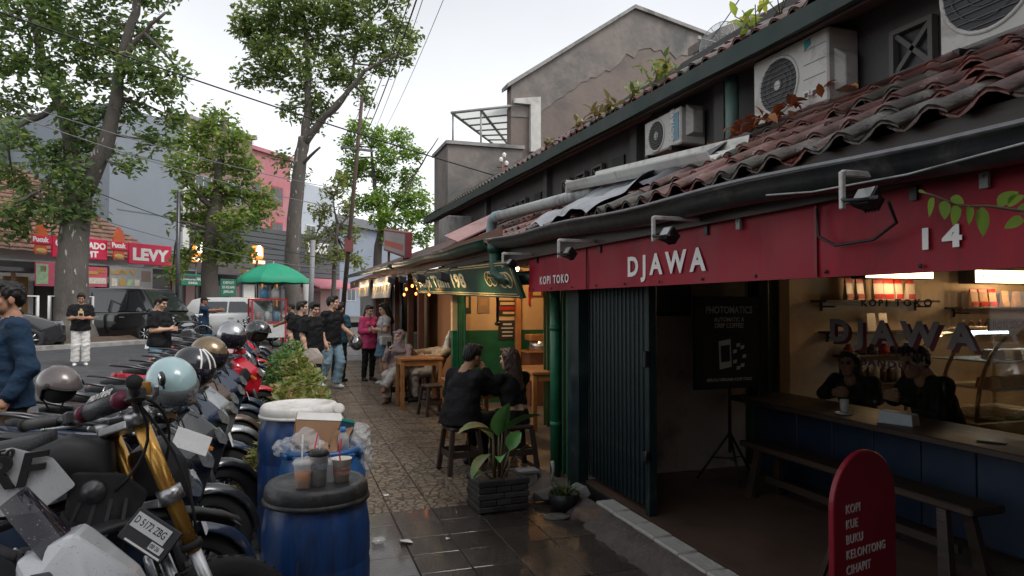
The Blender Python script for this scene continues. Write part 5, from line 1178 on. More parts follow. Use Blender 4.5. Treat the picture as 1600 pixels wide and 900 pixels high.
mb = MB(); mb.hull([(-.04, 0, 0), (.04, 0, 0), (-.045, .012, .05), (.045, .012, .05), (-.045, -.012, .05), (.045, -.012, .05), (-.04, 0, .13), (.04, 0, .13)], .004); mb.build('wrapper', mat('wrapper dark', (.02, .05, .07), .25), t)
mb = MB(); mb.box((0, -.016, .055), (.055, .006, .05), ry=.3); mb.build('print_patch', M_pkr, t); mb = MB(); mb.box((0, 0, .128), (.075, .008, .014)); mb.build('print_edge', mat('teal edge', (.02, .3, .25), .4), t)
mb = MB(); mb.tube([(.26, 4.0, .80), (.285, 4.03, .93)], .0035, 6); tag(mb.build('red_straw', M_straw), 'red straw poking out of the rubbish drum', 'straw')
mb = MB(); mb.lathe([(0, 0), (.045, 0), (.05, .012), (.035, .02), (0, .02)], 18); tag(mb.build('bowl_lid', M_cardw, M=TR((.29, 4.36, 1.0), rx=R(60), s=.75)), 'round white plastic lid behind the cardboard box', 'lid')
# litter on the ground
random.seed(77)
for i, (px, py, m, s, lb) in enumerate(((604, 775, M_cardw, .03, 'scrap of white tissue on the pavement beside the drums'), (625, 733, M_oj, .015, 'small orange scrap on the tiles'), (586, 850, M_bag, .07, 'crushed clear cup beside the nearest drum'), (636, 848, M_cardw, .05, 'flat pale wrapper on the wet pavement'), (700, 843, M_cardw, .02, 'tiny white scrap on the dark wet tiles'), (880, 812, M_cardw, .02, 'tiny white scrap near the step'))):
 p = G(px, py); mb = MB(); mb.hull([(random.uniform(-s, s), random.uniform(-s, s), random.uniform(0, s*.5)) for _ in range(9)], s*.05); tag(mb.build('litter', m, M=TR((p.x, p.y, .004))), lb, 'litter')
# fallen leaves on the lot
mb = MB(); random.seed(23)
for i in range(160):
 x, y = random.uniform(-.6, .5), random.uniform(1.5, 9); leafcard(mb, Vector((x, y, .02)), Vector((random.uniform(-1, 1), random.uniform(-1, 1), random.uniform(-.1, .15))), Vector((0, 0, 1)), .05, .025)
o = mb.build('fallen_leaves', leafmat('fallen leaf', (.1, .05, .025), (.2, .1, .04), (.25, .2, .06), .1)); tag(o, 'scattered small fallen leaves on the wet lot', 'leaves', kind='stuff')
# ================================================================ motorbikes
M_paint = mat('paint base', (.02, .021, .024), .22, var=.12, vs=5, coat=.6, speck=((.05, .05, .055), 130))
M_pgrey = mat('paint grey', (.07, .072, .078), .25, metal=.4, var=.15, vs=5, coat=.5); M_pred = mat('paint red', (.42, .01, .025), .22, var=.08, coat=.7); M_pwhite = mat('paint white', (.62, .63, .65), .22, var=.06, vs=3, coat=.6, speck=((.4, .4, .41), 120), dirt=(.3, .29, .28), da=.15, ds=5)
M_pblue = mat('paint midnight', (.015, .025, .05), .22, var=.1, coat=.7); M_psilv = mat('paint silver', (.3, .31, .32), .28, metal=.7, var=.1, coat=.4); M_pbrown = mat('paint bronze', (.09, .06, .045), .28, metal=.5, var=.1, coat=.5); M_pteal = mat('paint turquoise', (.03, .3, .27), .3, coat=.5)
M_plas = mat('rough black plastic', (.022, .022, .024), .55, var=.25, vs=15, dirt=(.06, .055, .05), da=.2, ds=8)
M_vinyl = mat('seat vinyl', (.024, .025, .027), .5, var=.25, vs=10, bump=.35, bs=160, dirt=(.05, .05, .05), da=.2, ds=5)
M_alu = mat('dull aluminium', (.42, .42, .43), .35, metal=.9, var=.15, vs=12); M_steel = mat('dark steel', (.09, .09, .095), .4, metal=.7, var=.2, vs=14)
M_lens = mat('headlamp lens', (.2, .21, .22), .06, var=.4, vs=30, metal=.2, coat=1.0); M_amber = mat('amber lens', (.6, .2, .02), .15, coat=.8); M_redl = mat('red lens', (.35, .01, .01), .15, coat=.8)
M_mirror = mat('mirror glass', (.7, .72, .74), .04, metal=1.0, var=.02); M_plate = mat('number plate', (.62, .62, .62), .45, dirt=(.35, .34, .33), da=.25, ds=10); M_smoke = mat('smoked screen', (.022, .018, .028), .06, alpha=.9, var=.1, speck=((.25, .25, .27), 90)); M_platek = mat('plate print', (.02, .02, .02), .6)
def RY(): return Matrix(((1, 0, 0, 0), (0, 0, 1, 0), (0, -1, 0, 0), (0, 0, 0, 1)))   # lathe axis z -> y
def wheel(par, x, r, wd, rimm, name='wheel', spokes=5, wire=False, stripe=None, steer=None):
 T = Matrix.Translation((x, 0, r)) @ RY()
 if steer: T = steer @ T
 tw = wd/2; ri = r-wd*.85
 mb = MB(); mb.lathe([(ri, -tw*.75), (r-wd*.35, -tw), (r-wd*.12, -tw*.8), (r-.004, -tw*.35), (r, 0), (r-.004, tw*.35), (r-wd*.12, tw*.8), (r-wd*.35, tw), (ri, tw*.75)], 44, M=T)
 for k in range(44):
  a = 2*pi*k/44
  for s in (-1, 1): mb.box(((r-.006)*math.cos(a), (r-.006)*math.sin(a), s*tw*.45), (.012, .014, tw*.55), M=T, rz=a)
 w = mb.build(name, M_rubber, par)
 mb = MB(); mb.lathe([(ri+.012, -tw*.78), (ri+.004, -tw*.6), (ri-.014, -tw*.45), (ri-.014, tw*.45), (ri+.004, tw*.6), (ri+.012, tw*.78)], 40, M=T)
 mb.lathe([(.0, -.05), (.035, -.05), (.035, .05), (0, .05)], 14, M=T)
 if wire:
  for k in range(24):
   a = 2*pi*k/24; mb.tube([(.033*math.cos(a), .033*math.sin(a), .04*(1 if k % 2 else -1)), ((ri-.012)*math.cos(a+.25), (ri-.012)*math.sin(a+.25), 0)], .0028, 4, M=T)
 else:
  for k in range(spokes):
   for dl in (-.13, .13):
    a = 2*pi*k/spokes; p0 = (.03*math.cos(a), .03*math.sin(a)); p1 = ((ri-.01)*math.cos(a+dl), (ri-.01)*math.sin(a+dl))
    mb.tube([(*p0, 0), (*p1, 0)], [.016, .011], 5, M=T)
 rim = mb.build('rim', rimm, w)
 if stripe:
  mb = MB()
  for s in (-1, 1): mb.lathe([(ri+.016, s*tw*.80), (ri+.004, s*tw*.72)], 40, M=T)
  mb.build('rim_stripe', stripe, w)
 mb = MB(); mb.lathe([(.045, .062), (.1, .062), (.1, .066), (.045, .066)], 26, M=T @ Matrix.Translation((0, 0, -.125))); mb.build('brake_disc', M_alu, w)
 return w
def fender(par, xc, r, wd, a0, a1, m, name='front_fender', steer=None, zoff=0, r1=None):
 rings = []
 for i in range(13):
  t = i/12; a = R(a0+(a1-a0)*t); rr = r+(0 if r1 is None else (r1-r)*t); taper = 1-.35*abs(2*t-1)**3
  ring = []
  for q in (-1, -.85, -.45, 0, .45, .85, 1):
   k = rr-.02*abs(q)**3-(.03 if abs(q) == 1 else 0); ring.append((xc+k*math.cos(a), q*wd/2*taper, r*.0+k*math.sin(a)+zoff))
  rings.append(ring)
 mb = MB(); mb.loft(rings, 0, True, False, closed=False, M=steer)
 inner = [[(xc+(p[0]-xc)*.975, p[1]*.95, zoff+(p[2]-zoff)*.975) for p in g] for g in rings]; mb.loft([g[::-1] for g in inner], 0, True, False, closed=False, M=steer)
 return mb.build(name, m, par)
def mirror(par, s, base, tip, m=M_plas, sc=1.0):
 mb = MB(); b = Vector(base); t_ = Vector(tip); mb.tube([b, b.lerp(t_, .5)+Vector((.02, 0, .03)), t_], .006, 6)
 mr = mb.build('mirror', m, par)
 T = Matrix.Translation(tip) @ rotm(0, R(-8), R(s*-14))
 mb = MB(); mb.ell((.0, s*.03, .01), (.018*sc, .065*sc, .042*sc), 14, 8, M=T); mb.build('mirror_shell', m, mr)
 mb = MB(); mb.ell((-.012, s*.03, .01), (.009*sc, .057*sc, .035*sc), 14, 8, M=T); mb.build('mirror_glass', M_mirror, mr)
def scooter(label, paint=M_paint, accent=M_plas, maxi=False, rimm=M_steel, stripe=None, plate=False, mir=True):
 t = empty('motor_scooter', label=label, cat='motorcycle', group='motorbikes parked in a row'); P = paint
 steer = Matrix.Translation((.45, 0, .8)) @ rotm(0, 0, R(20)) @ Matrix.Translation((-.45, 0, -.8))
 wheel(t, .63, .275, .095, rimm, 'front_wheel', 5, False, stripe, steer); wheel(t, -.63, .27, .11, rimm, 'rear_wheel', 5)
 mb = MB()
 for s in (-1, 1): mb.tube([(.63, s*.085, .275), (.55, s*.085, .45), (.47, s*.07, .72)], [.022, .026, .024], 8, M=steer)
 mb.build('front_fork', M_steel, t)
 mb = MB(); mb.hull([(.60, .1, .33), (.66, .1, .36), (.6, .125, .33), (.66, .125, .38), (.56, .1, .42), (.56, .125, .44)], .006, M=steer @ Matrix.Diagonal((1, -1, 1, 1))); mb.build('brake_caliper', M_alu, t)
 fender(t, .63, .32, .15, 5, 150, P, steer=steer, zoff=.275, r1=.33)
 z = .13 if not mir else .03 if maxi else 0; wx = 1.22 if maxi else 1
 # nose and apron
 mb = MB(); mb.hull([(.60, .02, .50), (.655, .035, .70+z), (.60, .05, .80+z), (.43, .07*wx, .95+z), (.52, .155*wx, .74+z), (.36, .18*wx, .84+z), (.44, .15*wx, .56), (.32, .11, .46), (.30, .12*wx, .90+z)], .018, mirror=True, seg=2); mb.build('front_cowl', P, t)
 for s in (-1, 1):
  S = Matrix.Diagonal((1, s, 1, 1))
  mb = MB(); mb.hull([(.50, .145*wx, .67), (.40, .205*wx, .80+z), (.33, .2*wx, .80+z), (.16, .185, .40), (.24, .15, .30), (.42, .12, .42), (.49, .12*wx, .66), (.38, .17*wx, .79+z)], .012, M=S); mb.build('side_wing', P, t)
  mb = MB(); mb.hull([(.53, .150*wx, .715), (.46, .198*wx, .80+z), (.42, .2*wx, .80+z), (.30, .2*wx, .60), (.34, .19*wx, .56), (.50, .135*wx, .66)], .006, M=S @ Matrix.Translation((.004, .012, .0))); mb.build('wing_insert', accent, t)
  for q in range(3):
   mb = MB(); mb.hull([(.30-.03*q, .2*wx, .56-.03*q), (.315-.03*q, .2*wx, .56-.03*q), (.37-.03*q, .214*wx, .67-.02*q), (.355-.03*q, .214*wx, .67-.02*q), (.33-.03*q, .19*wx, .6-.03*q)], 0, M=S @ Matrix.Translation((.0, .012, 0))); mb.build('decal', M_psilv, t)
  # headlamp eye, indicator
  mb = MB(); mb.hull([(.655, .03, .725+z), (.60, .125*wx, .80+z), (.565, .15*wx, .785+z), (.60, .11*wx, .70+z), (.65, .03, .675+z)], .008, M=S @ Matrix.Translation((.012, .006, .008))); mb.build('headlamp', M_lens, t)
  mb = MB(); mb.hull([(.57, .13*wx, .70), (.50, .175*wx, .74+z), (.49, .165*wx, .71+z), (.56, .13*wx, .67)], .005, M=S @ Matrix.Translation((.014, .008, -.015))); mb.build('indicator', M_amber, t)
 mb = MB(); mb.hull([(.33, .13, .88), (.36, .1, .5), (.25, .13, .86), (.2, .12, .34), (.3, .1, .32), (.24, .15, .6)], .015, mirror=True); mb.build('leg_shield', M_plas, t)
 mb = MB(); mb.hull([(.30, .14, .27), (-.12, .17, .27), (.30, .14, .33), (-.12, .17, .33), (-.2, .1, .3)], .012, mirror=True); mb.build('floorboard', M_plas, t)
 z = z if mir else -.05
 mb = MB(); mb.hull([(.46, .045, .985+z), (.40, .11, .96+z), (.27, .09, .97+z), (.43, .05, 1.045+z), (.29, .07, 1.06+z), (.33, .17, 1.005+z), (.29, .17, 1.0+z)], .014, mirror=True, M=steer); mb.build('bar_cowl', P if not maxi else M_plas, t)
 mb = MB(); mb.hull([(.42, .04, 1.05+z), (.29, .05, 1.065+z), (.40, .05, 1.045+z), (.30, .055, 1.075+z)], .004, mirror=True, M=steer); mb.build('instrument_panel', M_lens if maxi else M_smoke, t)
 hb = MB(); hb.tube([(.24, -.34, 1.03+z), (.31, -.16, 1.01+z), (.33, 0, 1.0+z), (.31, .16, 1.01+z), (.24, .34, 1.03+z)], .011, 8, M=steer); bar = hb.build('handlebar', M_steel, t)
 for s in (-1, 1):
  mb = MB(); mb.tube([(.29, s*.215, 1.017+z), (.24, s*.335, 1.03+z)], .0175, 10, M=steer); mb.build('grip', M_rubber, bar)
  mb = MB(); mb.tube([(.24, s*.337, 1.03+z), (.234, s*.352, 1.031+z)], .016, 8, M=steer); mb.build('bar_end', M_alu, bar)
  mb = MB(); mb.tube([(.34, s*.18, 1.0+z), (.335, s*.24, 1.01+z), (.285, s*.335, 1.02+z)], [.009, .008, .006], 6, M=steer); mb.ell((.285, s*.335, 1.02+z), (.009, .009, .009), 8, 5, M=steer); mb.build('brake_lever', M_alu, bar)
  mb = MB(); mb.box((.315, s*.19, 1.03+z), (.06, .06, .045), M=steer, ch=.008); mb.build('switch_block', M_plas, bar)
  if mir: mirror(t, s, steer @ Vector((.32, s*.19, 1.05+z)), steer @ Vector((.30, s*.30, 1.20+z)))
 for a in (-1, 1): mb = MB(); mb.tube([(.4, a*.1, 1.0+z), (.47, a*.12, .98), (.5, a*.08, .9)], .005, 5); mb.build('brake_hose', M_rubber, t)
 if maxi:
  rings = []
  for i in range(9):
   v = i/8; ring = []
   for j in range(11):
    u = (j-5)/5; wv = .15*(1-.45*v**1.6)+.0; ring.append((.52-.24*v-.06*u*u*(1-.3*v), u*wv*1.15, .86+.30*v-.04*u*u*v+(0 if mir else .06)))
   rings.append(ring)
  mb = MB(); mb.loft(rings, 0, True, False, closed=False); mb.build('windscreen', M_smoke, t)
 # seat and rear body
 rings = []
 for x, zc, hw, hh in ((.06, .70, .06, .03), (.02, .735, .10, .05), (-.15, .745, .125, .05), (-.30, .755, .135, .05), (-.40, .79, .13, .055), (-.60, .80, .12, .05), (-.74, .81, .09, .04), (-.80, .815, .05, .02)):
  rings.append([(x, hw*math.copysign(abs(math.cos(a))**.6, math.cos(a)), zc+hh*math.copysign(abs(math.sin(a))**.7, math.sin(a))) for a in [2*pi*k/16 for k in range(16)]])
 mb = MB(); mb.loft([r_[::-1] for r_ in rings], 0, True); mb.build('seat', M_vinyl, t)
 mb = MB(); mb.hull([(.06, .10, .36), (.05, .085, .69), (-.35, .15, .73), (-.45, .155, .62), (-.2, .165, .42), (-.5, .15, .5), (-.80, .09, .80), (-.92, .045, .80), (-.86, .06, .70)], .018, mirror=True); mb.build('rear_body', P, t)
 for s in (-1, 1):
  mb = MB(); mb.hull([(.0, .13, .42), (-.1, .16, .6), (-.5, .17, .66), (-.84, .10, .77), (-.5, .165, .57), (-.15, .17, .44)], .008, M=Matrix.Diagonal((1, s, 1, 1)) @ Matrix.Translation((0, .006, 0))); mb.build('side_panel', accent, t)
 mb = MB(); mb.hull([(-.90, .05, .81), (-.93, .03, .74), (-.86, .085, .80), (-.87, .075, .75)], .006, mirror=True); mb.build('tail_light', M_redl, t)
 mb = MB(); mb.tube([(-.55, .14, .82), (-.75, .13, .87), (-.9, .08, .89), (-.93, 0, .89), (-.9, -.08, .89), (-.75, -.13, .87), (-.55, -.14, .82)], .013, 8); mb.build('grab_rail', M_steel, t)
 mb = MB(); mb.hull([(-.82, .06, .72), (-.98, .07, .45), (-1.0, .06, .44), (-.88, .05, .73)], .005, mirror=True); mb.build('rear_mudguard', M_plas, t)
 mb = MB(); mb.box((-.99, 0, .56), (.006, .24, .10), ry=.3); mb.build('rear_plate', M_plate, t)
 # engine, muffler, shock, stand
 mb = MB(); mb.hull([(-.05, .09, .22), (-.05, .1, .36), (-.5, .11, .38), (-.72, .08, .33), (-.72, .07, .22), (-.4, .1, .17)], .02, mirror=True); mb.build('engine', M_steel, t)
 mb = MB(); mb.hull([(-.12, .12, .22), (-.12, .12, .38), (-.68, .12, .37), (-.72, .12, .24), (-.12, .16, .25), (-.14, .16, .36), (-.66, .16, .35), (-.68, .16, .26)], .02); mb.build('belt_case', M_plas, t)
 mb = MB(); mb.tube([(.0, -.1, .2), (-.2, -.13, .19), (-.35, -.15, .24)], .018, 8); mb.tube([(-.33, -.16, .25), (-.45, -.17, .29), (-.85, -.19, .38), (-.93, -.19, .40)], [.03, .056, .06, .045], 12); mb.build('muffler', M_plas, t)
 mb = MB(); mb.tube([(-.5, -.215, .34), (-.8, -.245, .40)], [.035, .04], 8, sy=.4); mb.build('heat_shield', M_steel, t)
 mb = MB(); mb.tube([(-.62, .13, .3), (-.55, .13, .62)], .02, 8)
 for q in range(9): mb.lathe([(.03, -.006), (.036, 0), (.03, .006)], 10, M=Matrix.Translation((-.605+.0055*q, .13, .37+.026*q)))
 mb.build('rear_shock', M_steel, t)
 mb = MB(); mb.tube([(-.2, .1, .2), (-.17, .24, .01)], .011, 6); mb.build('side_stand', M_steel, t)
 if plate:
  mb = MB(); mb.box((.675, 0, .60), (.006, .26, .105), ry=R(-18), ch=.002); mb.build('front_plate', M_plate, t)
 return t
def crf():
 t = empty('dirt_bike', label='dirt bike with gold fork tubes and white tank panel at the front of the row', cat='motorcycle', group='motorbikes parked in a row')
 M_gf = mat('gold fork', (.55, .3, .07), .28, metal=.7, var=.1, vs=6); sk = R(24)
 # fork geometry: axle (.72,0,.36) up to (.43,0,1.20)
 ax = Vector((.70, 0, .35)); tp = Vector((.37, 0, 1.20)); d = (tp-ax).normalized(); steer = Matrix.Translation(tp) @ Matrix.Rotation(R(38), 4, d) @ Matrix.Translation(-tp)
 wheel(t, .70, .35, .085, M_steel, 'front_wheel', 5, True, None, steer); wheel(t, -.68, .32, .11, M_steel, 'rear_wheel', 5, True)
 for s in (-1, 1):
  o_ = Vector((0, s*.105, 0))
  mb = MB(); mb.tube([ax+o_+d*.42, tp+o_+d*.02], .028, 16, M=steer); f = mb.build('fork_tube', M_gf, t)
  mb = MB(); mb.tube([ax+o_-d*.03, ax+o_+d*.44], .024, 12, M=steer); mb.build('fork_slider', M_alu, f)
  mb = MB(); mb.tube([ax+o_+d*.43, ax+o_+d*.455], .037, 14, M=steer); mb.build('fork_seal', M_rubber, f)
  for k in (.03, -.27):
   mb = MB(); mb.tube([tp+o_+d*(k-.03), tp+o_+d*(k+.022)], .043, 14, M=steer); mb.build('fork_clamp', M_alu, f)
 for k, m in ((0.0, M_alu), (-.30, M_alu)):
  mb = MB(); c = tp+d*k; mb.hull([tuple(c+Vector((x, y, z)) ) for x in (-.05, .02) for y in (-.1, .1) for z in (-.016, .016)], .006, M=steer); mb.build('triple_clamp', m, t)
 # high fender
 rings = []
 for x, z, hw in ((.16, .86, .05), (.3, .895, .085), (.46, .91, .10), (.6, .9, .085), (.72, .87, .06), (.8, .835, .025)):
  rings.append([(x, q*hw, z-.03*abs(q)**2+(.0 if abs(q) < 1 else -.012)) for q in (-1, -.8, -.4, 0, .4, .8, 1)]+[(x, q*hw*.95, z-.03*abs(q)**2-.008) for q in (1, .8, .4, 0, -.4, -.8, -1)])
 mb = MB(); mb.loft([g[::-1] for g in rings], 0, True, M=steer); mb.build('front_fender', M_plas, t)
 # number plate mask / headlight
 mb = MB(); mb.hull([(.56, .07, .95), (.52, .1, 1.1), (.46, .07, 1.2), (.42, .09, .98), (.40, .09, 1.15)], .014, mirror=True, M=steer @ Matrix.Translation((.02, 0, -.03))); mb.build('headlight_mask', M_plas, t)
 mb = MB(); mb.hull([(.575, .045, .98), (.55, .06, 1.05), (.53, .03, 1.09), (.54, .03, .97)], .01, mirror=True, M=steer @ Matrix.Translation((.025, 0, -.02))); mb.build('headlamp', M_lens, t)
 # handlebar with pad
 hb = MB(); hb.tube([(.20, -.40, 1.285), (.27, -.26, 1.28), (.345, -.13, 1.24), (.36, 0, 1.235), (.345, .13, 1.24), (.27, .26, 1.28), (.20, .40, 1.285)], .0125, 10, M=steer); hb.tube([(.30, -.2, 1.275), (.30, .2, 1.275)], .008, 8, M=steer); bar = hb.build('handlebar', M_steel, t)
 mb = MB(); mb.tube([(.30, -.115, 1.28), (.30, .115, 1.28)], .033, 12, M=steer); pad = mb.build('bar_pad', M_vinyl, bar)
 text('pad_lettering', 'PRO TAPER', .042, mat('pad print', (.55, .53, .5), .6), pad, steer @ frame((.30-.018, .10, 1.311), (0, -1, 0), (.55, 0, .83)), sx=.78, bold=.02, ext=.0015)
 for s in (-1, 1):
  mb = MB(); mb.tube([(.29, s*.118, 1.279), (.29, s*.145, 1.279)], .032, 12, M=steer); mb.build('pad_end', mat('maroon band', (.12, .01, .03), .5), pad)
  mb = MB(); mb.tube([(.265, s*.275, 1.281), (.2, s*.4, 1.286)], .0195, 12, M=steer)
  for q in range(6): v = .1+.16*q; mb.lathe([(.0205, -.004), (.0225, 0), (.0205, .004)], 12, M=steer @ Matrix.Translation((.265-.065*v, s*(.275+.125*v), 1.281+.005*v)) @ rotm(pi/2, 0, R(s*-27)))
  mb.build('grip', mat('grey grip', (.07, .068, .066), .6, var=.2), bar)
  mb = MB(); mb.tube([(.2, s*.398, 1.286), (.196, s*.408, 1.2865)], [.024, .024], 14, M=steer); mb.build('grip_end', M_rubber, bar)
  mb = MB(); mb.tube([(.30, s*.235, 1.27), (.335, s*.26, 1.262), (.31, s*.33, 1.262), (.265, s*.41, 1.268)], [.01, .009, .008, .006], 7, M=steer); mb.ell((.265, s*.41, 1.268), (.009, .009, .009), 8, 6, M=steer); mb.build('lever', M_alu, bar)
  mb = MB(); mb.box((.29, s*.235, 1.28), (.05, .05, .05), M=steer, ch=.008); mb.build('switch_block', M_plas, bar)
 mb = MB(); mb.lathe([(0, 0), (.026, 0), (.026, .05), (.028, .055), (0, .058)], 14, M=steer @ Matrix.Translation((.33, -.2, 1.27))); mb.build('fluid_reservoir', mat('amber reservoir', (.5, .24, .04), .2, var=.2), bar)
 mb = MB()
 for a, b, c in (((.31, -.24, 1.27), (.48, -.2, 1.22), (.46, -.05, 1.0)), ((.31, .24, 1.27), (.5, .18, 1.22), (.45, .05, 1.0)), ((.3, -.22, 1.25), (.44, -.14, 1.12), (.3, -.06, .98)), ((.31, -.2, 1.26), (.52, -.16, 1.05), (.55, -.12, .8))):
  a, b, c = Vector(a), Vector(b), Vector(c); mb.tube([a.lerp(b, v).lerp(b.lerp(c, v), v) for v in rng(0, 1, .14)], .0055, 6, M=steer)
 mb.build('control_cable', M_rubber, t)
 mb = MB(); mb.hull([(.46, .05, 1.24), (.36, .045, 1.255), (.44, .05, 1.2), (.36, .045, 1.2)], .01, mirror=True, M=steer); mb.build('instrument_panel', M_plas, t)
 # tank, shrouds, seat, side panels, tail
 UPT = Matrix.Translation((.09, 0, .19))
 mb = MB(); mb.hull([(.24, .05, .97), (.2, .09, .9), (.05, .11, .95), (-.05, .09, .94), (.1, .07, 1.0), (-.05, .1, .82), (.25, .08, .8)], .025, mirror=True, smooth=True, M=UPT); mb.build('fuel_tank', M_plas, t)
 for s in (-1, 1):
  S = UPT @ Matrix.Diagonal((1, s, 1, 1))
  mb = MB(); mb.hull([(.17, .165, .85), (.10, .17, .95), (-.02, .155, .99), (-.34, .12, .93), (-.42, .11, .84), (-.12, .15, .76), (.06, .165, .77), (.0, .12, .86)], .008, M=S); sh = mb.build('tank_shroud', M_pwhite, t)
  mb = MB(); mb.hull([(.38, .10, .80), (.3, .13, .88), (.14, .15, .9), (.12, .145, .74), (.26, .14, .66), (.34, .11, .7), (.2, .09, .8)], .015, M=S); mb.build('shroud_scoop', M_plas, t)
  if s < 0:
   for tx, x, z, sz_ in (('CRF', -.235, .838, .15), ('150', -.09, .945, .045)): text('tank_lettering', tx, sz_, M_platek, sh, UPT @ frame((x, -.148-.088*(x+.22), z), (1, -.088, .1), (0, -.1, 1)), sx=1.15, bold=.02, ext=.006, shear=.3)
  mb = MB(); mb.lathe([(0, .03), (.03, .03), (.034, .02), (.05, .018), (.055, 0)], 16, M=S @ Matrix.Translation((.21, .143, .82)) @ Matrix.Diagonal((.75, .75, .75, 1)) @ rotm(-pi/2, 0, 0)); mb.build('radiator_cap', M_steel, t)
  for q in range(4): mb = MB(); mb.hull([(.14+.05*q, .146, .72-.015*q), (.152+.05*q, .146, .72-.015*q), (.18+.045*q, .15-.006*q, .79), (.168+.045*q, .15-.006*q, .79), (.16+.05*q, .13, .75)], 0, M=S); mb.build('vent_rib', M_steel, t)
  mb = MB(); mb.hull([(-.16, .11, .86), (-.18, .125, .7), (-.42, .11, .72), (-.5, .09, .84), (-.2, .09, .58)], .01, M=S); mb.build('side_panel', M_pwhite if s else M_plas, t)
 rings = []
 for x, zc, hw in ((.06, .985, .04), (0, .965, .07), (-.2, .935, .09), (-.45, .94, .10), (-.7, .965, .095), (-.8, .97, .05)):
  rings.append([(x, hw*math.copysign(abs(math.cos(a))**.6, math.cos(a)), zc+.04*math.sin(a)) for a in [2*pi*k/14 for k in range(14)]])
 mb = MB(); mb.loft([g[::-1] for g in rings], 0, True, M=UPT); mb.build('seat', M_vinyl, t)
 mb = MB(); mb.hull([(-.45, .09, .86), (-.75, .07, .93), (-1.12, .05, .98), (-1.14, .05, .965), (-.8, .06, .86)], .01, mirror=True); mb.build('rear_fender', M_plas, t)
 # frame, engine, exhaust
 mb = MB(); mb.tube([(.33, 0, 1.05), (.22, .03, .75), (.2, .05, .42), (-.05, .07, .32), (-.25, .08, .42), (-.18, .08, .84)], .024, 8); mb.tube([(.33, 0, 1.05), (.22, -.03, .75), (.2, -.05, .42), (-.05, -.07, .32), (-.25, -.08, .42), (-.18, -.08, .84)], .024, 8); mb.tube([(.3, 0, .98), (-.15, .06, .84), (-.75, .06, .9)], .018, 8); mb.build('frame', M_steel, t)
 mb = MB(); mb.hull([(.14, .08, .36), (-.2, .1, .36), (-.22, .1, .5), (.12, .09, .52)], .03, mirror=True); mb.hull([(.16, .07, .5), (.02, .07, .52), (.08, .06, .72), (.2, .06, .7)], .012, mirror=True)
 mb.lathe([(0, 0), (.1, 0), (.1, .03), (.08, .045), (0, .045)], 18, M=Matrix.Translation((-.04, -.1, .42)) @ rotm(pi/2, 0, 0)); mb.build('engine', M_steel, t)
 mb = MB()
 for q in range(5): mb.box((.12, 0, .545+q*.03), (.17, .19, .008), ry=-.15)
 mb.build('cylinder_fin', M_steel, t)
 mb = MB(); mb.tube([(.2, -.03, .62), (.28, -.06, .5), (.2, -.1, .4), (-.1, -.13, .5), (-.4, -.14, .66)], .02, 8); mb.tube([(-.36, -.15, .64), (-.5, -.16, .7), (-.9, -.17, .86)], [.04, .06, .055], 12); mb.build('exhaust', M_steel, t)
 mb = MB(); mb.tube([(-.2, .1, .42), (-.68, .1, .32)], .024, 8); mb.tube([(-.2, -.1, .42), (-.68, -.1, .32)], .024, 8); mb.build('swing_arm', M_alu, t)
 # radiator guard panel seen in front
 mb = MB(); mb.hull([(.34, .05, .62), (.38, .05, .86), (.30, .12, .62), (.34, .13, .86)], .01, mirror=True); mb.build('radiator_guard', M_plas, t)
 mb = MB(); mb.tube([(-.1, .11, .34), (-.05, .3, .01)], .012, 6); mb.build('side_stand', M_steel, t)
 return t
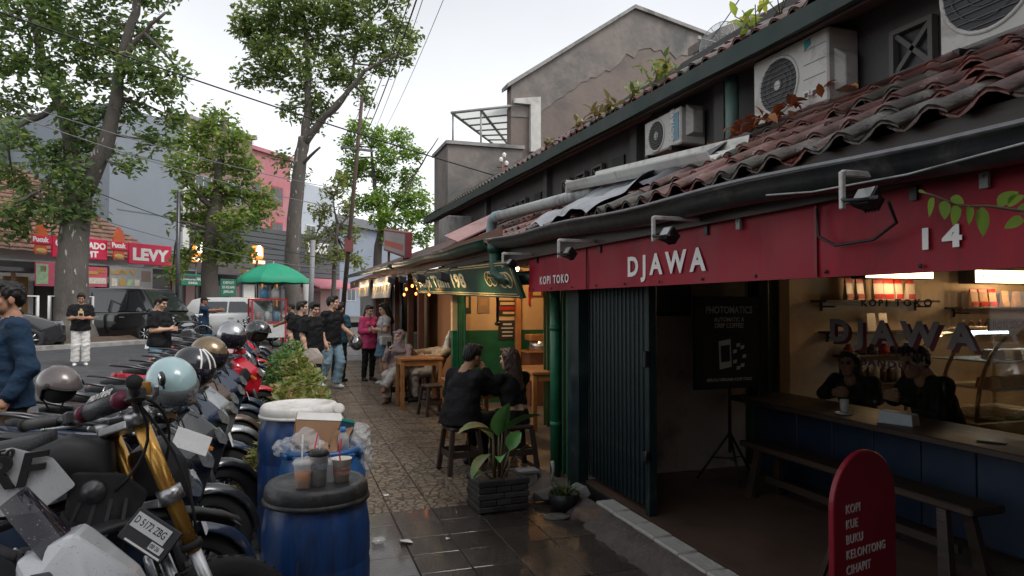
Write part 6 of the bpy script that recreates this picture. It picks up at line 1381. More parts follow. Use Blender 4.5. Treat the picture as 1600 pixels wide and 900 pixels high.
def helmet(name, M, shell, label, visor=True, visor_up=False, stripes=None, dark_visor=False):
 t = empty(name, label=label, cat='helmet', group='helmets left on the motorbikes', M=M)
 rx, ry, rz_ = .145, .12, .13
 def hp(az, el, k=1.0): return (rx*k*math.cos(el)*math.cos(az), ry*k*math.cos(el)*math.sin(az), rz_*k*math.sin(el))
 def emin(az):
  f = .5+.5*math.cos(az); f = max(0, min(1, (f-.42)/.22)); f = f*f*(3-2*f); return R(-48)*(1-f)+R(8)*f
 na, ne = 44, 14
 V = []; F = []
 for k, fl in ((1.0, 0), (.92, 1)):
  b = len(V)
  for i in range(ne):
   for j in range(na):
    az = 2*pi*j/na; e0 = emin(az); V.append(hp(az, e0+(pi/2-e0)*i/ne, k))
  V.append((0, 0, rz_*k)); tpx = len(V)-1
  for i in range(ne-1):
   for j in range(na): q = (b+i*na+j, b+i*na+(j+1) % na, b+(i+1)*na+(j+1) % na, b+(i+1)*na+j); F.append(q if not fl else q[::-1])
  for j in range(na): q = (b+(ne-1)*na+j, b+(ne-1)*na+(j+1) % na, tpx); F.append(q if not fl else q[::-1])
 n1 = ne*na+1
 for j in range(na): F.append((j, n1+j, n1+(j+1) % na, (j+1) % na))
 mb = MB(); mb.add(V, F, 0, True); mb.build('shell', shell, t)
 mb = MB(); mb.tube([hp(2*pi*j/na, emin(2*pi*j/na), 1.005) for j in range(na+1)], .006, 6); mb.build('edge_trim', M_rubber, t)
 mb = MB(); mb.ell((-.01, 0, -.01), (rx*.88, ry*.88, rz_*.84), 18, 10); mb.build('lining', M_rubber, t)
 for s in (-1, 1):
  mb = MB(); mb.lathe([(0, .008), (.018, .008), (.022, 0)], 14, M=Matrix.Translation((.045, s*ry*.96, .02)) @ rotm(-s*pi/2, 0, 0)); mb.build('visor_hinge', M_plas, t)
 if visor:
  rings = []; u0, u1 = (R(-52), R(16)) if not visor_up else (R(5), R(62))
  for i in range(9):
   el = u0+(u1-u0)*i/8; rings.append([hp(R(-82)+R(164)*j/20, el, 1.06) for j in range(21)])
  mb = MB(); mb.loft(rings, 0, True, False, closed=False); mb.build('visor', M_smoke if dark_visor else mat('clear visor', (.35, .37, .38), .05, alpha=.5, var=.2, speck=((.7, .7, .7), 100)), t)
 if stripes:
  for q in (-.035, 0, .035):
   mb = MB(); mb.tube([hp(pi/2*.0+R(150)*0+math.atan2(q, .06), R(8)+R(80)*i/8, 1.004) for i in range(8)], .006, 5); mb.build('stripe', stripes, t)
 mb = MB(); mb.tube([hp(R(100), R(-40), .95), (.02, .03, -.17), (.02, -.03, -.17), hp(R(-100), R(-40), .95)], .006, 5); mb.build('chin_strap', M_rubber, t)
 return t
random.seed(55)
ROW = []
protoA = scooter('x', M_paint, M_plas); protoB = scooter('x', M_paint, M_pgrey, maxi=True, plate=True); protoW = scooter('x', M_pwhite, M_plas, maxi=True, mir=False)
protoR = scooter('x', M_paint, M_plas, stripe=M_pred)
def place(o, X, Y, ang=0, lean=-4, s=1.0):
 o.matrix_world = TR((X, Y, gz(X, Y)), rz=R(ang), s=s) @ rotm(R(lean), 0, 0); return o
used = set()
def bike(proto, X, Y, ang, label, paint=None, s=1.0, lean=-7):
 if proto.name not in used: used.add(proto.name); o = proto
 else: o = copy_tree(proto)
 if paint is not None and paint != M_paint: recolor(o, M_paint, paint)
 o['label'] = label; return place(o, X, Y, ang, lean, s)
bike(protoW, -.98, 2.25, 1, 'white maxi scooter with smoked windscreen and number plate, nearest to the camera', lean=-4, s=.92)
cr = place(crf(), -.93, 2.72, 2, lean=-3)
bike(protoB, -1.06, 3.55, 3, 'dark blue maxi scooter right behind the dirt bike', M_pblue)
bike(protoR, -1.08, 4.30, 2, 'black scooter with red striped wheel rims third behind the dirt bike')
bike(protoA, -1.06, 4.98, 4, 'plain black scooter under the pale blue helmet')
bike(protoB, -1.10, 5.66, 2, 'grey maxi scooter in the middle of the row', M_pgrey)
bike(protoA, -1.08, 6.32, 5, 'silver scooter under the black striped helmet', M_psilv)
bike(protoA, -1.12, 6.98, 3, 'bronze scooter under the bronze helmet', M_pbrown)
bike(protoR, -1.10, 7.65, 4, 'dark blue scooter with red striped rims before the red one', M_pblue)
bike(protoB, -1.12, 8.30, 3, 'black maxi scooter next to the bright red scooter')
bike(protoA, -1.00, 9.02, 6, 'bright red scooter poking out towards the hedge', M_pred, 1.06)
bike(protoA, -1.12, 9.75, 4, 'grey scooter under the silver helmet', M_pgrey)
bike(protoB, -1.15, 10.5, 5, 'turquoise scooter half hidden beyond the red one', M_pteal)
bike(protoA, -1.15, 11.3, 3, 'black scooter under the round black helmet')
bike(protoA, -1.2, 12.1, 5, 'white scooter far along the row', M_pwhite)
bike(protoB, -1.2, 13.0, 4, 'silver maxi scooter far along the row', M_psilv)
bike(protoA, -1.2, 13.9, 2, 'red scooter far along the row beside the three youths', M_pred)
bike(protoA, -1.3, 15.0, 8, 'black scooter near the far end of the row')
bike(protoB, -1.3, 16.1, 2, 'midnight blue maxi scooter near the far end of the row', M_pblue)
bike(protoA, -1.3, 17.3, -5, 'grey scooter at the far end of the row', M_pgrey)
bike(protoA, -2.5, 18.3, 60, 'silver scooter parked crosswise by the blue bucket', M_psilv)
# plate held on the white scooter, its digits
t = empty('number_plate', label='black framed number plate with date strip fixed to the white scooter nose', cat='number plate', M=Matrix.Translation(D(234, 836, 1.95)) @ Matrix.Diagonal((.7, .7, .7, 1)) @ frame((0, 0, 0), (.80, -.35, -.50), (.18, .35, .82)))
mb = MB(); mb.box((0, 0, -.008), (.215, .135, .014), ch=.004); mb.build('holder', M_plas, t)
mb = MB(); mb.box((-.012, .022, .001), (.165, .062, .004)); pl_ = mb.build('plate', M_plate, t)
text('plate_lettering', 'D 5172 ZBG', .042, M_platek, pl_, Matrix.Translation((-.09, .010, .0032)), sx=.68, bold=.012, ext=.0005)
mb = MB(); mb.box((.055, -.030, .001), (.06, .03, .004)); dd_ = mb.build('date_plate', M_plate, t)
text('plate_lettering', '08·26', .024, M_platek, dd_, Matrix.Translation((.028, -.037, .0032)), sx=.8, bold=.012, ext=.0005)
mb = MB(); mb.box((.01, -.058, .0005), (.17, .008, .003)); mb.build('plate_strip', M_letter, t)
# another white plate clipped to a handlebar
mb = MB(); mb.box((0, 0, 0), (.17, .004, .10), ch=.001); tag(mb.build('paper_plate', M_plate, M=Matrix.Translation(D(300, 690, 3.35)) @ rotm(R(-25), R(25), R(15))), 'blank white plate on the nose of the second maxi scooter', 'number plate')
# helmets
def hpos(px, py, d): return D(px, py, d)
helmet('helmet', Matrix.Translation(hpos(92, 602, 4.4)) @ rotm(0, R(18), R(-40)), mat('taupe helmet', (.13, .11, .105), .3, metal=.3, coat=.4), 'taupe grey helmet resting on a seat at the left', visor=False)
helmet('helmet', Matrix.Translation(hpos(268, 598, 3.9)) @ rotm(R(8), R(24), R(-62)) @ Matrix.Diagonal((1.12, 1.12, 1.12, 1)), mat('pale blue helmet', (.32, .45, .47), .25, coat=.5, var=.08), 'pale blue helmet with lowered clear visor on a handlebar')
helmet('helmet', Matrix.Translation(hpos(302, 572, 4.9)) @ rotm(0, R(20), R(-40)) @ Matrix.Diagonal((1.1, 1.1, 1.1, 1)), mat('black helmet', (.02, .022, .025), .2, coat=.6), 'black helmet with three white stripes behind the pale blue helmet', stripes=M_letter, dark_visor=True)
helmet('helmet', Matrix.Translation(hpos(326, 552, 5.7)) @ rotm(0, R(15), R(-30)) @ Matrix.Diagonal((1.1, 1.1, 1.1, 1)), mat('bronze helmet', (.2, .14, .08), .25, metal=.5, coat=.4), 'bronze helmet behind the black striped helmet', dark_visor=True)
helmet('helmet', Matrix.Translation(hpos(362, 524, 7.2)) @ rotm(0, R(12), R(-50)) @ Matrix.Diagonal((1.15, 1.15, 1.15, 1)), mat('silver helmet', (.36, .36, .37), .28, metal=.8, coat=.3), 'silver helmet on a bike in the middle of the row', dark_visor=True)
helmet('helmet', Matrix.Translation(hpos(403, 518, 8.6)) @ rotm(0, R(12), R(-30)) @ Matrix.Diagonal((1.15, 1.15, 1.15, 1)), mat('gloss black helmet', (.02, .02, .022), .15, coat=.8, speck=((.3, .3, .3), 40)), 'round gloss black helmet next to the silver one', visor=False)
# ================================================================ people
def skinm(n, c): return mat('skin '+n, c, .5, var=.08, vs=14, spec=.35)
SK1 = skinm('tan', (.36, .19, .12)); SK2 = skinm('light', (.48, .29, .2)); SK3 = skinm('brown', (.25, .125, .075))
M_hair = mat('black hair', (.009, .008, .007), .6, var=.4, vs=40, stretch=(1, 1, .15), bump=.5, bs=90); M_hairg = mat('dark brown hair', (.04, .02, .014), .45, var=.4, vs=40, stretch=(1, 1, .15), bump=.5, bs=90); M_lip = mat('lips', (.3, .1, .08), .4); M_eye = mat('eye', (.02, .015, .012), .2)
def cloth(n, c, rough=.85, bs=9): return mat('cloth '+n, c, rough, var=.14, vs=10, bump=1.6, bs=bs, spec=.25)
C_blk = cloth('black', (.0085, .0085, .0095)); C_navy = cloth('dark blue', (.012, .03, .06)); C_wht = cloth('off white', (.62, .6, .57)); C_jean = cloth('light denim', (.22, .33, .4)); C_jeand = cloth('denim skirt', (.09, .16, .22)); C_brn = cloth('brown trousers', (.13, .085, .06)); C_gry = cloth('grey top', (.34, .33, .32)); C_pink = cloth('pink top', (.5, .06, .16)); C_beige = cloth('beige top', (.5, .37, .24)); C_mauve = cloth('mauve scarf', (.24, .19, .2)); C_lgry = cloth('pale trousers', (.4, .37, .34)); C_teal = cloth('teal shirt', (.02, .06, .08)); C_dk = cloth('charcoal', (.014, .014, .016))
S_wht = mat('white shoes', (.6, .6, .58), .5); S_blk = mat('black shoes', (.02, .02, .02), .45); S_brn = mat('brown shoes', (.2, .1, .05), .5)
_HEAD = {}
def head_parts():
 if 'v' not in _HEAD:
  _HEAD['v'] = sdf([('e', (0, -.012, .032), (.073, .092, .088), None, 0), ('e', (0, .025, -.045), (.057, .06, .066), None, 0), ('e', (0, .062, -.088), (.025, .024, .02), None, 0), ('c', (0, .082, .02), (0, .104, -.022), .008, .013, 0), ('e', (0, .075, .038), (.05, .014, .012), None, 0),
                     ('e', (.036, .055, -.02), (.026, .028, .024), None, 0), ('e', (-.036, .055, -.02), (.026, .028, .024), None, 0), ('e', (.076, -.005, -.008), (.01, .02, .031), None, 0), ('e', (-.076, -.005, -.008), (.01, .02, .031), None, 0),
                     ('c', (0, -.022, -.05), (0, -.035, -.15), .05, .056, 0), ('e', (0, .083, -.054), (.024, .01, .0065), None, 1, 'hard'), ('e', (0, .082, -.065), (.02, .011, .007), None, 1, 'hard'), ('e', (.031, .0745, .012), (.012, .008, .005), None, 2, 'hard'), ('e', (-.031, .0745, .012), (.012, .008, .005), None, 2, 'hard'),
                     ('e', (.032, .0805, .031), (.02, .008, .005), None, 3, 'hard'), ('e', (-.032, .0805, .031), (.02, .008, .005), None, 3, 'hard')], .0055, .016)
 return _HEAD['v']
HAIR = {
 'short': [('e', (0, -.026, .048), (.081, .094, .084), None, 0), ('e', (0, .048, .098), (.062, .05, .026), rot3(.35, 0, 0), 0), ('e', (0, -.07, .0), (.066, .045, .06), None, 0), ('e', (.066, .0, .045), (.016, .05, .04), None, 0), ('e', (-.066, .0, .045), (.016, .05, .04), None, 0), ('e', (.02, .05, .115), (.04, .04, .02), None, 0)],
 'long': [('e', (0, -.026, .048), (.083, .096, .085), None, 0), ('e', (0, .04, .1), (.06, .05, .024), rot3(.4, 0, 0), 0), ('c', (.0, -.07, .0), (0, -.1, -.3), .07, .055, 0), ('c', (.06, -.05, .03), (.06, -.07, -.26), .038, .03, 0), ('c', (-.06, -.05, .03), (-.06, -.07, -.26), .038, .03, 0), ('c', (.074, .0, .05), (.075, -.02, -.1), .018, .02, 0), ('c', (-.074, .0, .05), (-.075, -.02, -.1), .018, .02, 0)],
 'hijab': [('e', (0, -.028, .03), (.094, .1, .11), None, 0), ('c', (.076, .02, .04), (.045, .06, -.1), .024, .026, 0), ('c', (-.076, .02, .04), (-.045, .06, -.1), .024, .026, 0), ('c', (.04, .062, -.105), (-.04, .062, -.105), .026, .026, 0), ('c', (0, -.01, -.1), (0, .0, -.24), .09, .15, 0), ('e', (0, .03, -.26), (.19, .13, .06), None, 0), ('c', (.07, .06, .085), (-.07, .06, .085), .022, .022, 0)],
 'cap': [('e', (0, -.02, .055), (.085, .098, .075), None, 0), ('b', (0, .095, .055), (.06, .055, .006), rot3(-.2, 0, 0), .006, 0), ('e', (0, -.07, .0), (.066, .045, .05), None, 1)],
 'bun': [('e', (0, -.026, .048), (.082, .095, .085), None, 0), ('e', (0, .042, .098), (.06, .05, .024), rot3(.4, 0, 0), 0), ('c', (0, -.1, .02), (0, -.16, -.26), .045, .03, 0), ('e', (0, -.075, .0), (.066, .045, .06), None, 0)],
}
_HM = {}
def hair_mesh(kind):
 if kind not in _HM:
  _HM[kind] = sdf(HAIR[kind], .006, .03); V = _HM[kind][0]
  if kind != 'hijab': V += .0028*np.stack([np.sin(310*V[:, 0]+90*V[:, 2]+60*V[:, 1]), np.sin(260*V[:, 1]+170*V[:, 0]), np.sin(290*V[:, 0]+150*V[:, 1])+np.sin(180*V[:, 1])], 1)
 return _HM[kind]
_HAND = {}
def hand_mesh(curl):
 k = round(curl, 1)
 if k not in _HAND:
  P = [('b', (0, 0, -.045), (.014, .038, .046), None, .012, 0), ('c', (0, 0, .02), (0, 0, -.03), .026, .028, 0)]
  for i, (y, ln) in enumerate(((.028, .075), (.0095, .084), (-.0095, .078), (-.028, .06))):
   a = Vector((0, y, -.086)); th = .25+curl*.9; d1 = Vector((-math.sin(th), y*.8, -math.cos(th))); b = a+d1*ln*.45; th2 = th+.3+curl*1.2; d2 = Vector((-math.sin(th2), 0, -math.cos(th2))); c = b+d2*ln*.32; th3 = th2+.25+curl*.8; e = c+Vector((-math.sin(th3), 0, -math.cos(th3)))*ln*.25
   P += [('c', a, b, .0088, .0082, 0), ('c', b, c, .0082, .0075, 0), ('c', c, e, .0075, .0065, 0)]
  P += [('c', (-.004, .03, -.02), (-.016-.02*curl, .055, -.055), .013, .010, 0), ('c', (-.016-.02*curl, .055, -.055), (-.03-.02*curl, .056-.012*curl, -.085), .010, .0085, 0)]
  _HAND[k] = sdf(P, .0045, .008)
 return _HAND[k]
STAND = dict(pel=(0, 0, .93), chest=(0, .01, 1.27), neck=(0, -.015, 1.43), head=(0, .025, 1.575), shL=(-.175, 0, 1.375), shR=(.175, 0, 1.375), elL=(-.235, -.03, 1.11), elR=(.235, -.03, 1.11), wrL=(-.235, .05, .87), wrR=(.235, .05, .87),
             hipL=(-.088, 0, .90), hipR=(.088, 0, .90), knL=(-.1, .02, .49), knR=(.1, .02, .49), anL=(-.105, -.03, .085), anR=(.105, -.03, .085))
def person(loc, rz, label, skin, top, bottom, shoes, pose=None, height=1.70, hair='short', hairm=None, sleeve='short', kind='pants', loose=.0, hemdrop=.10, look=(0, 0, 0), curl=(.5, .5), toe=(.0, .0), palm=None, female=False, crop=False, res=.0115, extra=None, footdir=None, pleg=0.0):
 J = {k: Vector(v) for k, v in STAND.items()}
 if female:
  for k in ('shL', 'shR'): J[k].x *= .9
 if pose:
  for k, v in pose.items(): J[k] = Vector(v)
 s = height/1.70
 lat = (J['shR']-J['shL']).normalized(); latp = (J['hipR']-J['hipL']).normalized(); up_ = (J['neck']-J['pel']).normalized(); fwd = up_.cross(lat).normalized()*-1
 if fwd.dot(lat.cross(up_)) > 0: pass
 fwd = lat.cross(up_).normalized()*-1 if False else up_.cross(lat).normalized()
 SK, TP, BT, SH = 0, 1, 2, 3
 P = []; f = .92 if female else 1.0; L = loose
 # torso under the top
 tl = TP if not crop else SK
 for q in (-1, 1):
  P.append(('c', J['chest']+lat*q*.075*f, J['neck']+lat*q*.05-up_*.06, .098*f+L*.3, .06, TP))
  P.append(('c', J['pel']+latp*q*.062+up_*(.2 if crop else .12), J['chest']+lat*q*.075*f, (.095 if not female else .09)+L*.5, .1*f+L*.3, TP))
  if crop: P.append(('c', J['pel']+latp*q*.06+up_*.06, J['pel']+latp*q*.06+up_*.2, .086, .082, SK))
  P.append(('c', J['pel']+latp*q*.07, J['pel']+latp*q*.065+up_*.06, .105, .1, BT))
 P.append(('c', J['shL'], J['shR'], .062*f+L*.15, .062*f+L*.15, TP)); P.append(('e', J['chest']+fwd*-.02, (.15*f, .1, .15), None, TP) if up_.z > .9 else ('c', J['chest'], J['chest']+up_*.05, .1, .1, TP))
 if female:
  for q in (-1, 1): P.append(('e', J['chest']+lat*q*.065+fwd*.085-up_*.02, (.06, .055, .06), None, TP))
 P.append(('c', J['neck']-up_*.06, J['neck']+up_*.02, .07, .052, SK if hair != 'hijab' else TP)); P.append(('c', J['neck'], J['head']-up_*.03, .052, .05, SK))
 # hem of the top
 if not crop:
  for q in (-1, 1): P.append(('f', J['chest']+latp*q*.055-up_*.05, J['pel']+latp*q*(.062+L*.3)-up_*hemdrop, .105+L*.6, .118+L*.9, TP))
  P.append(('f', J['chest']-up_*.05, J['pel']-up_*hemdrop, .11+L*.5, .125+L*.8, TP))
 # arms
 for sd_ in 'LR':
  S_, E_, W_ = J['sh'+sd_], J['el'+sd_], J['wr'+sd_]; ua, fa = (E_-S_), (W_-E_)
  P += [('c', S_, E_, .05*f, .041*f, SK if sleeve != 'long' else TP), ('c', E_, E_+fa*.35, .041*f, .042*f, SK if sleeve != 'long' else TP), ('c', E_+fa*.35, W_, .042*f, .028*f, SK if sleeve != 'long' else TP)]
  if sleeve == 'short': P.append(('f', S_-ua*.05, S_+ua*(.66 if L < .02 else .82), .066+L*.4, .062+L*.8, TP))
  elif sleeve == 'long': P += [('c', S_, E_, .062+L*.4, .054+L*.3, TP), ('f', E_-fa*.02, E_+fa*.93, .054+L*.3, .042+L*.2, TP)]
 # legs
 for sd_ in 'LR':
  H_, K_, A_ = J['hip'+sd_], J['kn'+sd_], J['an'+sd_]; th, sh = (K_-H_), (A_-K_)
  bare = kind in ('skirt', 'shorts')
  P += [('c', H_, K_, .085, .055, BT if not bare else SK), ('c', K_, K_+sh*.3, .054, .056, BT if not bare else SK), ('c', K_+sh*.3, A_, .056, .036, BT if not bare else SK)]
  if kind == 'pants': P += [('c', H_, K_, .094+pleg*.3, .066+pleg*.7, BT), ('f', K_-sh*.03, K_+sh*.96, .066+pleg*.7, .056+pleg, BT)]
  if kind == 'shorts': P += [('f', H_, H_+th*.95, .1, .09, BT)]
  fd_ = Vector((footdir or {}).get(sd_, (.12 if sd_ == 'R' else -.12, 1, 0))).normalized()
  a = A_-Vector((0, 0, .045)); P += [('c', A_, a, .04, .042, SH if kind == 'pants' else SK), ('c', a-fd_*.035+Vector((0, 0, -.008)), a+fd_*.10+Vector((0, 0, -.012)), .036, .034, SH), ('c', a+fd_*.1+Vector((0, 0, -.012)), a+fd_*.155+Vector((0, 0, -.014)), .034, .028, SH)]
 if kind == 'skirt':
  m_ = (J['knL']+J['knR'])*.5; e_ = J['pel'].lerp(m_, .78)
  P.append(('f', J['pel']+up_*.06, e_, .125, .2, BT));
  for q in (-1, 1): P.append(('f', J['pel']+latp*q*.05+up_*.05, e_+latp*q*.06, .11, .15, BT))
 if extra: P += extra
 V, F, fm = sdf(P, res, .028)
 cl = np.zeros(len(V), bool); cl[F[np.isin(fm, (TP, BT))].ravel()] = True; ph = np.random.default_rng(len(label)).uniform(0, 6, 4); x_, y_, z_ = V.T
 w1 = np.sin(34*z_+14*x_+ph[0]+2*np.sin(9*x_+ph[1]))*np.sin(11*y_+7*z_+ph[2]); w2 = np.sin(61*z_-23*y_+31*x_+ph[3]); am = np.where(cl, .0042+.05*loose*.12, 0)
 V[:, 0] += am*(w1+.5*w2); V[:, 1] += am*(w1-.5*w2)
 mb = MB(); mb.add(V.tolist(), F.tolist(), fm.tolist(), True)
 # head
 HM = Matrix.Translation(J['head']) @ Euler(look).to_matrix().to_4x4()
 v, f_, m_ = head_parts(); mb.add(v.tolist(), f_.tolist(), [(0, 4, 5, 6)[i] for i in m_], True, HM)
 for i, sd_ in enumerate('LR'):
  W_ = J['wr'+sd_]; d = (W_-J['el'+sd_]).normalized(); v, f_, m_ = hand_mesh(curl[i])
  px_ = Vector(palm[sd_]) if palm and sd_ in palm else (lat if sd_ == 'L' else -lat)      # palm normal
  z_ = -d; x_ = -(px_-z_*px_.dot(z_)).normalized(); y_ = z_.cross(x_)
  Mh = Matrix.Identity(4); sgn = 1
  if y_.dot(Vector((0, 1, .3))) < 0: sgn = -1; y_ = -y_
  for r_ in range(3): Mh[r_][0] = x_[r_]; Mh[r_][1] = y_[r_]; Mh[r_][2] = z_[r_]; Mh[r_][3] = W_[r_]
  ff = f_.tolist()
  if sgn < 0: ff = [q[::-1] for q in ff]
  mb.add(v.tolist(), ff, 0, True, Mh)
 t = empty('person', loc, rz, label, 'person'); t.scale = (s, s, s)
 mb.build('body', [skin, top, bottom, shoes, M_lip, M_eye, M_hair], t)
 hv, hf, hm_ = hair_mesh(hair); hb = MB(); hb.add(hv.tolist(), hf.tolist(), hm_.tolist(), True, HM)
 hb.build({'hijab': 'headscarf', 'cap': 'cap'}.get(hair, 'hair'), [hairm or M_hair, M_hair], t)
 return t, HM
def held(name, M, t, mb, m, label, cat):
 o = mb.build(name, m, M=t.matrix_basis @ M); return tag(o, label, cat)
def phone_at(t, p, label, rx=.9, rz=0):
 bpy.context.view_layer.update(); mb = MB(); mb.box((0, 0, 0), (.075, .155, .009), ch=.003); o = mb.build('phone', M_black, M=t.matrix_basis @ TR(p, rx=rx, rz=rz)); tag(o, label, 'phone')
def sit(torso=0.0, hz=.50, kz=.50, kf=.42, fx=.12, side=0.0, az=.085, af=None):
 c, s_ = math.cos(torso), math.sin(torso)
 def up(h, f=0): return (0, s_*h+f*c, hz+c*h)
 d = dict(pel=(0, 0, hz), chest=(0, s_*.34+.01, hz+c*.34), neck=(0, s_*.50-.015, hz+c*.50), head=(0, s_*.63+.03, hz+c*.63+.01), shL=(-.17, s_*.445, hz+c*.445), shR=(.17, s_*.445, hz+c*.445), hipL=(-.09, .03, hz-.01), hipR=(.09, .03, hz-.01), knL=(-fx, kf, kz), knR=(fx, kf, kz), anL=(-fx, kf if af is None else af, az), anR=(fx, kf if af is None else af, az))
 return d
HOLD = dict(elL=(-.23, .02, 1.11), wrL=(-.08, .24, 1.12), elR=(.23, .02, 1.11), wrR=(.08, .25, 1.13))
def gp(x, y): return (x, y, gz(x, y))
# --- man in dark blue shirt, cut by the left edge
p = D(14, 600, 5.2)
t, HM = person((p.x, p.y, 0), pi/2+.55, 'man in a dark blue long sleeved shirt cut by the left edge', SK1, C_navy, C_brn, S_blk, dict(elL=(-.26, -.05, 1.1), wrL=(-.25, .08, .88), elR=(.25, -.02, 1.1), wrR=(.22, .1, .9)), 1.82, sleeve='long', loose=.03, look=(0, 0, .1), hemdrop=.12, res=.010)
mb = MB()
for s in (-1, 1): mb.tube([(s*.034+.027*math.cos(a), .0915, .012+.019*math.sin(a)) for a in rng(0, 2*pi, .4)], .0022, 5); mb.tube([(s*.06, .09, .016), (s*.076, .05, .018), (s*.08, -.01, .01)], .0022, 5)
mb.tube([(-.008, .094, .016), (.008, .094, .016)], .0022, 5); mb.build('glasses', M_black, t, M=HM)
mb = MB(); mb.box((-.09, .128, 1.24), (.10, .004, .012), rz=.1); mb.build('pocket_seam', C_blk, t)
# --- man in white trousers on the road
p = D(125, 572, 16.2)
t, HM = person(gp(p.x, p.y), pi+.25, 'man in black printed shirt and baggy white trousers standing on the road', SK1, C_blk, C_wht, S_wht, HOLD, 1.72, loose=.025, pleg=.035, look=(-.35, 0, 0))
mb = MB(); mb.box((.0, .142, 1.2), (.11, .004, .17)); mb.ell((.0, .142, 1.3), (.03, .004, .04), 10, 6); mb.build('shirt_print', mat('print tan', (.45, .36, .2), .7, var=.4, vs=20), t)
phone_at(t, (0, .3, 1.17), 'phone held by the man in white trousers')
# --- man in black with phone behind the bikes
t, HM = person(gp(-2.22, 13.6), -pi/2-.45, 'young man in loose black shirt and light jeans looking at his phone', SK2, C_blk, C_jean, S_wht, HOLD, 1.76, loose=.045, pleg=.03, look=(-.35, 0, 0))
phone_at(t, (0, .31, 1.19), 'phone held by the young man in black behind the bikes')
# --- vendor with cap pointing, and man at the cart
t, HM = person(gp(-2.4, 21.8), -pi/2-.2, 'vendor in cap and dark blue shirt stretching out an arm', SK3, C_navy, C_dk, S_blk, dict(elR=(.2, .25, 1.3), wrR=(.18, .5, 1.32), elL=(-.2, .2, 1.25), wrL=(-.16, .46, 1.3)), 1.66, hair='cap', hairm=C_dk, loose=.02)
t, HM = person(gp(.05, 21.0), pi/2-.2, 'man in dark shirt bending over the cart under the green umbrella', SK3, C_dk, C_dk, S_blk, dict(elR=(.2, .2, 1.15), wrR=(.14, .42, 1.05), elL=(-.2, .2, 1.15), wrL=(-.14, .42, 1.05)), 1.66)
# --- three youths walking, plus one behind
WALK = dict(hipL=(-.088, 0, .90), knL=(-.1, .12, .5), anL=(-.1, .02, .1), knR=(.1, -.02, .49), anR=(.1, -.2, .12))
t, HM = person(gp(.22, 13.95), pi+.5, 'youth in black shirt with white print at the left of the three', SK2, C_blk, C_blk, S_blk, None, 1.70, loose=.03, look=(0, 0, .9))
mb = MB(); mb.box((-.02, .140, 1.3), (.10, .004, .05), ry=.4); mb.box((-.04, .140, 1.22), (.06, .004, .03)); mb.build('shirt_print', M_letter, t)
t, HM = person(gp(.40, 12.8), pi+.75, 'youth in plain black shirt looking down in the middle of the three', SK2, C_blk, C_blk, S_blk, dict(elL=(-.25, -.06, 1.12), wrL=(-.26, .06, .9)), 1.68, loose=.035, look=(-.3, 0, -.1))
t, HM = person(gp(.78, 13.75), pi+.75, 'youth in black shirt and wide light jeans carrying a silver helmet', SK2, C_blk, C_jean, S_wht, dict(WALK, elL=(-.24, .03, 1.12), wrL=(-.28, .25, .98), elR=(.24, -.05, 1.1), wrR=(.25, .08, .88)), 1.80, pleg=.035, loose=.015, look=(0, 0, .5), curl=(1.0, .5))
bpy.context.view_layer.update()
hp_ = t.matrix_world @ Vector((-.29, .33, .84))
helmet('carried_helmet', Matrix.Translation(hp_) @ rotm(R(15), R(60), R(-50)), mat('chrome helmet', (.3, .3, .31), .15, metal=.9), 'silver and black helmet carried by the youth in light jeans', dark_visor=True)
t, HM = person(gp(1.0, 15.0), -.6, 'person in dark teal shirt with a backpack behind the youth in jeans', SK2, C_teal, C_dk, S_blk, None, 1.68, loose=.03)
mb = sdf_mb([('b', (0, -.2, 1.2), (.15, .07, .21), None, .05, 0), ('b', (0, -.27, 1.12), (.11, .03, .1), None, .03, 0)], .012, .02); o = mb.build('backpack', C_blk, M=t.matrix_basis); tag(o, 'black backpack on the person in the dark teal shirt', 'backpack')
# --- two women at the shop
t, HM = person(gp(1.86, 14.2), pi/2+.25, 'woman in grey top and short denim skirt with white shoes and shoulder bag', SK2, C_gry, C_jeand, S_wht, dict(elL=(-.2, .06, 1.14), wrL=(-.06, .26, 1.16), elR=(.2, .06, 1.14), wrR=(.06, .26, 1.16)), 1.66, hair='long', kind='skirt', female=True, loose=.01, hemdrop=.0, look=(-.3, 0, 0))
phone_at(t, (0, .31, 1.2), 'phone in the hands of the woman with the shoulder bag')
b = empty('shoulder_bag', label='small grey and white shoulder bag hanging at the hip of the woman in denim skirt', cat='bag', M=t.matrix_basis @ TR((-.22, .06, .93), rz=.2))
mb = sdf_mb([('b', (0, 0, 0), (.05, .14, .1), None, .03, 0)], .012, .02); mb.build('pouch', mat('bag canvas', (.45, .44, .42), .7, var=.5, vs=18), b)
mb = MB(); mb.tube([(0, .12, .08), (.06, .08, .3), (.14, .0, .46), (.1, -.12, .3), (0, -.12, .08)], .008, 6); mb.build('strap', C_gry, b)
t, HM = person(gp(1.62, 15.0), pi+.5, 'woman in bright pink top standing beside the woman in denim skirt', SK2, C_pink, C_dk, S_blk, HOLD, 1.62, hair='bun', female=True, loose=.035, hemdrop=.2, sleeve='long', look=(-.3, 0, 0))
# --- woman in headscarf, seated
ps = sit(-.1, .50, .52, .40, .1); ps.update(knL=(-.04, .38, .56), anL=(.12, .55, .30), knR=(.12, .38, .50), anR=(.12, .36, .085), elR=(.22, .08, .74), wrR=(.12, .22, .92), elL=(-.2, .1, .72), wrL=(-.08, .22, .66))
t, HM = person((1.78, 11.75, 0), 2.75, 'seated woman in a mauve headscarf and pale trousers with crossed legs', SK2, C_mauve, C_lgry, S_brn, ps, 1.62, hair='hijab', hairm=C_mauve, sleeve='long', loose=.02, female=True, look=(0, 0, -.5), pleg=.02)
phone_at(t, (.1, .27, 1.0), 'phone raised by the woman in the headscarf', rx=1.3)
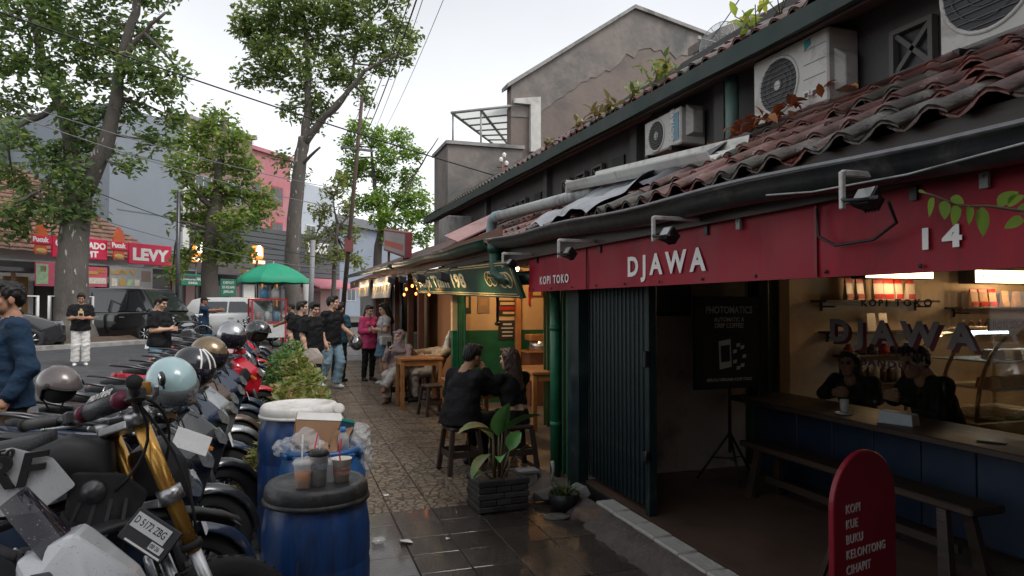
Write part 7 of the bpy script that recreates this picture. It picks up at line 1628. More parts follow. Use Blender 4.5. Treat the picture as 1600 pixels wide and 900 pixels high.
# --- woman leaning back over the table end
ps = sit(-.55, .50, .5, .40, .1); ps.update(head=(0, -.42, 1.02), elR=(.3, .0, .85), wrR=(.22, .24, .86), elL=(-.25, .02, .78), wrL=(-.1, .22, .80))
t, HM = person((2.36, 11.75, 0), pi/2+.35, 'seated woman in beige top leaning back with her face up', SK2, C_beige, C_lgry, S_blk, ps, 1.6, hair='long', hairm=M_hairg, female=True, sleeve='long', loose=.02, look=(.85, 0, 0))
mb = sdf_mb([('c', (0, 0, 0), (.03, 0, .2), .06, .035, 0), ('c', (.03, 0, .2), (.07, 0, .34), .035, .012, 0), ('e', (0, 0, -.03), (.09, .06, .06), None, 0)], .01, .03); o = mb.build('cloth_bag', C_wht, M=TR(tuple(AX(697, 546, 2.60)))); tag(o, 'white cloth bag tied to a point beside the leaning woman', 'bag')
# --- man in black seated by the planter
ps = sit(.22, .50, .50, .42, .13); ps.update(head=(0, .2, 1.13), elR=(.24, .30, .80), wrR=(.07, .30, 1.0), elL=(-.26, .12, .72), wrL=(-.17, .40, .58), anL=(-.15, .30, .085), anR=(.15, .38, .085))
t, HM = person((1.60, 6.62, 0), -1.0, 'man in a black jacket seated on a stool with his chin on his hand', SK1, C_blk, C_dk, S_blk, ps, 1.68, sleeve='long', loose=.045, look=(-.2, 0, 0), hemdrop=.06, res=.010, curl=(.4, 1.0))
# --- woman in black seated with her back turned
ps = sit(.12, .50, .50, .42, .11); ps.update(elR=(.24, .2, .82), wrR=(.1, .42, .85), elL=(-.24, .2, .82), wrL=(-.1, .42, .86))
t, HM = person((2.16, 6.55, 0), .35, 'woman in a cropped black top seated with her back turned and long dark hair', SK2, C_blk, C_blk, S_blk, ps, 1.62, hair='long', hairm=M_hairg, female=True, sleeve='long', crop=True, look=(-.1, 0, .3), res=.010)
# --- two people inside behind the window
ps = sit(.35, .52, .52, .38, .1); ps.update(elR=(.25, .25, .80), wrR=(.05, .42, .84), elL=(-.25, .25, .80), wrL=(-.05, .42, .84), head=(0, .26, 1.1))
person((5.0, 5.0, .06), pi/2+.4, 'dim figure with long hair leaning on the counter behind the window', SK1, C_dk, C_dk, S_blk, ps, 1.62, hair='long', female=True, sleeve='long')
person((4.95, 4.1, .06), pi/2-.2, 'dim broad shouldered figure behind the window beside the long haired one', SK1, C_blk, C_dk, S_blk, ps, 1.74, sleeve='long', loose=.03, look=(-.2, 0, 0))
for y, lb in ((5.0, 'stool under the long haired figure inside the shop'), (4.1, 'stool under the broad figure inside the shop')): stool((5.0, y, .12), lb, 0, .42)
# ================================================================ far side of the street: buildings
def fa(px, py, s): p = AN(px, py, s); return p.x*FE.x+p.y*FE.y, p.z
def FM(a, s, z=.45):       # frame: local x along the far street, local y away from us
 M = Matrix.Identity(4)
 for i in range(3): M[i][0] = FE[i]; M[i][1] = FN[i]
 q = FE*a+FN*s; M[0][3], M[1][3], M[2][3] = q.x, q.y, z
 return M
def fbuild(name, px0, px1, s, depth, ytop, label, m, cat='building'):
 a0 = fa(px0, 475, s)[0]; a1 = fa(px1, 475, s)[0]; z1 = fa((px0+px1)/2, ytop, s)[1]
 t = empty(name, label=label, cat=cat, M=FM((a0+a1)/2, s)); w_ = a1-a0; h = z1-.45
 mb = MB(); mb.box((0, depth/2, h/2), (w_, depth, h)); mb.build('wall', m, t)
 return t, w_, h
def fwin(t, x, z, w_, h, glassm, framem, bars=1):
 mb = MB(); mb.box((x, -.03, z), (w_, .04, h)); f = mb.build('window', framem, t)
 for i in range(bars+1):
  ww = (w_-.08*(bars+2))/(bars+1)
  mb = MB(); mb.box((x-w_/2+.08+ww/2+i*(ww+.08), -.055, z), (ww, .02, h-.16)); mb.build('pane', glassm, f)
M_wgl = mat('window glass dark', (.06, .07, .08), .1, spec=.6); M_wfr = mat('window frame pale', (.5, .5, .49), .6)
M_gw = mat('blue grey render', (.2, .225, .255), .85, var=.12, vs=.4, bump=.2, bs=6, dirt=(.19, .21, .24), da=.4, ds=.35)
M_pk2 = mat('pink render', (.4, .15, .17), .8, var=.12, vs=.5, dirt=(.4, .26, .26), da=.45, ds=.6); M_dkg = mat('dark grey cladding', (.085, .088, .095), .7, var=.15, vs=.6); M_bw = mat('brown render', (.22, .15, .13), .85, var=.15, vs=.5)
M_wh2 = mat('white render', (.58, .57, .55), .8, var=.08, vs=.6, dirt=(.42, .41, .39), da=.35, ds=.8); M_yel = mat('ochre paint', (.5, .3, .07), .7); M_awn = mat('pink awning', (.45, .16, .19), .7, var=.12); M_sal = mat('salmon wall', (.35, .22, .2), .8, var=.12)
# tall blue grey block
t, w_, h = fbuild('grey_building', 168, 292, 33, 9, 178, 'tall plain blue grey building wall behind the first tree', M_gw)
mb = MB(); mb.box((w_/2-.25, -.06, h/2), (.5, .12, h+.3)); mb.build('corner_strip', M_wh2, t)
mb = MB(); mb.box((w_/2+.9, .4, h*.52), (1.2, .9, .25)); mb.build('ledge', M_wh2, t)
for i in range(4):
 mb = MB(); mb.box((w_/2+.75, 1.0, 2+i*3.0), (1.4, .8, 1.7)); f = mb.build('window', M_wfr, t)
 mb = MB(); mb.box((w_/2+.75, .58, 2+i*3.0), (1.1, .05, 1.4)); mb.build('pane', M_wgl, f)
mb = MB(); mb.box((-.1, -.04, 1.9), (1.6, .08, 2.0)); mb.build('lower_panel', mat('grey panel', (.2, .23, .25), .6), t)
for i in range(3):
 mb = MB(); mb.box((0, -.015, 3.2+i*3.2), (w_-1, .03, .06)); mb.build('render_joint', mat('joint line', (.18, .2, .23), .9), t)
# low house with terracotta roof on the left
aL = fa(-180, 475, 29)[0]; aR = fa(200, 475, 29)[0]
t = empty('tiled_house', label='low house with a brown terracotta tiled roof at the far left', cat='house', M=FM((aL+aR)/2, 28)); W = aR-aL
mb = MB(); mb.box((0, 3.5, 1.7), (W, 7, 3.4)); mb.build('wall', M_wh2, t)
zr0, zr1 = 3.3, 7.4
M_rt = mat('far terracotta', (.19, .1, .075), .8, var=.5, vs=5, bump=.5, bs=6, dirt=(.1, .065, .05), da=.5, ds=1.2)
mb = MB()
nr = 30
rr = []
for i in range(nr+1):
 u = i/nr; x = -W/2-.6+(W+1.2)*u
 rid = min(1.0, max(0.03, (W/2+.6-x)/4.2)); rr.append([(x, -.9, zr0+.03*(i % 2)), (x, -.9+4.4*rid, zr0+(zr1-zr0)*rid+.03*(i % 2)), (x, 7.9, zr0+.03*(i % 2))])
mb.loft(rr, 0, False, False, closed=False); rf = mb.build('roof', M_rt, t)
for k in range(20):
 mb = MB(); v = (k+.5)/20; pts = []
 x_end = W/2+.6-4.2*v
 mb.tube([(-W/2-.6, -.9+4.4*v, zr0+(zr1-zr0)*v+.05), (x_end, -.9+4.4*v, zr0+(zr1-zr0)*v+.03)], .045, 5); mb.build('tile_course', M_rt, rf)
mb = MB(); mb.box((0, -1.6, 2.62), (W+.8, 2.6, .07), rx=R(-7)); mb.build('canopy_sheet', mat('old sheet', (.16, .165, .17), .7, var=.3, vs=1.2, dirt=(.08, .075, .07), da=.5, ds=1), t)
mb = MB(); mb.box((0, -2.85, 2.45), (W+.8, .05, .14)); mb.build('canopy_fascia', M_steel, t)
for x in (-W*.3, -.05*W, W*.2, W*.42):
 mb = MB(); mb.box((x, -2.6, 1.2), (.1, .1, 2.4)); mb.build('canopy_post', M_brownp, t)
for x, m in ((W*.05, mat('dark recess', (.03, .028, .028), .8)), (W*.33, MATS['dark recess'])):
 mb = MB(); mb.box((x, -.05, 1.1), (W*.18, .1, 2.1)); mb.build('shop_opening', m, t)
mb = MB(); mb.box((-W*.12, -.1, 1.2), (.9, .12, 2.2)); mb.build('timber_door', mat('ochre timber', (.3, .15, .04), .6), t)
# shop under canopy: posters
def fsign(name, px0, px1, y0, y1, s, label, m, lines, lm=M_letter, thick=.12, cat='sign', bold=.05, lsx=1.0):
 a0 = fa(px0, 475, s)[0]; a1 = fa(px1, 475, s)[0]; pm = (px0+px1)/2; zt = fa(pm, y0, s)[1]; zb = fa(pm, y1, s)[1]
 t = empty(name, label=label, cat=cat, M=FM((a0+a1)/2, s, zb)); w_, h = a1-a0, zt-zb
 mb = MB(); mb.box((0, 0, h/2), (w_, thick, h), ch=.015); b_ = mb.build('panel', m, t)
 for (tx, cx, cz, hh, ww) in lines:
  o = text('lettering', tx, hh*h/.72, lm, b_, frame((cx*w_, -thick/2-.006, cz*h), (1, 0, 0), (0, 0, 1)), bold=bold, ext=.004, align='LEFT')
  xx = [v.co.x for v in o.data.vertices]; k = ww*w_/(max(xx)-min(xx)); o.data.transform(Matrix.Diagonal((k, 1, 1, 1)) @ Matrix.Translation((-min(xx), 0, 0)))
 return t, w_, h
M_rs = mat('magenta red sign', (.55, .012, .06), .45, var=.06)
fsign('shop_sign', 79, 165, 371, 404, 25.6, 'red sign with white lettering partly hidden by the big tree trunk', M_rs, [('GADO-GADO', -.46, .52, .30, .92), ('CIHAPIT', -.3, .12, .28, .62)])
fsign('shop_sign', 199, 266, 382, 414, 25.6, 'red sign with large white four letter name right of the tree', M_rs, [('LEVY', -.42, .22, .55, .84)])
def bottle_sign(px, py0, py1, s, label):
 a, zb = fa(px, py1, s); zt = fa(px, py0, s)[1]; h = zt-zb; t = empty('bottle_sign', label=label, cat='sign', group='bottle shaped signs on the canopy', M=FM(a, s, zb))
 mb = MB(); mb.prism([(-.17*h, 0), (.17*h, 0), (.2*h, .1*h), (.16*h, .3*h), (.2*h, .5*h), (.19*h, .7*h), (.12*h, .85*h), (.06*h, .92*h), (.06*h, h), (-.06*h, h), (-.06*h, .92*h), (-.12*h, .85*h), (-.19*h, .7*h), (-.2*h, .5*h), (-.16*h, .3*h), (-.2*h, .1*h)], .06, M=frame((0, 0, 0), (1, 0, 0), (0, 0, 1))); mb.build('bottle', mat('bottle orange red', (.5, .09, .02), .4, var=.2, vs=3), t)
 mb = MB(); mb.box((0, -.085, .42*h), (.62*h, .05, .26*h), ch=.02); b_ = mb.build('label_plate', M_rs, t)
 o = text('lettering', 'Pucuk', .2*h, M_letter, b_, frame((-.28*h, -.115, .37*h), (1, 0, 0), (0, 0, 1)), sx=.95, bold=.05, ext=.003)
 mb = MB(); mb.ell((0, -.07, .1*h), (.17*h, .03, .08*h), 12, 7); mb.build('drink_picture', mat('tea cup tan', (.5, .32, .12), .5), t)
bottle_sign(62, 345, 397, 25.4, 'bottle shaped drink sign left of the red sign and tree'); bottle_sign(184, 355, 406, 25.4, 'bottle shaped drink sign between the tree and the name sign')
def fposter(px0, px1, y0, y1, s, base, cells, label, txt=None):
 a0 = fa(px0, 475, s)[0]; a1 = fa(px1, 475, s)[0]; pm = (px0+px1)/2; zt = fa(pm, y0, s)[1]; zb = fa(pm, y1, s)[1]; w_, h = a1-a0, zt-zb
 t = empty('food_banner', label=label, cat='banner', M=FM((a0+a1)/2, s, zb))
 mb = MB(); mb.box((0, 0, h/2), (w_, .05, h)); b_ = mb.build('sheet', base, t)
 for (x, z, cw_, ch_, m) in cells:
  mb = MB(); mb.box((x*w_, -.032, z*h), (cw_*w_, .012, ch_*h)); mb.build('print_block', m, t)
 for (tx, cx, cz, hh, ww, lm) in (txt or []):
  o = text('lettering', tx, hh*h/.72, lm, b_, frame((cx*w_, -.042, cz*h), (1, 0, 0), (0, 0, 1)), bold=.04, ext=.003); xx = [v.co.x for v in o.data.vertices]; o.data.transform(Matrix.Diagonal((ww*w_/(max(xx)-min(xx)), 1, 1, 1)) @ Matrix.Translation((-min(xx), 0, 0)))
Mp1, Mp2, Mp3, Mp4 = mat('print green', (.3, .42, .25), .6, var=.4, vs=6), mat('print cream', (.55, .5, .42), .6, var=.3, vs=8), mat('print pink', (.5, .08, .13), .6), mat('print ochre', (.45, .25, .06), .6)
fposter(54, 98, 410, 447, 24.8, Mp3, [(-.28, .5, .42, .85, Mp1), (-.25, .72, .2, .25, M_rs), (.3, .3, .3, .35, Mp2)], 'pink banner with green food pictures left of the tree trunk')
fposter(133, 166, 417, 448, 24.8, Mp3, [(0, .3, .9, .3, Mp2), (-.2, .7, .5, .15, Mp4)], 'pink banner with pale strip right of the tree trunk', [('GADO', .0, .72, .2, .4, Mp4)])
fposter(170, 237, 418, 452, 24.8, mat('grey banner', (.27, .27, .26), .6), [(-.4, .3, .12, .35, Mp2), (-.22, .3, .12, .3, Mp4), (-.05, .3, .13, .3, Mp1), (.12, .3, .12, .3, Mp2), (.34, .62, .22, .5, M_bw)], 'grey food banner with gold name under the canopy', [('LEVY', -.48, .68, .2, .6, Mp4)])
# white gate rails
t = empty('gate_rails', label='white tubular gate rails by the trunk of the big tree', cat='gate', M=FM(fa(75, 475, 21.6)[0], 21.6, .45))
for i in range(3):
 x = -.9+i*.95; mb = MB(); mb.tube([(x, 0, 0), (x, 0, 1.45), (x+.55, 0, 1.45), (x+.55, 0, 0)], .06, 6); mb.build('rail', M_wh2, t)
# brown, pink, dark buildings
t, w_, h = fbuild('brown_building', 286, 392, 36, 8, 200, 'brown flat block between grey and pink buildings', M_bw)
for i in range(3):
 for j in range(2): fwin(t, -w_*.25+j*w_*.45, 3+i*3.1, 1.5, 1.6, M_wgl, M_wfr)
mb = MB(); mb.box((0, 3.9, h+.1), (w_+.4, 8.4, .25)); mb.build('parapet', M_conc, t)
t, w_, h = fbuild('pink_building', 372, 452, 37, 8, 238, 'pink rendered building with red trimmed windows behind trees', M_pk2)
for i in range(3):
 for j in range(2): fwin(t, -w_*.22+j*w_*.44, 4.2+i*2.9, 1.4, 1.5, M_wgl, mat('red frame', (.4, .03, .04), .5))
mb = MB(); mb.box((0, 3.9, h+.1), (w_+.3, 8.3, .3)); mb.build('parapet', M_pk2, t)
mb = MB(); mb.box((-w_*.3, -.5, 4.0), (w_*.35, 1.0, .2)); mb.build('balcony', M_pk2, t)
t, w_, h = fbuild('dark_shop', 372, 530, 31, 6, 362, 'dark grey clad shop building with white rooftop letters', M_dkg)
for i in range(9):
 mb = MB(); mb.box((0, -.03, 3.3+i*.35), (w_-.1, .06, .30), ch=.01); mb.build('cladding_board', M_dkg, t)
mb = MB(); mb.box((-w_*.28, -.3, 2.95), (w_*.42, .5, .75)); mb.build('ochre_fascia', M_yel, t)
mb = MB(); mb.box((-w_*.36, -.62, 2.95), (w_*.22, .1, .6)); mb.build('pale_fascia', M_wh2, t)
mb = MB(); mb.hull([(w_*.05, -1.8, 2.3), (w_*.5, -1.8, 2.3), (w_*.05, -1.8, 2.42), (w_*.5, -1.8, 2.42), (w_*.05, 0, 3.1), (w_*.5, 0, 3.1), (w_*.05, 0, 2.95), (w_*.5, 0, 2.95)]); mb.build('awning', M_awn, t)
mb = MB(); mb.box((w_*.27, -.06, 1.2), (w_*.44, .1, 2.4)); mb.build('salmon_front', M_sal, t)
mb = MB(); mb.box((w_*.2, -.13, 1.1), (1.3, .06, 2.1)); mb.build('door', mat('maroon door', (.1, .04, .04), .6), t)
for x in (-.42, -.3, -.16): mb = MB(); mb.box((x*w_, -.1, 1.3), (1.2, .14, 2.3)); mb.build('shopfront_panel', M_wgl if x > -.4 else M_wh2, t)
for x in (-.23, -.36): mb = MB(); mb.box((x*w_, -.5, 1.3), (.14, .14, 2.6)); mb.build('orange_column', mat('orange paint', (.55, .2, .03), .5), t)
for x in (.02, -.1): mb = MB(); mb.tube([(x*w_, -.9, 0), (x*w_, -.9, 2.6)], .26, 12); mb.build('white_column', M_wh2, t)
text('roof_lettering', 'POSZ', 1.0, M_letter, t, frame((w_*.12, -.14, 5.0), (1, 0, 0), (0, 0, 1)), sx=1.0, bold=.05, ext=.03)
t, w_, h = fbuild('pale_building', 462, 522, 37, 7, 290, 'pale blue grey upper building with a dark balcony', mat('pale blue render', (.4, .43, .47), .8, var=.1, vs=.6))
fwin(t, -w_*.15, 7.0, 1.4, 2.2, M_wgl, M_wh2, 1); fwin(t, w_*.25, 7.0, 1.2, 2.2, M_wgl, M_wh2, 1)
mb = MB(); mb.box((0, -.6, 5.6), (w_, .1, 1.3)); mb.build('balcony_rail', M_dkg, t)
t, w_, h = fbuild('blue_house', 520, 640, 40, 7, 360, 'low blue grey house at the end of the street behind the trees', mat('dull blue render', (.2, .23, .28), .8, var=.15, vs=.6))
mb = MB(); mb.hull([(-w_/2-.4, -.5, h), (w_/2+.4, -.5, h), (-w_/2-.4, 7.5, h), (w_/2+.4, 7.5, h), (-w_/4, 3.5, h+1.8), (w_/4, 3.5, h+1.8)]); mb.build('roof', M_dkg, t)
fwin(t, -w_*.3, 2.2, 1.6, 1.4, M_wgl, M_wfr); fwin(t, w_*.1, 2.2, 1.6, 1.4, M_wgl, M_wfr)
# middle low shops between grey block and dark shop
t, w_, h = fbuild('low_shops', 262, 376, 29.5, 4, 405, 'row of low dark shop fronts behind the parked white car', mat('dim shopfront', (.12, .11, .11), .8, var=.3, vs=1))
for i in range(5): mb = MB(); mb.box((-w_*.42+i*w_*.2, -.05, 1.2), (w_*.15, .1, 2.1)); mb.build('shopfront_panel', (M_wgl, M_sal, MATS['dark recess'])[i % 3], t)
mb = MB(); mb.box((0, -.9, 2.75), (w_, 1.8, .1), rx=R(-8)); mb.build('canopy', M_steel, t)
gsg = mat('green banner', (.02, .17, .10), .6, var=.1);
fsign('green_banner', 282, 318, 428, 446, 26.8, 'green shop banner left of the second tree trunk', gsg, [('WARUNG NASI', -.44, .45, .26, .85), ('SUNDA', -.2, .12, .2, .4)], thick=.05, bold=.02)
fsign('green_banner', 344, 368, 436, 463, 26.8, 'tall green banner with lines of white print right of the second tree', gsg, [('DEPOT', -.35, .72, .14, .7), ('ES KELAPA', -.4, .46, .14, .8), ('JERUK', -.35, .2, .14, .7)], thick=.05, bold=.02)
# lit orange signs
M_lit = mat('lit orange plastic', (.9, .3, .05), .4, emit=(1, .27, .03), es=.7); M_litw = mat('lit white plastic', (1, .9, .75), .4, emit=(1, .9, .7), es=1.6)
for px, py, w2, lb in ((402, 398, .62, 'lit orange box sign with a white figure beside the dark shop'), (309, 393, .55, 'lit sign with a white figure half hidden by the second tree')):
 a, z = fa(px, py, 27.0); t = empty('lit_sign', label=lb, cat='sign', M=FM(a, 27.0, z))
 mb = MB(); mb.box((0, 0, .12), (w2*1.5, .25, w2*1.25), ch=.12); mb.build('case', M_lit, t)
 mb = MB(); mb.prism([(-.28, -.16), (.28, -.16), (.2, .25), (.1, .42), (-.1, .42), (-.2, .25)], .02, M=frame((0, -.13, .1), (1, 0, 0), (0, 0, 1))); mb.build('white_figure', M_litw, t)
 mb = MB(); mb.box((0, 0, -.42), (w2*1.8, .25, .22), ch=.05); mb.build('name_strip', M_lit, t)
 mb = MB(); mb.box((0, -.13, -.42), (w2*1.5, .02, .13)); mb.build('name_print', M_litw, t)
 mb = MB(); mb.tube([(0, .1, -.5), (0, .1, -z+.45)], .06, 6); mb.build('post', M_steel, t)
# ================================================================ vehicles
def car(name, M, L, Wd, H, paint, label, van=False):
 t = empty(name, label=label, cat='car', M=M)
 hb = .62*H if not van else .55*H; g = .2
 fx = L/2;
 lo = [(fx, .30*Wd, .38), (fx-.05, .44*Wd, .42), (fx, .3*Wd, .72), (fx-.12, .46*Wd, .8), (fx-.9 if not van else fx-.5, .47*Wd, hb+.02), (-fx, .42*Wd, hb), (-fx, .42*Wd, .4), (-fx+.2, .48*Wd, .5), (fx-.6, .5*Wd, .6), (-fx+.1, .49*Wd, hb-.1), (fx-.3, .46*Wd, g), (-fx+.2, .46*Wd, g), (fx-1.0, .49*Wd, hb-.1)]
 mb = MB(); mb.hull(lo, .05, mirror=True, smooth=True); mb.build('body', paint, t)
 c0 = fx-(1.0 if not van else .55); c1 = fx-(1.75 if not van else 1.25)
 up2 = [(c0, .45*Wd, hb-.03), (c1, .38*Wd, H-.05), (c1-.4, .36*Wd, H), (-fx+.7, .37*Wd, H-.02), (-fx+(.35 if not van else .15), .37*Wd, H-.1), (-fx+.02, .44*Wd, hb)]
 mb = MB(); mb.hull(up2, .05, mirror=True, smooth=True); mb.build('cabin', paint, t)
 gl_ = mat('car glass', (.02, .024, .026), .06, spec=.7, coat=.5)
 def sidey(x, z): return (.45+(.375-.45)*(z-hb)/(H-hb))*Wd+.012
 wz0, wz1 = hb+.05, H-.16
 for s in (-1, 1):
  segs = ((c1+.28-(.0), c1-.75), (c1-.82, c1-1.85), (c1-1.92, -fx+.5)) if not van else ((c1+.35, c1-.45), (c1-.55, c1-2.0), (c1-2.1, -fx+.35))
  for k, (xa, xb) in enumerate(segs):
   if xa-xb < .2: continue
   xa2 = xa-(.45 if k == 0 else 0); xb2 = xb+(.25 if k == 2 and not van else 0)
   P_ = [(xa, s*sidey(0, wz0), wz0), (xb, s*sidey(0, wz0), wz0), (xb2, s*sidey(0, wz1), wz1), (xa2, s*sidey(0, wz1), wz1)]
   mb = MB(); mb.loft([P_, [(p[0], p[1]-s*.02, p[2]) for p in P_]], 0, False); mb.build('side_window', gl_, t)
  mb = MB(); mb.hull([(c0-.35, s*.52*Wd, hb+.05), (c0-.5, s*.52*Wd, hb+.05), (c0-.35, s*.6*Wd, hb+.02), (c0-.5, s*.62*Wd, hb+.04), (c0-.4, s*.6*Wd, hb+.2), (c0-.5, s*.6*Wd, hb+.2), (c0-.4, s*.52*Wd, hb+.12)], .02); mb.build('wing_mirror', paint, t)
  for x in (c1-.72, c1-1.75):
   mb = MB(); mb.box((x+.12, s*.497*Wd, hb-.16), (.2, .03, .03), ch=.008); mb.build('door_handle', M_alu, t)
  mb = MB(); mb.hull([(fx-.02, s*.28*Wd, .74), (fx-.05, s*.42*Wd, .74), (fx-.35, s*.475*Wd, .86), (fx-.1, s*.3*Wd, .88), (fx-.2, s*.46*Wd, .74)], .015, M=Matrix.Translation((.03, s*.01, 0))); mb.build('headlamp', M_lens, t)
  mb = MB(); mb.hull([(-fx, s*.3*Wd, hb-.12), (-fx, s*.42*Wd, hb-.12), (-fx, s*.42*Wd, hb+.15), (-fx+.2, s*.47*Wd, hb-.1), (-fx+.15, s*.45*Wd, hb+.12)], .01, M=Matrix.Translation((-.03, s*.012, 0))); mb.build('tail_lamp', M_redl, t)
  for x in (fx-.85, -fx+.85):
   mb = MB(); mb.lathe([(0, 0), (.39, 0), (.39, .03), (0, .03)], 26, M=Matrix.Translation((x, s*.495*Wd, .36)) @ rotm(s*pi/2, 0, 0)); mb.build('wheel_arch', M_black, t)
   T = Matrix.Translation((x, s*.46*Wd, .33)) @ rotm(-s*pi/2, 0, 0)
   mb = MB(); mb.lathe([(.2, -.1), (.3, -.1), (.33, -.06), (.33, .06), (.31, .1), (.22, .1), (.2, .06)], 28, M=T); wl = mb.build('wheel', M_rubber, t)
   mb = MB(); mb.lathe([(0, .06), (.2, .05), (.22, .095)], 24, M=T)
   for q in range(7): a = q*2*pi/7; mb.tube([(.03*math.cos(a), .03*math.sin(a), .085), (.21*math.cos(a), .21*math.sin(a), .09)], .022, 5, M=T)
   mb.build('rim', M_alu, wl)
 P_ = [(c0+.0, -.40*Wd, hb+.04), (c0+.0, .40*Wd, hb+.04), (c1+.05, .345*Wd, H-.09), (c1+.05, -.345*Wd, H-.09)]
 mb = MB(); n = Vector((H-hb, 0, c0-c1)).normalized()*.035; mb.loft([[tuple(Vector(p)+n) for p in P_], [tuple(Vector(p)-n) for p in P_]], 0, False); mb.build('windscreen', gl_, t)
 mb = MB(); mb.box((fx+.005, 0, .62), (.03, .5*Wd, .2), ch=.01); mb.build('grille', M_black, t)
 mb = MB(); mb.box((fx+.02, 0, .45), (.03, .42, .12), ch=.004); mb.build('number_plate', M_black, t)
 mb = MB(); mb.hull([(fx+.03, .4*Wd, .25), (fx+.03, .4*Wd, .5), (fx-.4, .48*Wd, .25), (fx-.4, .48*Wd, .5)], .03, mirror=True); mb.build('bumper', paint, t)
 return t
M_vanb = mat('gloss black paint', (.012, .012, .014), .12, coat=1.0, var=.1); M_suv = mat('pearl white paint', (.58, .58, .57), .2, coat=.8, var=.04)
p = D(214, 533, 24.2); hv = math.atan2(-.55, .84)
car('parked_van', TR((p.x-.35, p.y+.4, .30), rz=hv), 4.9, 1.85, 1.92, M_vanb, 'gloss black van parked beside the big tree', van=True)
p = D(385, 528, 26); car('parked_car', TR((p.x, p.y, .30), rz=math.atan2(-.35, .93)), 4.3, 1.75, 1.6, M_suv, 'white car parked behind the second tree trunk')
p = D(40, 515, 20); car('parked_car', TR((p.x-1.2, p.y, .28), rz=.3), 4.2, 1.75, 1.7, mat('dull black paint', (.02, .02, .022), .3, coat=.4), 'dark car behind the man in blue at the left edge')
# ================================================================ umbrella, cart, bucket
p = D(427, 430, 24); t = empty('street_umbrella', label='large round green umbrella over the vendor cart', cat='umbrella', M=TR((p.x, p.y, gz(p.x, p.y))))
M_umb = mat('green umbrella cloth', (.015, .25, .14), .6, var=.1, vs=3); zt = 2.98
n = 10
for k in range(n):
 a0, a1 = 2*pi*k/n, 2*pi*(k+1)/n; rings = []
 for i in range(8):
  v = i/7; r_ = 1.2*v; z = zt-.55*v**1.8; rings.append([(r_*math.cos(a0+(a1-a0)*j/4)*(1-.03*math.sin(pi*j/4)), r_*math.sin(a0+(a1-a0)*j/4)*(1-.03*math.sin(pi*j/4)), z-.02*math.sin(pi*j/4)*v) for j in range(5)])
 rings.append([(q[0]*1.0, q[1]*1.0, q[2]-.14) for q in rings[-1]])
 mb = MB(); mb.loft(rings, 0, True, False, closed=False); mb.build('canopy_panel', M_umb, t)
 mb = MB(); mb.tube([(0, 0, zt-.06), (1.18*math.cos(a0), 1.18*math.sin(a0), zt-.58)], .008, 4); mb.build('rib', M_alu, t)
mb = MB(); mb.tube([(0, 0, 0), (0, 0, zt+.06)], .025, 8); mb.build('pole', M_alu, t)
p = D(417, 520, 23.4); t = empty('vendor_cart', label='red framed vendor cart with glass box under the umbrella', cat='cart', M=TR((p.x, p.y, gz(p.x, p.y)), rz=.25)); M_rf = mat('red frame paint', (.4, .02, .03), .5)
mb = MB(); mb.box((0, 0, .62), (1.1, .6, .5), ch=.02); mb.build('base', mat('cart white', (.5, .5, .5), .5), t)
for a in (-1, 1):
 for b in (-1, 1): mb = MB(); mb.box((a*.55, b*.3, .95), (.05, .05, 1.5)); mb.build('post', M_rf, t)
for z in (.9, 1.68):
 for b in (-1, 1): mb = MB(); mb.box((0, b*.3, z), (1.14, .05, .05)); mb.build('rail', M_rf, t)
mb = MB(); mb.box((0, 0, 1.28), (1.04, .56, .7)); mb.build('glass_box', glass('cart glass', (.85, .88, .88), .03, .5), t)
for i, c in enumerate(((.5, .3, .3), (.6, .58, .55), (.2, .35, .5))): mb = MB(); mb.lathe([(0, 0), (.1, 0), (.1, .3), (.05, .36), (0, .36)], 12, M=Matrix.Translation((-.3+.3*i, 0, .92))); mb.build('jar', mat('cart jar %d' % i, c, .4), t)
for s in (-1, 1):
 mb = MB(); mb.lathe([(.2, -.03), (.26, -.03), (.26, .03), (.2, .03)], 20, M=Matrix.Translation((s*.4, .33, .26)) @ RY()); mb.build('wheel', M_rubber, t)
for x, z, m, lb in ((-.1, 1.72, mat('blue jug', (.1, .3, .5), .4), 'blue jug on top of the vendor cart'), (.25, 1.72, M_wh2, 'white bag on top of the vendor cart')):
 mb = MB(); mb.lathe([(0, 0), (.13, 0), (.14, .25), (.06, .36), (.05, .4), (0, .4)], 12); tag(mb.build('cart_jug', m, M=TR((p.x+x, p.y, gz(p.x, p.y)+z-.005))), lb, 'jug')
p = D(316, 560, 19.5); t = empty('blue_bucket', (p.x, p.y, gz(p.x, p.y)), label='blue plastic bucket at the feet of the vendor in a cap', cat='bucket'); mb = MB(); mb.lathe([(0, 0), (.24, 0), (.3, .55), (.32, .55), (.31, .58), (.28, .58), (.22, .04), (0, .04)], 20); mb.build('bucket', mat('bucket blue', (.05, .22, .38), .4), t)
mb = MB(); mb.tube([(.3*math.cos(a), .02, .56+.3*math.sin(a)) for a in rng(0, pi, .3)], .008, 5); mb.build('handle', M_alu, t)
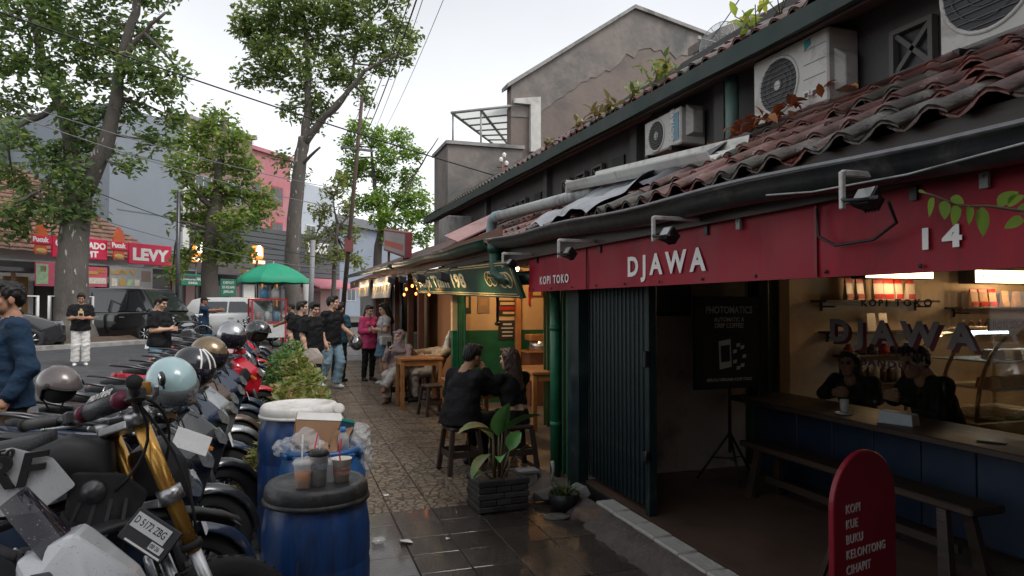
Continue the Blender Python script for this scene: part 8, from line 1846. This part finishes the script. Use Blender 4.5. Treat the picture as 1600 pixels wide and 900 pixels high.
# ================================================================ trees
def leaves_np(P, ln, rnd, drop=.25, wid=.5):
 n = len(P); d = rnd.normal(size=(n, 3)); d[:, 2] = d[:, 2]*.5-drop; d /= np.linalg.norm(d, axis=1)[:, None]
 u = rnd.normal(size=(n, 3))*.6; u[:, 2] += 1; s = np.cross(d, u); s /= np.linalg.norm(s, axis=1)[:, None]+1e-9; nn = np.cross(s, d)
 L_ = ln*rnd.uniform(.6, 1.3, n)[:, None]; w_ = L_*wid
 V = np.stack([P, P+d*L_*.45+s*w_*.5+nn*w_*.15, P+d*L_, P+d*L_*.45-s*w_*.5+nn*w_*.15], 1).reshape(-1, 3)
 i = np.arange(n)*4; F = np.concatenate([np.stack([i, i+1, i+2], 1), np.stack([i, i+2, i+3], 1)])
 return V, F
def mesh_np(name, V, F, m, parent=None, M=None):
 me = bpy.data.meshes.new(name); me.vertices.add(len(V)); me.vertices.foreach_set('co', V.astype(np.float32).ravel()); k = F.shape[1]
 me.loops.add(F.size); me.loops.foreach_set('vertex_index', F.astype(np.int32).ravel()); me.polygons.add(len(F)); me.polygons.foreach_set('loop_start', np.arange(len(F), dtype=np.int32)*k); me.polygons.foreach_set('loop_total', np.full(len(F), k, np.int32)); me.update(calc_edges=True); me.validate()
 me.materials.append(m); return link(name, me, parent, M)
def tree(name, base, trunk, limbs, blobs, leaf, lm, bark, label, seed, dens=1.0, tuft=7, spread=.16):
 """trunk/limbs: lists of (point, radius); blobs: (centre, radius)"""
 rnd = np.random.default_rng(seed); rp = random.Random(seed); base = Vector(base); TI_ = Matrix.Translation(-base)
 t = empty(name, tuple(base), label=label, cat='tree')
 def bend(pts):
  out = []
  for i in range(len(pts)-1):
   (a, ra), (b, rb) = pts[i], pts[i+1]; n = 4
   for k in range(n): v = k/n; out.append((Vector(a).lerp(Vector(b), v)+rv(rp)*.04*(k > 0), ra+(rb-ra)*v))
  out.append(pts[-1]); return out
 q = bend(trunk); q0 = [(q[0][0]-Vector((0, 0, .2)), q[0][1]*1.55), (q[0][0]+Vector((0, 0, .12)), q[0][1]*1.3), (q[0][0]+Vector((0, 0, .45)), q[0][1]*1.08)]+q[1:]
 mb = MB(); mb.tube([a for a, r_ in q0], [r_ for a, r_ in q0], 14); mb.build('trunk', bark, t, M=TI_)
 for lb in limbs:
  q = bend(lb); mb = MB(); mb.tube([a for a, r_ in q], [r_ for a, r_ in q], 9); mb.build('limb', bark, t, M=TI_)
 nodes = [a for lb in limbs for a, r_ in bend(lb)]+[trunk[-1][0]]
 Pts = []; tw = MB()
 for c, r_ in blobs:
  c = Vector(c); n = int(38*dens*(r_/1.0)**2.2)+6
  near = min(nodes, key=lambda p_: (Vector(p_)-c).length)
  mid = Vector(near).lerp(c, .5)+rv(rp)*.25*r_; tw.tube([near, mid, c], [.06, .04, .018], 5)
  for k in range(n):
   v = rnd.normal(size=3); v /= np.linalg.norm(v); rad = r_*rnd.uniform(.35, 1.0)**.6*rnd.uniform(.8, 1.12); p_ = np.array(c)+v*rad*np.array([1, 1, .82])
   if k % 6 == 0: tw.tube([c.lerp(Vector(p_), .25), c.lerp(Vector(p_), .6)+rv(rp)*.06, p_], [.016, .01, .005], 4)
   Pts.append(p_+rnd.normal(size=(tuft, 3))*spread)
 P_ = np.concatenate(Pts); V, F = leaves_np(P_, leaf, rnd); mesh_np('crown', V, F, lm, t, TI_)
 o = tw.build('twigs', bark, t, M=TI_); o['kind'] = 'stuff'; return t
M_bark = mat('grey bark', (.095, .083, .072), .9, var=.35, vs=5, bump=1.2, bs=22, stretch=(1, 1, .35), dirt=(.07, .06, .05), da=.5, ds=3, speck=((.36, .34, .3), 9)); M_bark2 = mat('dark bark', (.085, .07, .06), .9, var=.35, vs=5, bump=1.0, bs=20, stretch=(1, 1, .35))
L1 = leafmat('olive leaf', (.07, .125, .045), (.14, .215, .06), (.24, .28, .08), .52); L2 = leafmat('mid leaf', (.1, .17, .04), (.19, .28, .06), (.3, .34, .08), .52); L3 = leafmat('high leaf', (.08, .135, .04), (.155, .22, .055), (.25, .28, .08), .52); L4 = leafmat('fresh leaf', (.1, .2, .035), (.19, .32, .05), (.3, .38, .07), .5)
d1 = 22.5
def d(px, py, off=0, dd=d1): return D(px, py, dd+off)
def bl(lst, dd, rs):
 rp = random.Random(rs); out = []
 for (px, py, r_) in lst: out.append((D(px, py, dd+rp.uniform(-1, 1)*r_*dd/FOC*1.1), r_*dd/FOC))
 return out
b1 = D(115, 533, d1); b1.z = .48
tree('street_tree', b1, [(b1, .55), (D(112, 440, d1), .48), (D(118, 350, d1), .43), (D(122, 290, d1), .40)],
     [[(D(118, 300, d1), .3), (D(112, 235, d1+.3), .25), (D(95, 165, d1+.6), .19), (D(70, 110, d1+.8), .18), (D(52, 40, d1+1), .12), (D(40, -40, d1+1.2), .08)],
      [(D(130, 300, d1), .32), (D(165, 225, d1-.3), .25), (D(182, 150, d1-.5), .19), (D(190, 90, d1-.6), .16), (D(212, 20, d1-.8), .13), (D(225, -60, d1-1), .12)],
      [(D(186, 110, d1-.5), .12), (D(215, 60, d1-.9), .08), (D(258, 20, d1-1.2), .04)], [(D(95, 165, d1+.6), .12), (D(40, 190, d1), .08), (D(10, 210, d1-.4), .05)], [(D(110, 240, d1+.3), .1), (D(60, 300, d1-.6), .06), (D(20, 320, d1-.8), .04)]],
     bl([(30, 20, 44), (95, 35, 40), (160, 30, 36), (10, 90, 40), (70, 100, 34), (130, 70, 34), (150, 120, 30), (25, 160, 36), (100, 150, 30), (215, 110, 36), (250, 130, 30), (230, 60, 30), (265, 180, 24), (30, 215, 30), (75, 245, 32), (20, 275, 28), (110, 280, 36), (145, 235, 28), (60, 310, 28), (90, 335, 26), (30, 330, 26), (200, 170, 28), (245, 220, 22), (135, 330, 26), (200, 262, 16), (155, 180, 26), (280, 110, 18), (15, 350, 26), (120, 190, 26), (60, -30, 50), (160, -40, 50), (240, -20, 40), (175, 75, 24)], d1, 1), .25, L1, M_bark, 'largest street tree with thick grey trunk and forked dark limbs at the left', 3, dens=2.1, tuft=9)
d2 = 28.0; b2 = D(327, 505, d2); b2.z = .48
tree('street_tree', b2, [(b2, .36), (D(327, 430, d2), .33), (D(332, 350, d2), .3), (D(338, 300, d2), .24)], [[(D(336, 310, d2), .2), (D(345, 250, d2), .14), (D(352, 190, d2), .07)], [(D(334, 330, d2), .14), (D(300, 290, d2-.4), .09), (D(275, 260, d2-.8), .05)], [(D(334, 320, d2), .14), (D(375, 290, d2+.5), .09), (D(405, 270, d2+.8), .04)], [(D(330, 360, d2), .1), (D(300, 350, d2-.6), .06), (D(280, 345, d2-.9), .03)]],
     bl([(340, 190, 28), (310, 215, 26), (365, 220, 26), (285, 260, 24), (330, 250, 26), (380, 260, 26), (400, 300, 22), (300, 300, 24), (350, 300, 26), (290, 340, 20), (320, 375, 22), (365, 345, 26), (405, 335, 22), (340, 395, 20), (375, 395, 24), (290, 400, 16), (325, 340, 22), (415, 320, 18), (280, 225, 18), (270, 425, 14)], d2, 2), .27, L2, M_bark2, 'mid sized bright green tree with a dark trunk before the white car', 5, dens=2.2, tuft=9)
d3 = 33.0; b3 = D(458, 495, d3); b3.z = .48
tree('street_tree', b3, [(b3, .40), (D(456, 420, d3), .37), (D(462, 320, d3), .33), (D(470, 240, d3), .3), (D(475, 215, d3), .28)],
     [[(D(473, 225, d3), .22), (D(482, 170, d3), .18), (D(480, 110, d3), .14), (D(478, 50, d3), .1), (D(470, -20, d3), .06)], [(D(475, 225, d3), .22), (D(500, 190, d3-.4), .18), (D(535, 155, d3-.8), .13), (D(570, 110, d3-1.2), .09), (D(610, 90, d3-1.5), .05)], [(D(505, 185, d3-.4), .1), (D(545, 140, d3), .08), (D(560, 60, d3+.5), .05)], [(D(480, 110, d3), .1), (D(440, 70, d3+.6), .07), (D(410, 40, d3+1), .04)], [(D(470, 260, d3), .1), (D(500, 230, d3-.8), .05)]],
     bl([(400, 20, 34), (440, 40, 36), (480, 30, 36), (520, 20, 34), (560, 20, 30), (420, 80, 32), (460, 95, 32), (500, 75, 32), (390, 120, 24), (430, 120, 24), (475, 140, 26), (520, 110, 28), (550, 70, 30), (590, 60, 28), (620, 40, 22), (630, 80, 22), (600, 100, 24), (640, 60, 16), (545, 120, 24), (500, 165, 22), (410, 60, 28), (460, -10, 40), (540, -15, 40), (610, -5, 30), (570, 150, 16), (380, 40, 20), (490, 190, 18), (455, 170, 16), (440, 250, 12), (465, 270, 12)], d3, 3), .28, L3, M_bark, 'tall slender tree with a pale trunk and high forked crown', 8, dens=1.6, tuft=9)
d4 = 46.0; b4 = D(585, 480, d4); b4.z = .4
tree('street_tree', b4, [(b4, .3), (D(590, 400, d4), .28), (D(598, 340, d4), .24)], [[(D(597, 350, d4), .2), (D(585, 290, d4), .14), (D(580, 230, d4), .07)], [(D(598, 350, d4), .2), (D(625, 310, d4), .14), (D(650, 270, d4), .06), (D(685, 215, d4), .03)]],
     bl([(560, 200, 18), (590, 215, 20), (625, 215, 18), (545, 225, 16), (605, 245, 20), (640, 240, 18), (570, 260, 22), (600, 275, 20), (640, 280, 20), (590, 310, 22), (625, 310, 20), (655, 310, 18), (560, 320, 20), (600, 340, 22), (640, 340, 20), (665, 335, 14), (675, 360, 14), (540, 280, 18), (655, 375, 16), (615, 370, 20), (550, 250, 14)], d4, 4), .30, L4, M_bark2, 'fresh yellow green tree at the end of the street', 11, dens=1.9, tuft=9)
d5 = 38.0; b5 = D(520, 485, d5); b5.z = .45
tree('street_tree', b5, [(b5, .14), (D(522, 420, d5), .12), (D(528, 350, d5), .09)], [[(D(528, 350, d5), .07), (D(520, 310, d5), .03)], [(D(526, 370, d5), .06), (D(500, 350, d5), .03)], [(D(527, 360, d5), .06), (D(550, 330, d5), .03)]],
     bl([(520, 300, 16), (500, 335, 18), (540, 330, 16), (520, 360, 18), (490, 375, 16), (550, 365, 16), (520, 400, 16), (490, 405, 14), (545, 400, 14), (530, 280, 12), (560, 410, 12)], d5, 5), .26, leafmat('yellow leaf', (.11, .15, .035), (.2, .24, .06), (.28, .28, .09), .45), M_bark2, 'small yellowish tree beside the leaning utility pole', 12, dens=1.9, tuft=8)
d6 = 40.0
for i, (px, py, bs_) in enumerate(((-60, 300, [( -60, 200, 60), (-20, 240, 40), (-90, 260, 50)]),)):
 b6 = D(px, 470, d6); b6.z = .4
 tree('street_tree', b6, [(b6, .3), (D(px, 330, d6), .2)], [[(D(px, 340, d6), .12), (D(px+10, 250, d6), .05)]], bl(bs_, d6, 9), .3, L1, M_bark2, 'dark tree behind the house at the far left edge', 21, dens=.8)
# ================================================================ utility pole and wires
pb_, pt_ = D(531, 492, 26), D(566, 150, 24); pb_.z = .1
t = empty('utility_pole', tuple(pb_), label='thin dark leaning utility pole carrying the cable bundle', cat='pole'); TI_ = Matrix.Translation(-pb_)
mb = MB(); mb.tube([pb_, pb_.lerp(pt_, .5), pt_], [.1, .08, .06], 10); mb.build('shaft', mat('pole brown', (.07, .045, .035), .8, var=.3), t, M=TI_)
mb = MB(); q = pb_.lerp(pt_, .80); mb.box((0, 0, 0), (1.2, .08, .08), M=Matrix.Translation(q) @ rotm(0, 0, .3)); mb.build('crossarm', M_steel, t, M=TI_)
mb = MB(); q = pb_.lerp(pt_, .42); mb.box((0, 0, 0), (.3, .25, .5), M=Matrix.Translation(q)); mb.build('junction_box', mat('maroon box', (.15, .04, .04), .6), t, M=TI_)
p = D(484, 470, 27.5); p.z = .4
mb = MB(); mb.tube([p, D(489, 375, 27.5)], .1, 10); tag(mb.build('steel_post', mat('pale grey post', (.2, .2, .21), .6)), 'pale grey steel post in front of the pink awning', 'post')
p = D(277, 470, 25); p.z = .4
mb = MB(); mb.tube([p, D(279, 300, 25)], .07, 8); tag(mb.build('steel_post', M_steel), 'thin black post right of the name sign', 'post')
M_wire = mat('black wire', (.015, .015, .017), .6); M_wireg = mat('grey wire', (.16, .16, .17), .6)
def wire(a, b, sag, r_, label, m=M_wire):
 a, b = Vector(a), Vector(b); pts = [a.lerp(b, v)-Vector((0, 0, sag*4*v*(1-v))) for v in rng(0, 1, .04)]; mb = MB(); mb.tube(pts, r_, 5); tag(mb.build('overhead_cable', m), label, 'cable', 'overhead cables')
wire(D(-250, -72, 9), D(783, 277, 14.5), .10, .014, 'thick black cable crossing the street from upper left to the annex')
wire(D(-100, 118, 16), D(560, 300, 27), .3, .014, 'grey cable passing behind the big tree limbs, upper of the pair', M_wireg)
wire(D(-100, 135, 16), D(560, 330, 27), .35, .014, 'grey cable passing behind the big tree limbs, lower of the pair', M_wireg)
wire(D(150, 300, 24), D(545, 410, 26), .3, .014, 'thin black cable sagging over the shop canopies')
wire(D(100, 325, 24), D(545, 425, 26), .3, .012, 'lowest thin cable over the parked cars', M_wireg)
for i, (px, dn, r_, lb) in enumerate(((632, 9, .007, 'leftmost overhead cable of the bundle'), (655, 9, .009, 'second overhead cable of the bundle'), (664, 8.6, .012, 'thickest overhead cable of the bundle'), (672, 9.2, .006, 'thin overhead cable right beside the thickest one'), (706, 9, .005, 'rightmost pale overhead cable'))):
 b = pb_.lerp(pt_, .80)+Vector((-.5+.25*i, 0, 0)); wire(D(px+14*(i-2)*.1, -40, dn), b, .25, r_, lb, M_wire if i < 4 else M_wireg)
wire(D(1112, 60, 9.0), D(1180, -40, 6), .02, .006, 'thin wire rising from the dish antenna'); wire(D(1000, 168, 8), D(1200, 62, 6.2), .06, .006, 'thin black wire along the upper eave')
t = empty('insulator_bracket', label='small bracket with white insulators where the thick cable meets the eave', cat='insulator', M=Matrix.Translation(D(785, 262, 14.4)))
mb = MB(); mb.tube([(0, 0, -.35), (0, 0, .1)], .02, 6); mb.tube([(-.12, 0, -.0), (.12, 0, .04)], .015, 6); mb.build('bracket', mat('rust', (.2, .08, .05), .7), t)
for x, z in ((-.03, .12), (.09, .05), (.04, .22)): mb = MB(); mb.lathe([(0, 0), (.05, 0), (.03, .03), (.05, .06), (.03, .09), (0, .11)], 10, M=Matrix.Translation((x, 0, z))); mb.build('insulator', M_letter, t)
# ================================================================ hedge planted along the pavement edge
def bush(loc, rx, ry, h, n, ln, m, label, seed):
 rnd = np.random.default_rng(seed); rp = random.Random(seed); t = empty('hedge_bush', loc, label=label, cat='bush', group='bushes along the pavement edge')
 st = MB(); P_ = []
 for k in range(n):
  v = rnd.normal(size=3); v[2] = abs(v[2]); v /= np.linalg.norm(v); rad = rnd.uniform(.55, 1.05); p_ = v*rad*np.array([rx, ry, h])+np.array([0, 0, .05])
  if k % 5 == 0: st.tube([(p_[0]*.15, p_[1]*.15, 0), (p_[0]*.6, p_[1]*.6, p_[2]*.55), tuple(p_)], [.008, .006, .003], 4)
  P_.append(p_+rnd.normal(size=(9, 3))*.022)
 P_ = np.concatenate(P_); V, F = leaves_np(P_, ln, rnd, -.35, .42); mesh_np('foliage', V, F, m, t); st.build('stems', mat('bush stem', (.09, .07, .04), .8), t); return t
LB1 = leafmat('hedge leaf', (.11, .16, .035), (.23, .27, .06), (.32, .24, .1), .35); LB2 = leafmat('hedge leaf dark', (.05, .12, .03), (.1, .2, .05), (.2, .25, .07), .35); LB3 = leafmat('hedge leaf rusty', (.14, .17, .04), (.26, .25, .07), (.34, .2, .1), .35)
bush((.09, 6.4, 0), .33, .5, .84, 520, .085, LB3, 'nearest rusty yellow green bush behind the white lidded drum', 1)
bush((.12, 7.5, 0), .36, .55, .88, 520, .085, LB1, 'second yellow green bush in the hedge', 2)
bush((.12, 8.7, 0), .36, .55, .96, 460, .085, LB1, 'taller light green bush beside the pale rock', 3)
bush((.0, 9.9, 0), .4, .6, 1.05, 420, .09, LB2, 'darker green bush farther along the hedge', 4)
bush((.0, 11.2, 0), .36, .6, 1.0, 360, .09, LB2, 'farthest dark bush of the hedge before the youths', 5)
bush((-.15, 5.6, 0), .2, .3, .6, 200, .08, LB3, 'low straggly bush at the left of the white lidded drum', 6)
rock(tuple(D(486, 562, 8.6)), (.17, .17, .16), 'pale rounded rock seated in the hedge top', 12, mat('pale rock', (.27, .23, .2), .9, var=.25, vs=10, bump=.6, bs=20))
mb = MB(); mb.tube([(D(486, 562, 8.6).x, D(486, 562, 8.6).y, 0), tuple(D(486, 562, 8.6)-Vector((0, 0, .1)))], [.14, .12], 10); mb.build('stone_post', MATS['pale rock'], [o for o in bpy.data.objects if o.name.startswith('stone') and o.get('label', '').startswith('pale rounded')][0], M=Matrix.Translation(-D(486, 562, 8.6)))
# ================================================================ leafy twig hanging near the camera at right
t = empty('leafy_branch', tuple(D(1600, 318, 1.65)), label='thin twig with fresh green leaves hanging before the red banner', cat='branch'); B0 = Matrix.Translation(-D(1600, 318, 1.65))
tw_pts = [D(1720, 300, 1.6), D(1600, 330, 1.62), D(1545, 322, 1.64), D(1500, 322, 1.65), D(1460, 306, 1.66), D(1442, 300, 1.67)]
mb = MB(); mb.tube(tw_pts, [.005, .004, .0035, .003, .002, .0015], 6); mb.build('twig', mat('twig', (.12, .09, .06), .7), t, M=B0)
M_tl = mat('fresh leaf', (.14, .28, .05), .38, var=.25, vs=25, dirt=(.2, .22, .06), da=.3, ds=20)
for (px, py, ex, ey, wd) in ((1448, 302, 1436, 300, .6), (1460, 310, 1452, 338, .8), (1478, 314, 1476, 342, .7), (1500, 322, 1490, 352, .8), (1485, 310, 1506, 318, .6), (1520, 322, 1514, 350, .8), (1536, 324, 1536, 368, .9), (1575, 322, 1600, 306, .8), (1590, 325, 1612, 332, .8), (1600, 345, 1570, 355, .6), (1560, 322, 1590, 300, .7)):
 a, b = D(px, py, 1.65), D(ex, ey, 1.64); ln = (b-a).length; mb = MB(); bigleaf(mb, a, (b-a), ln*1.05, ln*.5*wd+.012, .05, roll=random.uniform(-.6, .6)+1.2); mb.build('leaf', M_tl, t, M=B0)
# ================================================================ unseen tree and building, added behind the viewpoint to darken the near right side
b7 = Vector((-.2, -3.4, 0)); rp = random.Random(4)
tree('unseen_shade_tree', b7, [(b7, .3), (b7+Vector((.2, .3, 2.5)), .26), (b7+Vector((.4, .8, 4.2)), .2)], [[(b7+Vector((.4, .8, 4.2)), .16), (b7+Vector((1.2, 2.2, 5.6)), .08)], [(b7+Vector((.4, .8, 4.2)), .14), (b7+Vector((-1.2, 1.6, 5.6)), .07)]],
     [(Vector((rp.uniform(1.0, 4.4), rp.uniform(-4.8, -.2), rp.uniform(5.2, 7.6))), rp.uniform(1.0, 1.4)) for _ in range(32)], .3, L1, M_bark2, 'broad tree added out of view behind the viewpoint to shade the near right side', 31, dens=1.6)
t = empty('added_blocker_building', (1, -9, 0), label='plain two storey building added out of view to cut light from behind the viewpoint', cat='building')
mb = MB(); mb.box((0, 0, 3.5), (26, 2, 7)); mb.build('wall', M_bw, t)
for i in range(8):
 mb = MB(); mb.box((-10+i*2.9, 1.02, 4.4), (1.3, .06, 1.5)); mb.build('window', M_wgl, t)
